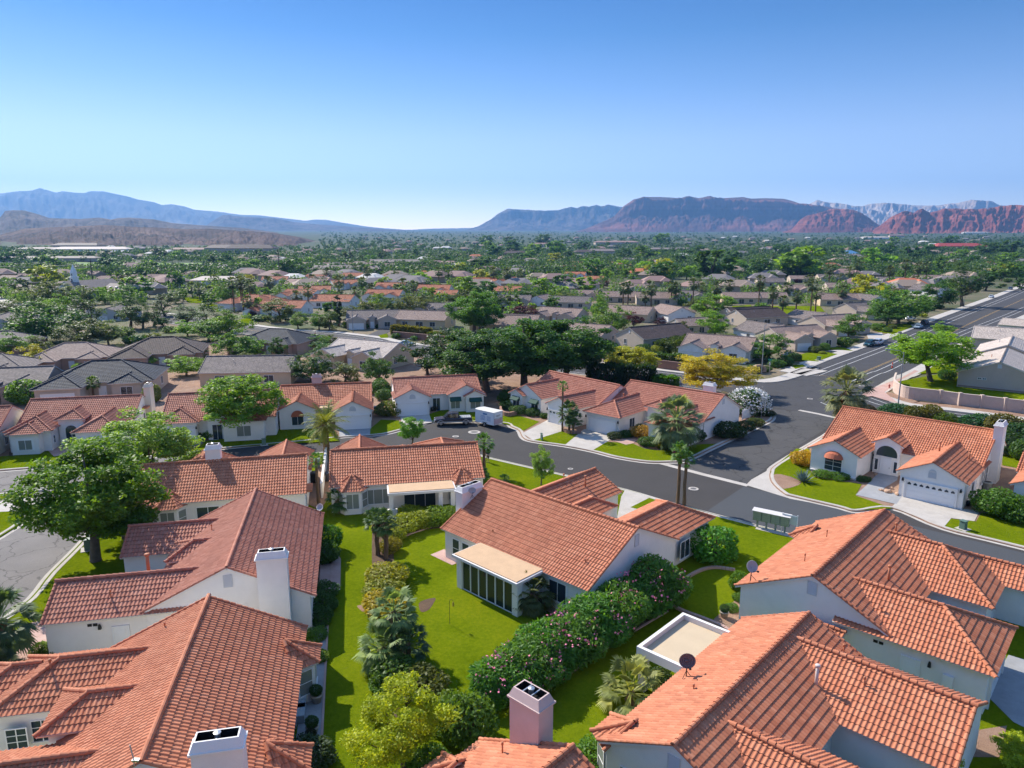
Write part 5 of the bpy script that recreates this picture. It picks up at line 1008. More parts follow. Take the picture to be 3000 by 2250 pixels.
def car(name, label, cat, x, y, yaw, col, kind='suv', L_=4.7, W_=1.85, Hh=1.7, group=None):
    """nose towards +x"""
    e = empty(name, (x, y, 0.0), yaw); tag(e, label, cat, group); w = W_ / 2; h = L_ / 2
    paint = plain('paint_%02d%02d%02d' % tuple(int(c * 99) for c in col), col, 0.25, 0.35, spec=0.6)
    b = MB(); zb, zm = {'pickup': .55}.get(kind, .36), {'suv': 1.02, 'sedan': 0.9, 'pickup': 1.18}[kind]; zh = zm + .02
    loft(b, [ring(h, w * .82, zb + .15, zm - .22), ring(h - .12, w * .93, zb, zm - .12), ring(h - 1.1, w, zb - .04, zm), ring(-h + .3, w, zb - .04, zm), ring(-h + .05, w * .95, zb, zm - .02), ring(-h, w * .9, zb + .12, zm - .1)])
    b.build('body', paint, e, False)
    c0, c1 = {'suv': (0.75, -h + .12), 'sedan': (.55, -h + .9), 'pickup': (0.95, -1.0)}[kind]
    cab = MB(); rk = {'suv': .25, 'sedan': .75, 'pickup': .18}[kind]
    loft(cab, [ring(c0 + .55, w * .86, zm - .1, zm + .02, .03), ring(c0 - .2, w * .78, zm - .1, Hh, .1), ring((c0 + c1) / 2, w * .78, zm - .1, Hh + .02, .1), ring(c1 + rk, w * .76, zm - .1, Hh - .02, .1), ring(c1, w * .86, zm - .1, zm + .04, .03)])
    cab.build('cabin', paint, e)
    g = MB(); gw = w * .83
    xs = [c0 - .05, (c0 + c1) / 2 + .1, c1 + rk + (.1 if kind != 'sedan' else -.1)]
    for sg in (-1, 1):
        for a, b2 in ((xs[0], xs[1] + .05), (xs[1] - .05, xs[2])):
            g.hexa([(a, sg * (gw + .035), zm + .05), (b2, sg * (gw + .035), zm + .05), (b2, sg * gw * .97, zm + .05), (a, sg * gw * .97, zm + .05), (a - .2 if a == xs[0] else a, sg * (w * .785 + .012), Hh - .1), (b2, sg * (w * .785 + .012), Hh - .1), (b2, sg * w * .7, Hh - .1), (a - .2 if a == xs[0] else a, sg * w * .7, Hh - .1)])
    def scr(xa, za, xb, zb_, w1, w2): g.poly([(xa, -w1, za), (xa, w1, za), (xb, w2, zb_), (xb, -w2, zb_)])
    scr(c0 + .56, zm + .06, c0 - .13, Hh - .06, w * .76, w * .66); scr(c1 - .015, zm + .08, c1 + rk - .02, Hh - .07, w * .74, w * .64)
    g.build('window', CARGLASS, e)
    if kind == 'pickup':
        t = MB(); n = 5
        for i in range(n): a = -1.12 - i * .34; t.box(a - .30, a, -w * .8, w * .8, zm + .01, zm + .06)
        t.build('bed_cover', plain('bed_cover', (.32, .33, .34), .5), e)
        s_ = MB()
        for sg in (-1, 1): s_.box(-h + .1, h - .3, sg * (w + .012) - .012, sg * (w + .012) + .012, zb - .02, zb + .18)
        s_.build('side_trim', plain('silver_trim', (.42, .42, .42), .4, .4), e)
    hl = MB()
    for sg in (-1, 1): hl.box(h - .1, h + .005, sg * w * .62 - .2, sg * w * .62 + .2, zm - .34, zm - .16)
    hl.build('headlight', HEADL, e); tl = MB()
    for sg in (-1, 1): tl.box(-h - .01, -h + .1, sg * w * .78 - .1, sg * w * .78 + .1, zm - .42, zm - .1)
    tl.build('tail_light', REDL, e); bp = MB().box(h - .06, h + .07, -w * .8, w * .8, zb, zb + .2).box(-h - .07, -h + .06, -w * .8, w * .8, zb, zb + .2); bp.build('bumper', CHROME if kind == 'pickup' else paint, e)
    mr = MB()
    for sg in (-1, 1): mr.box(c0 + .1, c0 + .25, sg * w - .02, sg * (w + .2) , zm + .05, zm + .22) if sg > 0 else mr.box(c0 + .1, c0 + .25, -(w + .2), -w + .02, zm + .05, zm + .22)
    mr.build('mirror', paint, e)
    rw = .40 if kind == 'pickup' else .34
    for sx in (h - .95, -h + 1.0):
        for sg in (-1, 1):
            wheel(e, sx, sg * (w - .07), rw); A_ = MB(); A_.extr([(sx + (rw + .07) * math.cos(math.pi * i / 8), sg * (w + .004) - .012, rw + (rw + .07) * math.sin(math.pi * i / 8)) for i in range(9)], (0, .024, 0)); A_.build('wheel_arch', TYRE, e)
            if kind == 'pickup':
                fl = MB()
                for i in range(8): t0, t1 = math.pi * i / 8, math.pi * (i + 1) / 8; fl.hexa([(sx + q_ * math.cos(t_), sg * (w + y_), rw + q_ * math.sin(t_)) for y_ in (.0, .035) for q_, t_ in ((rw + .07, t0), (rw + .17, t0), (rw + .17, t1), (rw + .07, t1))])
                fl.build('wheel_flare', plain('silver_trim', (.42, .42, .42), .4, .4), e)
    return e
tx, ty = at('R2', 1095, 328); t2 = at('R2', 1245, 322); yw = math.atan2(ty - t2[1], tx - t2[0]); cx_, cy_ = (tx + t2[0]) / 2, (ty + t2[1]) / 2
car('pickup_truck', 'dark grey pickup truck with ribbed bed cover, hitched to the white trailer', 'pickup truck', cx_ + .9 * -math.sin(yw) * -1 * 1.0, cy_ + .9, yw, (.055, .05, .062), 'pickup', 5.9, 2.02, 1.95)
# trailer
a = np.array(at('R2', 1312, 318)); b = np.array(at('R2', 1418, 343)); d = b - a; yw = math.atan2(-d[1], -d[0]); u = -d / np.linalg.norm(d); nrm = np.array([-u[1], u[0]]); nrm = nrm if nrm[1] > 0 else -nrm
c = (a + b) / 2 + nrm * 1.05; e = empty('cargo_trailer', (c[0], c[1], 0), yw); tag(e, 'white cargo trailer with blue lettering and flag stripes on its back door', 'trailer')
TW = plain('trailer_white', (.74, .76, .78), .35); hl = 2.15
MB().extr([(-hl, -1.05, .5), (hl - .35, -1.05, .5), (hl, -.35, .5), (hl, .35, .5), (hl - .35, 1.05, .5), (-hl, 1.05, .5)], (0, 0, 2.0)).build('body', TW, e)
MB().extr([(-hl - .04, -1.09, 2.502), (hl - .33, -1.09, 2.502), (hl + .04, -.36, 2.502), (hl + .04, .36, 2.502), (hl - .33, 1.09, 2.502), (-hl - .04, 1.09, 2.502)], (0, 0, .05)).build('roof', plain('trailer_roof', (.62, .60, .55), .5), e)
bl = MB(); sd = 1 if (math.sin(yw + math.pi / 2)) < 0 else -1; yq = sd * 1.055
bl.box(-.75, .15, min(yq, yq - sd * .01), max(yq, yq - sd * .01), 1.95, 2.2)
for i in range(7):
    for (p, q) in ((-1.5, -.75 + .1 * (i % 2)), (-.35, .75 - .12 * (i % 3))): bl.box(p, q, min(yq, yq - sd * .01), max(yq, yq - sd * .01), 1.05 + i * .115, 1.09 + i * .115)
bl.build('lettering', plain('blue_lettering', (.10, .22, .42), .5), e)
st = MB()
for i in range(5):
    for j in range(6):
        y0 = -.95 + j * .31; z0 = .62 + i * .17 + .04 * math.sin(j * 1.3); z1 = .62 + i * .17 + .04 * math.sin((j + 1) * 1.3); st.poly([(-hl - .012, y0, z0), (-hl - .012, y0 + .31, z1), (-hl - .012, y0 + .31, z1 + .085), (-hl - .012, y0, z0 + .085)])
st.build('flag_stripes', plain('flag_red', (.45, .10, .12), .5), e); MB().box(-hl - .02, -hl - .002, -.98, .98, 1.5, 1.53).box(-hl - .02, -hl - .002, -.98, -.95, .55, 2.4).box(-hl - .02, -hl - .002, .95, .98, .55, 2.4).box(-hl - .02, -hl - .002, -.5, .6, 1.95, 2.0).box(-hl - .02, -hl - .002, -.4, .5, 1.8, 1.84).build('rear_door', DARK, e)
for sg in (-1, 1): wheel(e, -.3, sg * 1.12, .34, .22); MB().box(-.75, .15, sg * 1.06 - .1, sg * 1.06 + .16, .70, .75).build('mudguard', DARK, e)
MB().box(hl - .1, hl + 1.2, -.06, .06, .42, .52).tube([(hl + .6, 0, 0), (hl + .6, 0, .75)], .04, 6).build('drawbar', DARK, e)
# person: one body, shirt and shorts over it
SKIN = plain('skin', (.35, .20, .14), .6); BLACK = plain('black_cloth', (.012, .012, .014), .9)
import bmesh
def skin_obj(name, verts, edges, rad, mat, parent, root=0):
    bm = bmesh.new(); ly = bm.verts.layers.skin.verify(); vv = [bm.verts.new(v) for v in verts]
    for a_, b_ in edges: bm.edges.new((vv[a_], vv[b_]))
    for v, r_ in zip(vv, rad): v[ly].radius = r_ if isinstance(r_, tuple) else (r_, r_)
    vv[root][ly].use_root = True; me = bpy.data.meshes.new(name); bm.to_mesh(me); bm.free(); o = link(name, me, mat, parent)
    md = o.modifiers.new('skin', 'SKIN'); md.use_smooth_shade = True; ss = o.modifiers.new('sub', 'SUBSURF'); ss.levels = 1; ss.render_levels = 2; return o
px, py = at('R2', 1392, 568); e = empty('person', (px, py, .10), math.atan2(-px, -py) * -1 + math.pi); tag(e, 'person in black shirt and shorts standing on the lawn, forearms raised, beside the palm trunk', 'person')
J = dict(pel=(0, 0, .92), sp=(0, .01, 1.12), ch=(0, .02, 1.32), nk=(0, .01, 1.50), hd=(0, -.02, 1.58), ht=(0, -.01, 1.74))
vs = [J['pel'], J['sp'], J['ch'], J['nk'], J['hd'], J['ht']]; ed = [(0, 1), (1, 2), (2, 3), (3, 4), (4, 5)]; rd = [(.15, .11), (.14, .10), (.17, .11), .058, (.085, .10), (.07, .085)]
for sg in (-1, 1):
    n = len(vs); vs += [(sg * .19, .02, 1.42), (sg * .25, .03, 1.14), (sg * .13, -.22, 1.10), (sg * .09, -.29, 1.12), (sg * .095, .01, .86), (sg * .11, -.01, .50), (sg * .12, .02, .09), (sg * .13, -.13, .045)]
    ed += [(2, n), (n, n + 1), (n + 1, n + 2), (n + 2, n + 3), (0, n + 4), (n + 4, n + 5), (n + 5, n + 6), (n + 6, n + 7)]; rd += [.062, .048, .036, .034, .095, .06, .042, (.04, .03)]
    for k in range(4): q = len(vs); vs += [(sg * (.075 - .018 * k), -.345 - .006 * (k in (1, 2)), 1.135), (sg * (.06 - .016 * k), -.37, 1.115)]; ed += [(n + 3, q), (q, q + 1)]; rd += [.010, .008]
    q = len(vs); vs += [(sg * .055, -.31, 1.165)]; ed += [(n + 3, q)]; rd += [.011]
bd = skin_obj('body', vs, ed, rd, SKIN, e)
skin_obj('shirt', [(0, 0, .95), (0, .01, 1.12), (0, .02, 1.33), (0, .015, 1.46), (-.2, .02, 1.42), (-.245, .03, 1.2), (.2, .02, 1.42), (.245, .03, 1.2)], [(0, 1), (1, 2), (2, 3), (2, 4), (4, 5), (2, 6), (6, 7)], [(.18, .135), (.165, .125), (.19, .13), .08, .085, .075, .085, .075], BLACK, e)
skin_obj('shorts', [(0, 0, .96), (-.1, .01, .84), (-.115, 0, .52), (.1, .01, .84), (.115, 0, .52)], [(0, 1), (1, 2), (0, 3), (3, 4)], [(.165, .125), .115, .095, .115, .095], BLACK, e)
MB().lathe((0, -.005, 1.655), [(.105, -.02), (.112, .03), (.10, .09), (.05, .125), (.005, .13)], 12).build('hair', plain('dark_hair', (.02, .015, .012), .8), e, True)
for sg in (-1, 1): MB().box(sg * .13 - .05, sg * .13 + .05, -.2, .09, 0, .085, t=.012).build('shoe', BLACK, e)
q = empty('remote_controller', (px, py, .10 + 1.12), e.rotation_euler[2]); tag(q, 'small grey remote controller held by the person in black', 'controller'); MB().box(-.09, .09, -.40, -.30, 0, .04).tube([(-.06, -.38, .03), (-.06, -.42, .14)], .008, 5).build('case', plain('grey_plastic', (.3, .3, .31), .5), q)
# mailboxes and notice board
a = np.array(at('R4', 500, 1212)); b = np.array(at('R4', 640, 1243)); d = b - a; yw = math.atan2(d[1], d[0]); c = (a + b) / 2
GRM = plain('grey_green_metal', (.23, .28, .26), .45, .3); e = empty('mailbox_unit', (c[0], c[1], .12), yw); tag(e, 'grey green cluster mailbox on four legs by the street', 'mailbox')
Ln = 3.6; m = MB()
for i in range(4):
    x0 = -Ln / 2 + i * Ln / 4; bx = MB().box(x0 + .02, x0 + Ln / 4 - .02, -.27, .27, .75, 1.75).build('locker', GRM, e); f = MB()
    for r_ in range(4):
        for k in range(2): f.box(x0 + .05 + k * .4, x0 + .42 + k * .4, -.285, -.272, .80 + r_ * .23, 1.0 + r_ * .23)
    f.build('locker_door', plain('mailbox_door', (.30, .35, .32), .4, .3), bx)
    MB().box(x0 + .38, x0 + .54, -.1, .1, 0, .76).build('leg', GRM, e)
MB().hexa([(-Ln / 2 - .08, -.38, 1.74), (Ln / 2 + .08, -.38, 1.74), (Ln / 2 + .08, .38, 1.86), (-Ln / 2 - .08, .38, 1.86), (-Ln / 2 - .08, -.38, 1.80), (Ln / 2 + .08, -.38, 1.80), (Ln / 2 + .08, .38, 1.92), (-Ln / 2 - .08, .38, 1.92)]).build('canopy', plain('pale_metal', (.62, .58, .54), .5), e)
a = np.array(at('R4', 658, 1248)); b = np.array(at('R4', 715, 1262)); c = (a + b) / 2; e = empty('notice_board', (c[0], c[1], .12), math.atan2(b[1] - a[1], b[0] - a[0])); tag(e, 'pale notice board on two thin posts beside the cluster mailbox', 'notice board')
for x in (-.72, .72): MB().box(x - .04, x + .04, -.04, .04, 0, 2.1).build('post', WHITE, e)
MB().box(-.68, .68, -.03, .03, 1.05, 2.0).build('board', plain('pale_board', (.50, .56, .58), .4), e)
def hydrant(r, px, py, lb):
    x, y = at(r, px, py); e = empty('fire_hydrant', (x, y, .1)); tag(e, lb, 'hydrant'); HR = plain('hydrant_red', (.32, .07, .06), .5)
    MB().lathe((0, 0, 0), [(.2, 0), (.2, .05), (.13, .06), (.13, .5), (.17, .52), (.17, .58), (.13, .62), (.09, .72), (.04, .76), (.04, .82)], 12).build('body', HR, e, True)
    MB().tube([(-.22, 0, .42), (.22, 0, .42)], .065, 8).tube([(0, -.2, .38), (0, 0, .38)], .08, 8).build('outlet', HR, e)
hydrant('R3', 1270, 742, 'red fire hydrant on the grass below the bushy fan palm'); hydrant('R4', 1338, 305, 'red fire hydrant by the end of the curved wall')
def lamp_post(r, px, py, rt, tx_, ty_, lb, arm=2.2, az=2.4, grp='street lamps'):
    x, y = at(r, px, py); z = top_z(rt, tx_, ty_, y); e = empty('street_lamp', (x, y, .08)); tag(e, lb, 'street lamp', grp); M_ = plain('grey_pole', (.30, .31, .32), .5, .5)
    MB().tube([(0, 0, 0), (0, 0, z * .97)], [.12, .07], 10).box(-.2, .2, -.2, .2, 0, .12).build('pole', M_, e, False)
    q = (math.cos(az) * arm, math.sin(az) * arm); MB().tube([(0, 0, z * .95), (q[0] * .3, q[1] * .3, z * .99), (q[0], q[1], z)], .045, 6).build('arm', M_, e)
    l = MB().box(-.42, .42, -.14, .14, -.08, .07, t=.05); l.xf([[math.cos(az), -math.sin(az), 0], [math.sin(az), math.cos(az), 0], [0, 0, 1]], (q[0] * 1.12, q[1] * 1.12, z)); l.build('lamp_head', M_, e)
lamp_post('R4', 1395, 418, 'R4', 1455, 62, 'tall leaning street lamp at the curved wall, right of the avenue crossing', az=2.7)
lamp_post('F4', 85, 1510, 'F4', 150, 1100, 'street lamp at the left corner of the wide road', az=.3); lamp_post('F4', 1725, 958, 'F4', 1800, 712, 'street lamp far up the wide road beside the dark pine', az=.3); lamp_post('F2', 925, 1035, 'F2', 912, 770, 'street lamp at the junction beside the grey garage house', az=2.8); lamp_post('F2', 1370, 1150, 'F2', 1372, 1085, 'short lamp post at the avenue behind the pale roof house', .5, az=0)
# sign, monument, fence, planter
x, y = at('R4', 560, 215); e = empty('stop_sign', (x, y, .08), .6); tag(e, 'octagonal stop sign, back view, with green street name plates on top', 'street sign')
MB().tube([(0, 0, 0), (0, 0, 3.1)], .04, 6).build('post', STEEL, e); MB().extr([(.38 * math.cos(math.pi * (i + .5) / 4), 0, 2.3 + .38 * math.sin(math.pi * (i + .5) / 4)) for i in range(8)], (0, .03, 0)).build('sign_plate', plain('sign_back', (.5, .5, .5), .5, .3), e); MB().box(-.55, .55, .0, .02, 2.85, 3.08).box(-.01, .01, -.5, .5, 3.1, 3.32).build('name_plate', plain('sign_green', (.01, .20, .14), .5), e)
x, y = at('R4', 508, 500); e = empty('street_sign', (x, y, .08), .9); tag(e, 'small pale sign on a post at the tip of the corner bed', 'street sign'); MB().tube([(0, 0, 0), (0, 0, 2.7)], .04, 6).build('post', STEEL, e); MB().box(-.3, .3, .04, .06, 1.9, 2.6).build('sign_plate', plain('sign_pale', (.6, .66, .68), .5), e)
x, y = at('R4', 492, 205); e = empty('monument_sign', (x, y, .08), .35); tag(e, 'rounded tan stone entrance sign at the avenue corner', 'monument sign'); MB().extr([(-2.1, 0, 0), (2.1, 0, 0), (2.1, 0, .8), (1.6, 0, 1.35), (.6, 0, 1.7), (-.6, 0, 1.7), (-1.6, 0, 1.35), (-2.1, 0, .8)], (0, .6, 0)).build('stone', plain('tan_stone', (.36, .25, .18), .9, 0, .2, 2, .4, 8), e); MB().box(-1.2, 1.2, -.03, -.002, .5, 1.15).build('panel', plain('panel_brown', (.16, .10, .07), .8), e)
a = at('R4', 385, 515); b = at('R4', 475, 480); e = empty('garden_fence', (a[0], a[1], .08), math.atan2(b[1] - a[1], b[0] - a[0])); tag(e, 'white panel fence beside the white blossom oleander', 'fence'); Lf = math.hypot(b[0] - a[0], b[1] - a[1])
m = MB()
for i in range(int(Lf / .16)): m.box(i * .16, i * .16 + .14, -.02, .02, .1, 1.6)
m.build('panel', WHITE, e)
for i in range(3): MB().box(i * Lf / 2 - .06, i * Lf / 2 + .06, -.06, .06, 0, 1.75).build('post', WHITE, e)
BLOCK = plain('rust_wall_block', (.38, .21, .15), .9, 0, .25, 3, .3, 10)
def block_wall(name, P, h, th, lb, cat, mat=None, course=.2):
    e = empty(name, (P[0][0], P[0][1], 0)); tag(e, lb, cat); m = MB(); P = smooth(P, 4); s_ = 0
    rows = int(h / course)
    for r_ in range(rows):
        for a_, b_ in zip(P, P[1:]):
            L_ = math.hypot(b_[0] - a_[0], b_[1] - a_[1]); n = max(1, int(L_ / .42)); d_ = np.array(b_) - np.array(a_); nn = np.array([-d_[1], d_[0]]) / L_ * th / 2
            for i in range(n):
                o = .0 if r_ % 2 else .5; q0, q1 = (i + .02) / n, (i + .97) / n; A, B = np.array(a_) + d_ * q0 - np.array(P[0]), np.array(a_) + d_ * q1 - np.array(P[0])
                z0, z1 = r_ * course + .01, (r_ + 1) * course - .008; m.hexa([(*(A - nn), z0), (*(B - nn), z0), (*(B + nn), z0), (*(A + nn), z0), (*(A - nn), z1), (*(B - nn), z1), (*(B + nn), z1), (*(A + nn), z1)])
    m.build('block_course', mat or BLOCK, e); return e
block_wall('stone_planter', pts('R3', [(150, 440), (150, 470), (190, 490), (250, 480)]), .8, .35, 'curved red block planter in front of the angled house', 'planter'); block_wall('stone_planter', pts('R3', [(560, 590), (600, 603), (665, 600)]), .7, .35, 'red block planter under the palm clump by the driveway', 'planter'); block_wall('stone_planter', pts('R3', [(600, 545), (670, 530)]), .6, .3, 'short red block wall beside the corner house garage', 'planter')
# side garden wall, bins, conditioner, utility boxes, covers
a, b = at('R2', 350, 535), at('R2', 318, 800); d = np.array(b) - np.array(a); e = empty('garden_wall', (a[0], a[1], .1), math.atan2(d[1], d[0])); tag(e, 'narrow white garden wall running between the two tiled houses', 'wall'); q = float(np.linalg.norm(d)); MB().box(0, q, -.1, .1, 0, 1.7).build('wall', STUCCO, e); MB().box(0, q, -.14, .14, 1.701, 1.78).build('coping', FASCIA, e)
def bin_(r, px, py, lb, col, rz=0, s=1.0):
    x, y = at(r, px, py); e = empty('wheeled_bin', (x, y, .1), rz, s); tag(e, lb, 'bin'); M_ = plain('bin_%d' % int(col[2] * 1000), col, .5)
    MB().hexa([(-.25, -.28, .08), (.25, -.28, .08), (.25, .28, .08), (-.25, .28, .08), (-.33, -.38, 1.0), (.33, -.38, 1.0), (.33, .38, 1.0), (-.33, .38, 1.0)]).build('body', M_, e); MB().hexa([(-.37, -.44, 1.0), (.37, -.44, 1.0), (.37, .42, 1.02), (-.37, .42, 1.02), (-.3, -.36, 1.1), (.3, -.36, 1.1), (.33, .38, 1.14), (-.33, .38, 1.14)]).build('lid', M_, e)
    MB().tube([(-.3, .36, .13), (.3, .36, .13)], .12, 10).build('wheel', TYRE, e); return e
bin_('R5', 620, 905, 'dark grey wheeled bin against the cream side wall', (.10, .10, .115), R(12), 1.25); bin_('R2', 268, 700, 'black round topped bin at the end of the chimney ridge house', (.02, .02, .022), 0, 1.2); bin_('R2', 358, 690, 'dark bin on the gravel beside the white garden wall', (.05, .05, .06), .2, 1.0); bin_('R2', 288, 605, 'blue grey bin behind the black bin', (.10, .12, .15), .3, 1.1); bin_('R2', 668, 245, 'grey bin at the right wall of the white garage house', (.16, .17, .18), .2); bin_('F4', 1205, 1198, 'small grey bin at the kerb of the wide road', (.12, .13, .14), .5)
x, y = at('R4', 1970, 965); e = empty('air_conditioner', (x, y, .08), .4); tag(e, 'grey air conditioner unit on the side gravel by the dome awning house', 'air conditioner'); MB().lathe((0, 0, 0), [(.52, 0), (.52, .06), (.5, .07), (.5, .88), (.52, .9), (.52, .95), (.42, .97)], 16).build('casing', plain('ac_grey', (.33, .36, .33), .5, .3), e); m = MB()
for i in range(8): m.lathe((0, 0, .12 + i * .09), [(.505, 0), (.52, .02), (.505, .04)], 16)
m.lathe((0, 0, .96), [(.36, 0), (.36, .02)], 14); m.build('grille', DARK, e)
x, y = at('R4', 1850, 1070); e = empty('wheel_tool', (x, y, .08)); tag(e, 'dark hose reel at the garage corner of the dome awning house', 'hose reel'); MB().tube([(-.2, 0, .35), (.2, 0, .35)], .3, 12).build('reel', DARK, e); MB().box(-.25, .25, -.2, .2, 0, .1).build('stand', DARK, e)
UG = plain('utility_green', (.10, .17, .13), .5)
def ubox(r, px, py, w, h, lb, pad=True):
    x, y = at(r, px, py); e = empty('utility_box', (x, y, .11), .5); tag(e, lb, 'utility box'); MB().box(-w / 2, w / 2, -w / 2, w / 2, .04, h, t=.03).build('casing', UG, e); MB().box(-w / 2 - .03, w / 2 + .03, -w / 2 - .03, w / 2 + .03, h, h + .06).build('lid', UG, e)
    if pad: MB().box(-w, w, -w, w, -.02, .035).build('pad', CONC, e)
ubox('R5', 572, 248, .6, 1.0, 'green utility box on the verge beside the big dark tree trunk'); ubox('R4', 1815, 1222, .55, .85, 'green utility box on the lawn at the right by the street'); ubox('R3', 412, 640, .25, .9, 'thin dark utility post at the kerb between the driveways', False); ubox('R2', 1743, 425, .22, .8, 'small dark marker at the kerb of the left driveway', False); ubox('R1', 1712, 455, .5, .9, 'dark green box on the lawn under the street tree'); ubox('F4', 548, 1400, .7, .8, 'green utility box on the lawn beside the wide road')
def cover(r, px, py, rad, lb):
    x, y = at(r, px, py); e = empty('manhole_cover', (x, y, -.028)); tag(e, lb, 'manhole cover'); MB().lathe((0, 0, 0), [(rad, 0), (rad, .045), (rad * .62, .046)], 20).build('collar', CONC, e); MB().lathe((0, 0, 0), [(rad * .6, 0), (rad * .6, .052), (.01, .053)], 18).build('lid', plain('cast_iron', (.16, .15, .14), .6, .4), e)
cover('R2', 1304, 367, .95, 'manhole cover in a wide pale collar on the street behind the truck'); cover('R2', 1183, 395, .5, 'small manhole cover left of the wide collar one'); cover('R3', 1397, 955, .6, 'manhole cover on the dark street right of the palm pair'); cover('R4', 1160, 288, .55, 'manhole cover on the wide road before the crossing'); cover('R4', 825, 372, .5, 'manhole cover in the middle of the crossing'); cover('R3', 600, 826, .35, 'tiny valve cover on the street above the lawn strip'); cover('R3', 2150, 371, .45, 'valve cover at the near side of the crossing')
# dishes on the roofs
def dish(x, y, z, az, lb, col=(.42, .43, .45), s=1.0):
    e = empty('satellite_dish', (x, y, z), az, s); tag(e, lb, 'satellite dish'); M_ = plain('dish_%d' % int(col[0] * 1000), col, .5)
    m = MB(); K = 20; prev = None
    for i in range(5):
        q = i / 4; rg_ = [(.5 * q * math.cos(6.2832 * k / K), .16 * q * q, .42 * q * math.sin(6.2832 * k / K)) for k in range(K)]
        if prev and i > 1:
            for k in range(K): m.poly([prev[k], prev[(k + 1) % K], rg_[(k + 1) % K], rg_[k]])
        elif prev: m.poly(rg_)
        prev = rg_
    t = .5; m.xf([[1, 0, 0], [0, math.cos(t), -math.sin(t)], [0, math.sin(t), math.cos(t)]], (0, -.05, .95)); o = m.build('reflector', M_, e, True); o.modifiers.new('solid', 'SOLIDIFY').thickness = .02
    MB().tube([(0, 0, -.1), (0, .02, .55), (0, -.03, .93)], .035, 7).tube([(-.3, .25, -.05), (0, 0, .35)], .02, 5).tube([(.3, .25, -.05), (0, 0, .35)], .02, 5).build('mast', DARK, e); MB().tube([(0, -.02, .6), (0, .62, .85)], .02, 5).box(-.06, .06, .58, .7, .82, .92).build('feed_arm', DARK, e); return e
def on_roof(r, px, py, z): x, y = at(r, px, py, z); return x, y, z
dish(*on_roof('R8', 440, 435, 3.75), 3.6, 'grey satellite dish at the left eave corner of the two wing house', s=1.05); dish(*on_roof('R7', 1350, 1060, 3.55), 3.2, 'large brown satellite dish on the eave beside the patio slab', (.16, .12, .12), 1.0); dish(*on_roof('R1', 2078, 905, 3.35), 2.6, 'small pale dish at the right corner of the chimney house roof', (.5, .5, .5), .8); dish(*on_roof('R2', 1290, 790, 5.2), 3.4, 'pale dish mounted on the side of the wide chimney', (.45, .42, .42), .7)
x, y, z = on_roof('R5', 870, 1640, 5.9); e = empty('roof_antenna', (x, y, z)); tag(e, 'thin metal bracket antenna at the ridge end of the nearest roof', 'antenna'); MB().tube([(0, 0, -.1), (0, 0, .35), (-.15, .1, .95)], .03, 6).box(-.05, .25, -.08, .08, .2, .3).build('mast', STEEL, e)
# garden bits
x, y = at('R6', 1145, 735); e = empty('bird_feeder', (x, y, .1)); tag(e, 'thin hooked pole with a yellow bird feeder on the lawn', 'bird feeder'); MB().tube([(0, 0, 0), (0, 0, 1.9), (.08, 0, 2.05), (.2, 0, 2.08), (.3, 0, 1.95)], .018, 5).build('hook_pole', DARK, e); MB().lathe((.3, 0, 1.5), [(.05, 0), (.07, .05), (.07, .3), (.01, .4)], 8).build('feeder', plain('feeder_yellow', (.45, .34, .05), .5), e)
POT = plain('pale_pot', (.42, .36, .30), .8)
def pot(r, px, py, lb, s=1.0, c=(.05, .11, .03)):
    x, y = at(r, px, py); e = empty('potted_plant', (x, y, .12), 0, s); tag(e, lb, 'potted plant'); MB().lathe((0, 0, 0), [(.26, 0), (.36, .45), (.40, .46), (.40, .56), (.33, .56), (.31, .5), (.01, .49)], 14).build('pot', POT, e, True); put('foliage', BUSH[0], e, (0, 0, .45), (.42, .42, .5), col=c)
pot('R6', 285, 1240, 'potted plant on the walk, upper of the two pale pots'); pot('R6', 258, 1450, 'potted plant on the walk, lower of the two pale pots'); pot('R6', 250, 1510, 'dark potted plant below the lower pale pot', .8, (.04, .05, .03)); pot('R7', 1595, 690, 'potted plant on the gravel by the dish house', .9)
for i, (a, b) in enumerate(((175, 1290), (170, 1345))): x, y = at('R6', a, b); e = empty('storage_bench', (x, y, .12), R(-78)); tag(e, 'grey garden storage box on the nearest house walk, ' + ('upper' if i == 0 else 'lower') + ' of the two', 'storage box'); MB().box(-.6, .6, -.35, .35, 0, .5).build('body', plain('box_grey', (.28, .30, .32), .6), e); MB().box(-.63, .63, -.38, .38, .5, .58).build('lid', plain('box_lid', (.36, .40, .42), .6), e)
for i, (a, b, s_) in enumerate(((1330, 985, 1.0), (1390, 1000, .8), (1290, 975, .7), (1350, 960, .6), (1250, 870, .5), (840, 838, .6), (870, 850, .5))):
    x, y = at('R4', a, b); e = empty('landscape_rock', (x, y, .1), i * 1.3, (.8 * s_, .55 * s_, .42 * s_)); tag(e, 'tan landscape rock beside the entry walk of the dome awning house' if i < 5 else 'grey landscape rock below the dome awning', 'rock', 'rocks by the entry walk' if i < 5 else 'rocks below the dome awning'); rng = np.random.default_rng(i); me = None
    bm = bmesh.new(); bmesh.ops.create_icosphere(bm, subdivisions=2, radius=.6)
    for v in bm.verts: v.co *= 1 + .22 * math.sin(v.co.x * 5 + i) * math.cos(v.co.y * 6 + i * 2); v.co.z += .35
    me = bpy.data.meshes.new('stone'); bm.to_mesh(me); bm.free(); link('stone', me, plain('tan_rock', (.42, .27, .18), .9, 0, .25, 3, .4, 8) if i < 5 else plain('grey_rock', (.25, .24, .23), .9, 0, .2, 3, .4, 8), e)
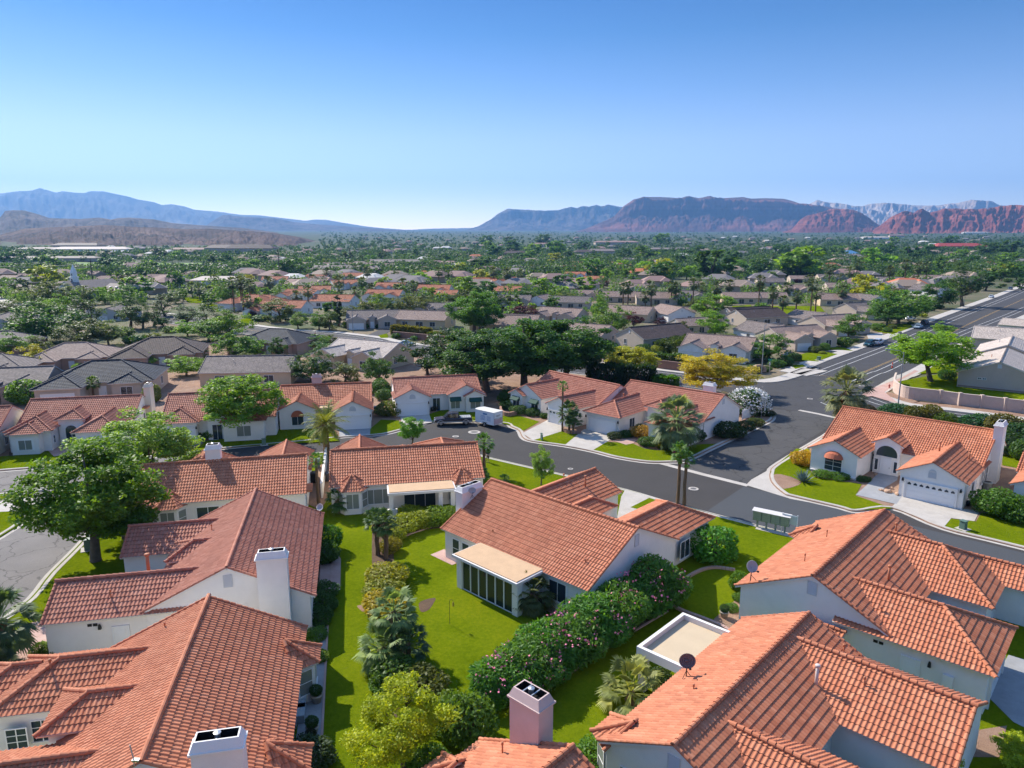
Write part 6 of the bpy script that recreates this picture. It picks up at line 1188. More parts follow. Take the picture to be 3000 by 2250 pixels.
# parked and moving cars
def vc(r, px, py, yaw, col, kind, lb, name='parked_car', cat='car', **k): x, y = land(r, px, py); o = car(name, lb, cat, x, y, yaw, col, kind, group=None, **k); o.location.z = terr(x, y); return o
RY = math.atan2(.742, .67)
vc('F4', 955, 1290, RY + math.pi, (.02, .10, .12), 'suv', 'dark teal car parked at the kerb, nearest on the wide road', L_=4.9); vc('F4', 1030, 1270, RY, (.72, .73, .75), 'suv', 'white car parked just behind the dark teal car', L_=4.8)
vc('F4', 1355, 1140, RY + math.pi, (.42, .50, .54), 'sedan', 'pale blue sedan parked under the dark street tree', Hh=1.5); vc('F4', 1405, 1112, RY, (.06, .07, .09), 'suv', 'dark car parked behind the pale blue sedan'); vc('F4', 1945, 895, RY + math.pi, (.74, .75, .76), 'sedan', 'white car driving down the wide road', 'car', Hh=1.5); vc('F4', 2100, 830, RY + math.pi, (.10, .14, .2), 'suv', 'dark blue van parked far up the wide road'); vc('F4', 1280, 1080, .3, (.74, .74, .75), 'sedan', 'white car in a driveway behind the dark street tree', Hh=1.5)
vc('F4', 320, 1385, .2, (.03, .035, .05), 'sedan', 'dark car parked in the driveway by the corner tree', Hh=1.5); vc('F2', 1350, 1145, 0.0, (.55, .62, .66), 'sedan', 'pale convertible car on the avenue behind the pale roof house', 'car', Hh=1.45); vc('F1', 1428, 1050, 2.2, (.42, .03, .03), 'sedan', 'red car on the curving avenue at the left', 'car', Hh=1.5); vc('F1', 1268, 985, 2.0, (.75, .75, .76), 'suv', 'white van on the curving avenue beyond the red car', 'van', Hh=2.0); vc('R1', 340, 110, .4, (.03, .03, .035), 'suv', 'dark car behind the dark blue roofed house')
vc('F1', 130, 1035, 0.3, (.5, .5, .52), 'suv', 'grey car in the church parking lot')
def cone(r, px, py, rt, ty_, lb):
    x, y = at(r, px, py); e = empty('traffic_post', (x, y, 0)); tag(e, lb, 'traffic cone', 'orange traffic posts on the avenue'); z = max(1.0, top_z(rt, px, ty_, y)); OR = plain('safety_orange', (.65, .09, .04), .6); MB().box(-.3, .3, -.3, .3, 0, .08).build('base', DARK, e); MB().lathe((0, 0, .08), [(.16, 0), (.1, z - .1), (.03, z)], 10).build('body', OR, e); MB().lathe((0, 0, z * .5), [(.15, 0), (.14, .15)], 10).build('reflector', WHITE, e)
cone('F4', 1143, 1462, 'F4', 1415, 'orange post on the wide road near the crossing')
for a, b, lb in ((473, 1048, 'leftmost'), (618, 1065, 'second from left'), (1020, 1108, 'beside the yellow loader'), (1275, 1138, 'left of the pale convertible')): cone('F2', a, b, 'F2', b - 28, 'orange post on the avenue, ' + lb)
# loader
x, y = at('F2', 985, 1180); e = empty('backhoe_loader', (x, y, 0), 2.6); tag(e, 'yellow backhoe loader working at the avenue edge', 'loader'); YL = plain('loader_yellow', (.42, .27, .05), .5)
MB().box(-1.6, 1.7, -.6, .6, .7, 1.4).box(.3, 1.9, -.5, .5, 1.4, 1.75, t=.08).build('body', YL, e); MB().box(-1.2, .25, -.7, .7, 1.42, 2.75, t=.06).build('cab', CARGLASS, e); MB().box(-1.3, .35, -.78, .78, 2.76, 2.9).build('cab_roof', YL, e); MB().tube([(1.2, .75, 1.2), (2.3, .75, .9), (2.7, .75, .5)], .1, 6).tube([(1.2, -.75, 1.2), (2.3, -.75, .9), (2.7, -.75, .5)], .1, 6).build('arm', YL, e); MB().hexa([(2.6, -1.1, .1), (3.3, -1.1, .1), (3.3, 1.1, .1), (2.6, 1.1, .1), (2.5, -1.1, .9), (2.7, -1.1, .9), (2.7, 1.1, .9), (2.5, 1.1, .9)]).build('bucket', STEEL, e); MB().tube([(-1.6, 0, 1.1), (-2.4, 0, 2.6), (-3.2, 0, 1.2)], .14, 6).build('digging_arm', YL, e)
for sx, r_ in ((-.9, .72), (1.3, .5)):
    for sg in (-1, 1): wheel(e, sx, sg * .8, r_, .4)
# curved estate wall and the house on the raised lawn
WALLP = plain('pinkish_block_wall', (.52, .40, .33), .9, 0, .08, 1.2, .2, 10)
wb = pts('Z3', [(925, 760), (908, 830), (960, 880), (1060, 915), (1370, 952), (1560, 982), (1780, 1006), (2010, 1036), (2210, 1060), (2500, 1100)])
e = empty('estate_wall', (wb[0][0], wb[0][1], 0)); tag(e, 'long pinkish block wall with pilasters curving round the raised lawn', 'wall'); P = smooth(wb[:5], 5) + wb[5:]; O = np.array(wb[0]); m = MB(); cp = MB(); hz = 2.2
for a_, b_ in zip(P, P[1:]):
    d_ = np.array(b_) - np.array(a_); nn = np.array([-d_[1], d_[0]]) / np.linalg.norm(d_); A, B = np.array(a_) - O, np.array(b_) - O
    for q, t_, z0, z1 in ((m, .12, 0, hz), (cp, .17, hz, hz + .08)): q.hexa([(*(A - nn * t_), z0), (*(B - nn * t_), z0), (*(B + nn * t_), z0), (*(A + nn * t_), z0), (*(A - nn * t_), z1), (*(B - nn * t_), z1), (*(B + nn * t_), z1), (*(A + nn * t_), z1)])
m.build('wall', WALLP, e); cp.build('coping', plain('wall_coping', (.60, .48, .40), .9), e)
for p in wb[4:]: MB().box(p[0] - O[0] - .28, p[0] - O[0] + .28, p[1] - O[1] - .28, p[1] - O[1] + .28, 0, hz + .2).build('pilaster', WALLP, e)
sheet('lawn', [tuple(np.array(p) + np.array([.3, .4])) for p in smooth(wb[:5], 5)] + wb[5:] + [(150, 90), (140, 130), (95, 150)] + pts('Z3', [(1700, 640), (1500, 655), (1330, 680), (1000, 740)]), 0.2, LAWN, skirt=0.3)
# ---------------------------------------------------------------- houses farther off
MT = {'t': tile_mat('tan_roof_tile', [(.25, .175, .145), (.31, .22, .18), (.36, .265, .215), (.28, .195, .16)]), 'g': tile_mat('grey_roof_tile', [(.15, .125, .11), (.20, .165, .15), (.25, .205, .185), (.18, .15, .13)]),
      'd': tile_mat('dark_brown_roof_tile', [(.065, .046, .042), (.09, .064, .057), (.11, .08, .072), (.075, .054, .048)]), 'b': tile_mat('blue_grey_roof_tile', [(.022, .029, .041), (.030, .039, .054), (.042, .053, .07), (.026, .033, .046)]),
      'r': TERRA, 'w': tile_mat('pale_roof_tile', [(.42, .35, .30), (.52, .44, .38), (.58, .50, .43), (.46, .39, .33)]), 'm': tile_mat('mauve_brown_roof_tile', [(.20, .12, .10), (.27, .165, .135), (.32, .20, .165), (.23, .14, .115)])}
MW = {'w': STUCCO, 'c': plain('tan_stucco', (.52, .42, .33), .9, 0, .06, .8), 'p': plain('pink_tan_stucco', (.42, .28, .21), .9, 0, .06, .8), 'y': plain('sand_stucco', (.60, .46, .30), .9, 0, .06, .8), 'g': plain('grey_stucco', (.50, .48, .45), .9, 0, .06, .8)}
KP = {}
def kind_house(kind, roof, wall):
    key = (kind, roof, wall)
    if key in KP: return KP[key], False
    h = House('tiled_house', None, 0, 0, 0, 2.9, .42, MT[roof], MW[wall], 1, tw=.34, tc=.42); h.gap = plain('grey_riser_shade', (.05, .042, .04), .9) if roof != 'r' else TILE_RISER_SHADE; h.amp, h.stp = (.022, .04) if roof != 'r' else (.045, .04)  # riser colour paints in the shade between the courses
    if kind == 'A':      # side gables, two front wings
        main_body(h, 17, 11.5); h.wing(-4.9, 3.4, -9.6, D=11.5); h.wing(4.9, 3.3, -8.2, D=11.5); h.rect('y', -6.6, -2, -1.3, 1.3, 'g', 'n', he=3.5)
        h.garage(-4.9, -9.44, 'f', 4.8); h.window(4.9, -8.04, .7, 'f', 1.8, 1.5, 2, 1); h.door(0, -6.44, 'f'); h.window(8.34, -1.5, 1, 'r', 1.0, 1.2, 2, 1); h.window(-4, 5.33, .9, 'b', 1.8, 1.3); h.window(3, 5.33, .2, 'b', 2.2, 2.0); h.pipe(-2, 2.5, 4.3, .5, .06, STEEL)
    if kind == 'B':      # long plain gable
        main_body(h, 18, 11.5); h.window(-5, -5.33, .8, 'f', 1.8, 1.4); h.window(4.5, -5.33, .8, 'f', 1.8, 1.4); h.window(0, -5.33, .1, 'f', 2.4, 2.1); h.window(8.84, 1.5, 1, 'r', .9, 1.2); h.window(-8.84, 1.5, 1, 'l', .9, 1.2); h.window(4, 5.33, .9, 'b', 1.8, 1.3); h.louvre(8.84, 0, 3.9, 'r'); h.louvre(-8.84, 0, 3.9, 'l'); h.pipe(3, 2.0, 4.5, .5, .06, STEEL); h.pipe(-3, -2.0, 4.5, .4, .06, STEEL)
    if kind == 'C':      # hips, garage wing
        main_body(h, 17, 12.5, 'h', 'h'); h.wing(-4.6, 3.6, -10.5, 'h', D=12.5); h.wing(4.6, 2.6, -8.0, 'h', D=12.5)
        h.garage(-4.6, -10.06, 'f', 4.9); h.window(4.6, -7.56, .7, 'f', 1.7, 1.5); h.door(.6, -5.83, 'f'); h.window(8.08, 1, .9, 'r', 1.2, 1.3); h.window(-8.08, 1, .9, 'l', 1.2, 1.3); h.window(0, 5.83, .2, 'b', 2.4, 2.0); h.pipe(2, 2.0, 4.6, .6, .15, STEEL); h.pipe(-2, 1.0, 4.8, .6, .15, STEEL)
    if kind == 'G':      # gable end towards the viewer
        h.rect('y', -8, 8, -6, 6); h.garage(-2.2, -7.84, 'f', 4.6); h.window(3.2, -7.84, .7, 'f', 1.6, 1.4); h.louvre(0, -7.84, 3.8, 'f'); h.rect('x', 4, 9.5, -2, 6, 'n', 'g'); h.window(-5.58, 1, .9, 'l', 1.4, 1.3); h.window(-5.58, -4, .9, 'l', 1.0, 1.3); h.window(9.34, 2, .9, 'r', 1.2, 1.3)
    KP[key] = h.done(); return KP[key], True
LM = []           # landmarks: short phrase, place
def mid(reg, x, y, yaw, kind, roof, wall, label, short=None, s=1.0, dy=6.0, group=None):
    """(x, y): the photo's ground point under the middle of the wall nearest the camera"""
    src_, new = kind_house(kind, roof, wall); X, Y = land(reg, x, y); n = math.hypot(X, Y); X += X / n * dy * s; Y += Y / n * dy * s
    o = src_ if new else copy_tree(src_); o.location = (X, Y, terr(X, Y) - .05); o.rotation_euler = (0, 0, R(yaw)); o.scale = (s, s, s); tag(o, label, 'house', group)
    if short: LM.append((short, X, Y))
    return o
# west side, this side of the avenue
mid('F1', 640, 1625, 14, 'C', 't', 'p', 'tan brown hip roofed house with pale garage, left of the dark brown house', 'the tan brown house', 1.0)
mid('F1', 1340, 1600, 16, 'C', 'd', 'p', 'dark brown hip roofed house with a dark arched garage, behind the dark blue roof', 'the dark brown house', 1.12)
mid('F2', 330, 1215, -12, 'C', 'b', 'p', 'blue grey roofed house with pale ridge stripes beside the avenue', 'the blue grey house', 1.05)
mid('R1', 720, 150, 14, 'C', 'b', 'c', 'wide dark blue roof just behind the end chimney house', 'the dark blue roof', 1.12)
mid('R1', 60, 175, 14, 'A', 'g', 'p', 'grey striped roof at the left edge behind the cream gable house', 'the grey striped roof', 1.0)
mid('F2', 120, 1475, 5, 'B', 'g', 'y', 'long brown grey tiled roof with tan patio posts, left of the ridge chimney', 'the long tiled roof', 1.0)
mid('F2', 1060, 1330, -28, 'A', 'w', 'y', 'pale tan roof half hidden by trees behind the two white garages', 'the pale roof house', 1.05)
mid('F1', 930, 1215, 10, 'G', 'g', 'g', 'small grey house with a white garage between the tall pines', 'the white garage in the pines', .85)
mid('F1', 40, 1320, 20, 'G', 'g', 'g', 'grey gabled house at the left edge below the church lot', None, 1.0); mid('F1', 30, 1500, 12, 'C', 'g', 'p', 'mauve grey roof at the left edge, left of the tan brown house', None, 1.0); mid('F1', 560, 1210, 12, 'A', 'g', 'g', 'grey roof showing between the pines and the big dark trees, left', None, .9); mid('R1', -40, 60, 14, 'C', 'g', 'p', 'low brown roof at the far left edge above the striped roof')
# row beyond the avenue
mid('F2', 1090, 1000, 8, 'A', 'g', 'c', 'grey house with white garage door facing the junction', 'the junction house', 1.0)
mid('F2', 1510, 1010, -14, 'B', 't', 'y', 'tan roofed house above the flowering hedge, left of the tall green tree', 'the hedge house', 1.0); mid('F2', 1590, 910, -8, 'A', 'g', 'c', 'tan grey house with arched windows behind the hedge house', None, .9); mid('F2', 2130, 1055, -16, 'B', 't', 'y', 'tan house with turquoise awning right of the tall green tree', 'the turquoise awning house', 1.0)
mid('F3', 260, 1195, -12, 'B', 't', 'y', 'long tan roof right behind the big dark clump, at its left', None, 1.05); mid('F3', 860, 1270, -35, 'B', 't', 'c', 'grey gable wall and tan roof just right above the dark clump', 'the gable by the dark clump', .95)
mid('F3', 1430, 1310, 32, 'B', 'd', 'c', 'dark roofed house with long pale gable wall behind the avenue hedge', 'the pale gable house', 1.05); mid('F3', 1960, 1400, -30, 'A', 't', 'w', 'white gabled house behind the wide yellow tree', 'the house behind the yellow tree', 1.0)
mid('F3', 680, 1105, -30, 'A', 't', 'c', 'tan house with a pale garage beside the purple tree', 'the house by the purple tree', .95); mid('F3', 1230, 1085, 150, 'B', 't', 'y', 'tan house with cream gable right of the small purple tree', None, .95); mid('F3', 1560, 1090, 18, 'G', 't', 'w', 'white fronted house with a solar panel, middle of the tan roofs', 'the white fronted house', .95)
mid('F3', 300, 965, -8, 'A', 'g', 'c', 'grey tan house with white gables, left of the short round palm', None, .85); mid('F3', 520, 960, -25, 'G', 't', 'w', 'white gable facing left of the short round palm', None, .8); mid('F3', 760, 985, -10, 'B', 'g', 'c', 'tan grey roof behind the purple tree house', None, .9); mid('F3', 860, 910, -10, 'A', 't', 'c', 'tan roof with stone chimney behind the short round palm', None, .8)
mid('F3', 1150, 930, -6, 'B', 't', 'c', 'long tan roof under the first palm pair', None, .9); mid('F3', 1440, 955, -6, 'B', 't', 'c', 'long tan roof under the second palm cluster', None, 1.0); mid('F3', 1700, 930, -10, 'A', 'g', 'c', 'grey brown roof under the palm pair left of the lawn', None, .95); mid('F3', 2120, 940, -8, 'B', 't', 'y', 'tan roof with sunlit cream gable at the bright lawn', 'the bright lawn house', .9); mid('F3', 1330, 850, -10, 'A', 't', 'w', 'white gable just behind the palm pair', None, .8)
mid('F3', 1740, 1180, 25, 'B', 't', 'c', 'tan gable left of the twin pale green trees', None, .8); mid('F3', 2180, 1110, 20, 'B', 'd', 'c', 'dark roof right of the twin pale green trees', None, 1.0)
mid('F4', 330, 1300, 22, 'A', 't', 'c', 'tan house with white garage nearest on the wide road', 'the first house on the wide road', 1.0, group=None); mid('F4', 640, 1190, 24, 'A', 't', 'c', 'second tan house along the wide road, dark gables', 'the second house on the wide road', 1.0); mid('F4', 880, 1060, 24, 'A', 'g', 'c', 'third tan house along the wide road behind round trees', None, 1.0); mid('F4', 1440, 880, 24, 'G', 'g', 'w', 'white gabled house beside the dark pine on the wide road', 'the white gable on the wide road', 1.0); mid('F4', 40, 1125, 22, 'B', 'd', 'c', 'dark roof at the foot of the tall palms, left of the wide road', None, 1.0); mid('F4', 100, 1260, 24, 'G', 'g', 'w', 'white gable tucked left of the first house on the wide road', None, .9); mid('F4', 470, 1130, 24, 'G', 'g', 'w', 'white gable behind the first house on the wide road', None, .85); mid('F4', 930, 960, 24, 'G', 'g', 'w', 'white gable behind the third house on the wide road', None, .85)
mid('F4', 690, 960, -6, 'B', 't', 'y', 'tan roof behind the short thick palm by the palms lawn', None, .95); mid('F4', 130, 945, -6, 'B', 't', 'y', 'tan roof with sunny cream end wall left of the palms lawn', None, .9); mid('F4', 340, 870, -6, 'A', 't', 'c', 'tan roof between the tall palms, left', None, .9); mid('F4', 720, 850, -6, 'B', 't', 'c', 'tan grey roof behind the tan roof by the short thick palm', None, .9); mid('F4', 1120, 790, -12, 'A', 'g', 'c', 'grey roof under the middle palm row', None, .9); mid('F4', 1420, 780, -12, 'A', 't', 'c', 'tan house with pale gables right under the palm trio', None, 1.0); mid('F4', 620, 760, -6, 'A', 'g', 'c', 'grey roof behind the palm trunks, centre', None, .85); mid('F4', 400, 770, -6, 'B', 't', 'c', 'tan roof beside the reddish shrub', None, .85); mid('F4', 1950, 690, 20, 'A', 'g', 'c', 'grey roof far up the wide road', None, 1.0); mid('F4', 2180, 660, 20, 'B', 'g', 'c', 'dark grey roof at the right edge far up the wide road', None, 1.0); mid('F4', 150, 800, -6, 'B', 'g', 'c', 'brown grey roof at the left palm of the tall row', None, .9)
# the terracotta quarter beyond
for i, (r, x, y, yaw, k, s, lb) in enumerate([('F2', 380, 900, -8, 'B', 1.0, 'long terracotta roof above the shrub belt, nearest of the far red roofs'), ('F2', 780, 845, -10, 'B', 1.0, 'red roofed house right of the tall dark cypress base'), ('F2', 520, 790, -20, 'A', 1.0, 'white house with red hip roof behind the first leaning palm'), ('F2', 620, 745, 10, 'A', .95, 'red roofed house left of the tall cypress'), ('F2', 230, 850, -25, 'C', 1.0, 'red hip roofed house between the palm groups at the left'), ('F2', 1190, 790, -10, 'A', 1.0, 'red roof with white gable at the pale round tree'), ('F2', 1240, 712, -6, 'A', .95, 'low red roof above the pale round tree'), ('F2', 1590, 740, -8, 'A', 1.0, 'red roofed house with twin white gables by the tall palm'), ('F2', 1660, 770, -8, 'B', .8, 'red roof right below the twin gable house'), ('F2', 860, 685, 30, 'A', .95, 'white gabled red roofed house right of the tall cypress'), ('F2', 2165, 745, -6, 'B', .9, 'red roof right of the tall green tree top'), ('F2', 2140, 675, -20, 'G', .9, 'white gable with red roof under two palms'), ('F2', 640, 630, -10, 'A', .9, 'red roofs in the palm rows, left'), ('F2', 300, 650, 8, 'A', .95, 'red roof left of the tall pole'), ('F2', 940, 610, -6, 'B', .9, 'red roof behind the palm pair, centre left'), ('F2', 1220, 620, 40, 'C', .8, 'steep red roof in the palms'), ('F2', 1480, 590, -6, 'A', .9, 'bright red roofs far behind the palms'), ('F2', 1990, 650, -8, 'B', .8, 'red roof behind the bright round tree'),
        ('F3', 225, 880, -8, 'B', .75, 'small red roof patch left of the bright tree pair'), ('F3', 260, 800, -25, 'G', .95, 'white gable with red roof at the palm group, left'), ('F3', 60, 800, -8, 'B', .8, 'red roof strip at the pale mound tree'), ('F3', 790, 740, -15, 'A', .9, 'red roof with white gable behind the bright trees'), ('F3', 710, 680, -8, 'B', 1.0, 'long red roof in the middle of the trees'), ('F3', 820, 640, -20, 'A', .9, 'red roofs left of the round tree crown'), ('F3', 1050, 640, -8, 'A', .9, 'red roofs right of the round tree crown'), ('F3', 1170, 705, -8, 'A', .9, 'red roof with white walls near the yellow tree'), ('F3', 1230, 610, -8, 'B', .95, 'far long red roof, centre'), ('F3', 1430, 620, -8, 'B', .85, 'far red roof right of centre'), ('F3', 1620, 665, -8, 'A', .8, 'small red gable near the dark tree band'), ('F3', 940, 770, -8, 'B', .75, 'brownish red roof by the dusky shrub'), ('F3', 160, 640, -8, 'B', .9, 'far red roof left, under the apartments'), ('F3', 500, 640, -8, 'B', .8, 'far red roof under the apartments'),
        ('F4', 640, 665, -8, 'C', 1.1, 'bright orange roof left of the palm group'), ('F4', 600, 690, -8, 'A', .8, 'pinkish red roof in front of the bright orange roof'), ('F4', 1910, 645, 15, 'C', 1.0, 'orange roof far right above the dark pine'), ('F4', 150, 690, -8, 'A', .8, 'small orange roof under the big light crown, left'), ('F1', 2060, 1135, -20, 'C', 1.1, 'red hip roofed house among tall palms left of the junction'), ('F1', 2180, 1185, -10, 'A', .8, 'white house with a red gable by the curved drive')]):
    mid(r, x, y, yaw, k, 'r', 'w', lb, None, s)
# brown roofs left, below the field
for i, (x, y, k, s) in enumerate([(760, 870, 'A', .9), (860, 925, 'C', 1.0), (1160, 930, 'C', 1.0), (1020, 905, 'A', .9), (1330, 850, 'C', 1.0), (1300, 900, 'A', .9), (1480, 850, 'B', .9), (1560, 870, 'C', .9), (1690, 815, 'B', 1.0), (1780, 830, 'C', .95), (1910, 845, 'C', 1.0), (2070, 835, 'C', 1.0), (2190, 845, 'B', .9), (1850, 800, 'A', .9), (1400, 810, 'B', .9), (260, 890, 'A', .9), (100, 910, 'B', .9), (330, 920, 'C', .9)]):
    mid('F1', x, y, [-20, 10, -35, 25][i % 4], k, 'm', 'p', 'mauve brown tiled roof in the block below the green field', None, s, group='mauve brown roofs below the green field')
# big pale house on the raised lawn
px, py = at('R4', 1775, 280); rz = -38
h = House('stucco_house', 'pale roofed house with long blank gable wall on the raised lawn at the right edge', 99.9, 142.4, 53, 3.2, .37, MT['w'], plain('pinkish_tan_stucco', (.50, .39, .33), .9, 0, .06, .8), 2, tw=.30, tc=.36)
h.L, h.D = 22, 14; h.gap = plain('grey_riser_shade', (.05, .042, .04), .9)
h.rect('x', -11, 11, -7, 7); h.rect('x', 2, 12, 3, 8.4, 'g', 'g', he=2.9); h.window(-10.84, 3.0, 2.1, 'l', .5, .3); h.window(-10.84, 2.2, 2.1, 'l', .5, .3); h.louvre(-10.84, 0, 4.6, 'l', .6, .7); MB().box(-10.93, -10.85, -6.4, 6.4, .35, .6).build('plinth_band', plain('band_brown', (.30, .2, .16), .9), h.e)
h.pipe(0, 2, 5.2, .4, .06); h.done()
for q, lb in (((116.5, 164.5), 'pale stepped roof just beyond the big pale house at the right edge'), ((133, 187), 'second pale roof up the road beyond the big pale house')):
    s_, nw = kind_house('B', 'w', 'c'); o = s_ if nw else copy_tree(s_); o.location = (q[0], q[1], -.05); o.rotation_euler = (0, 0, R(53 if q[0] < 120 else 143)); o.scale = (1, 1.1, 1.05); tag(o, lb, 'house')
mid('F4', 2190, 1180, 40, 'G', 'w', 'g', 'small pale shed roofed house at the right edge above the curved wall', None, .7)
# church
x, y = land('F1', 605, 1050); h = House('church', 'grey roofed church with a slim white steeple', x, y + 12, -22, 3.2, .55, MT['g'], MW['g'], 0, 'church', tw=.3, tc=.36)
h.rect('y', -12, 14, -10, 10); h.rect('x', -24, -9, -2, 12, 'g', 'n'); h.rect('x', 9, 26, -2, 12, 'n', 'g'); h.L, h.D = 20, 26
MB().box(-1.3, 1.3, -8, -5.4, 7, 10.2).box(-1.55, 1.55, -8.25, -5.15, 10.2, 10.5).box(-1.0, 1.0, -7.7, -5.7, 10.5, 12.4).hexa([(-1.1, -7.8, 12.4), (1.1, -7.8, 12.4), (1.1, -5.6, 12.4), (-1.1, -5.6, 12.4), (-.05, -6.75, 16.5), (.05, -6.75, 16.5), (.05, -6.65, 16.5), (-.05, -6.65, 16.5)]).build('steeple', WHITE, h.e); MB().box(-.4, .4, -8.03, -7.99, 8.0, 9.6).box(-.3, .3, -7.73, -7.69, 10.9, 12.1).build('louvre', DARK, h.e)
for q in (-18, -14, 13, 17, 21): h.pipe(q, 2, 5.0, .7, .5, STEEL)
h.done()
x, y = land('F4', 1720, 500); e = empty('school_hall', (x, y + 20, terr(x, y))); tag(e, 'long low hall with a bright red roof, far right', 'hall'); MB().box(-40, 40, -14, 14, 0, 5.5).build('wall', MW['p'], e); MB().hexa([(-46, -18, 5.5), (46, -18, 5.5), (46, 18, 5.5), (-46, 18, 5.5), (-34, -2, 11), (34, -2, 11), (34, 2, 11), (-34, 2, 11)]).build('roof', plain('red_metal_roof', (.34, .05, .035), .6), e)
x, y = land('F4', 1805, 497); e = empty('shade_canopy', (x, y, terr(x, y))); tag(e, 'yellow pyramid canopy in front of the red roofed hall', 'canopy'); MB().hexa([(-12, -9, 4), (12, -9, 4), (12, 9, 4), (-12, 9, 4), (-.3, -.3, 9), (.3, -.3, 9), (.3, .3, 9), (-.3, .3, 9)]).build('fabric', plain('canopy_yellow', (.62, .40, .03), .8), e)
for q in (-11, 11): MB().tube([(q, -8, 0), (q, -8, 4.2)], .2, 6).build('post', WHITE, e)
x, y = land('F4', 790, 555); e = empty('gazebo', (x, y, terr(x, y))); tag(e, 'pavilion with a blue and white roof behind the orange roof', 'pavilion'); MB().hexa([(-12, -9, 3.5), (12, -9, 3.5), (12, 9, 3.5), (-12, 9, 3.5), (-4, -.5, 8), (4, -.5, 8), (4, .5, 8), (-4, .5, 8)]).build('roof', plain('blue_metal_roof', (.10, .26, .45), .5), e); MB().box(-10, 10, -7, 7, 0, 3.5).build('wall', MW['w'], e)
# long flat town buildings far out
for i, (r, x, y, w, d, hh, c) in enumerate([('F2', 870, 565, 60, 14, 7, 'g'), ('F2', 1240, 500, 60, 14, 7, 'g'), ('F2', 100, 402, 70, 20, 14, 'd'), ('F2', 720, 520, 60, 14, 6, 'm'), ('F3', 300, 565, 30, 14, 9, 'd'), ('F3', 850, 555, 24, 14, 9, 'd'), ('F3', 1000, 545, 40, 14, 9, 'g'), ('F3', 1560, 520, 70, 16, 7, 'g'), ('F3', 1120, 460, 110, 30, 9, 'm'), ('F3', 560, 480, 60, 14, 9, 'm'), ('F4', 1000, 415, 90, 30, 8, 'w'), ('F4', 1820, 370, 150, 40, 9, 'w'), ('F4', 1180, 400, 60, 20, 10, 'm'), ('F1', 480, 660, 120, 30, 8, 'g'), ('F1', 760, 670, 110, 24, 10, 'w'), ('F1', 640, 640, 90, 24, 12, 'd'), ('F1', 1540, 665, 60, 20, 8, 'm'), ('F1', 370, 735, 120, 18, 6, 'g'), ('F1', 1960, 675, 110, 24, 14, 'd'), ('F1', 1790, 935, 30, 14, 6, 'w')]):
    X, Y = land(r, x, y); e = empty('town_building', (X, Y, terr(X, Y)), R(-8 + 6 * (i % 3))); tag(e, ['grey', 'dark', 'mauve', 'pale'][' gdmw'.index(c) - 1] + ' roofed long building far off in the ' + {'F1': 'left', 'F2': 'centre left', 'F3': 'centre right', 'F4': 'right'}[r] + ' of the town', 'building', 'long town buildings far off'); MB().box(-w / 2, w / 2, -d / 2, d / 2, 0, hh * .65).build('wall', MW['c' if c != 'w' else 'w'], e); MB().hexa([(-w / 2 - 1, -d / 2 - 1, hh * .65), (w / 2 + 1, -d / 2 - 1, hh * .65), (w / 2 + 1, d / 2 + 1, hh * .65), (-w / 2 - 1, d / 2 + 1, hh * .65), (-w / 2 + d * .3, -.5, hh), (w / 2 - d * .3, -.5, hh), (w / 2 - d * .3, .5, hh), (-w / 2 + d * .3, .5, hh)]).build('roof', MT[c], e)
# hedges and walls along the avenue
HB = {n: bush_mesh('foliage', 80 + n, n=5200, size=.30, box=(6, 1.6, 1.6)) for n in (0, 1)}
def hedge(r, a, b, w, h, col, lb, z0=0.0, n=0):
    p, q = at(r, *a, z0), at(r, *b, z0); L_ = math.hypot(q[0] - p[0], q[1] - p[1]); e = empty('hedge', ((p[0] + q[0]) / 2, (p[1] + q[1]) / 2, z0), math.atan2(q[1] - p[1], q[0] - p[0])); tag(e, lb, 'hedge')
    k = max(1, round(L_ / 6))
    for i in range(k): put('foliage', HB[(i + n) % 2], e, ((-.5 + (i + .5) / k) * L_, 0, 0), (L_ / k / 5.8, w / 1.6, h / 1.6), col=jit(col, .15))
    MB().box(-L_ / 2 + .2, L_ / 2 - .2, -w * .15, w * .15, 0, h * .5).build('stem', BARK, e); return e
def rwall(r, a, b, h, lb, mat=None):
    p, q = at(r, *a), at(r, *b); L_ = math.hypot(q[0] - p[0], q[1] - p[1]); e = empty('retaining_wall', (p[0], p[1], 0), math.atan2(q[1] - p[1], q[0] - p[0])); tag(e, lb, 'wall'); MB().box(0, L_, -.12, .12, 0, h).build('wall', mat or plain('red_brown_block', (.27, .14, .10), .9, 0, .1, 2), e); MB().box(-.05, L_ + .05, -.17, .17, h, h + .1).build('coping', plain('brown_coping', (.33, .2, .15), .9), e)
rwall('F2', (1250, 1075), (1700, 1120), 1.8, 'red brown block wall under the flowering hedge'); hedge('F2', (1250, 1045), (1540, 1075), 2.4, 2.8, (.15, .16, .025), 'flowering yellow hedge on the red brown wall, left'); hedge('F2', (1545, 1090), (1900, 1115), 2.4, 2.2, (.10, .13, .02), 'olive hedge on the red brown wall, right')
rwall('F3', (860, 1390), (1075, 1412), 1.6, 'red brown block wall behind the dark clump'); hedge('F3', (870, 1345), (1010, 1360), 2.6, 2.4, (.09, .13, .02), 'clipped olive hedge right of the dark clump'); hedge('F3', (1025, 1365), (1170, 1375), 2.6, 2.4, (.06, .11, .02), 'darker clipped hedge beside the olive one'); rwall('F3', (1440, 1462), (1650, 1488), 1.9, 'red brown block wall left of the wide yellow tree'); hedge('F3', (1380, 1425), (1690, 1450), 3.0, 2.6, (.055, .11, .02), 'long dark hedge behind the yellow green tree'); hedge('F3', (1500, 1345), (1760, 1270), 4.5, 3.0, (.06, .10, .02), 'thick dark hedge in front of the pale gable house')
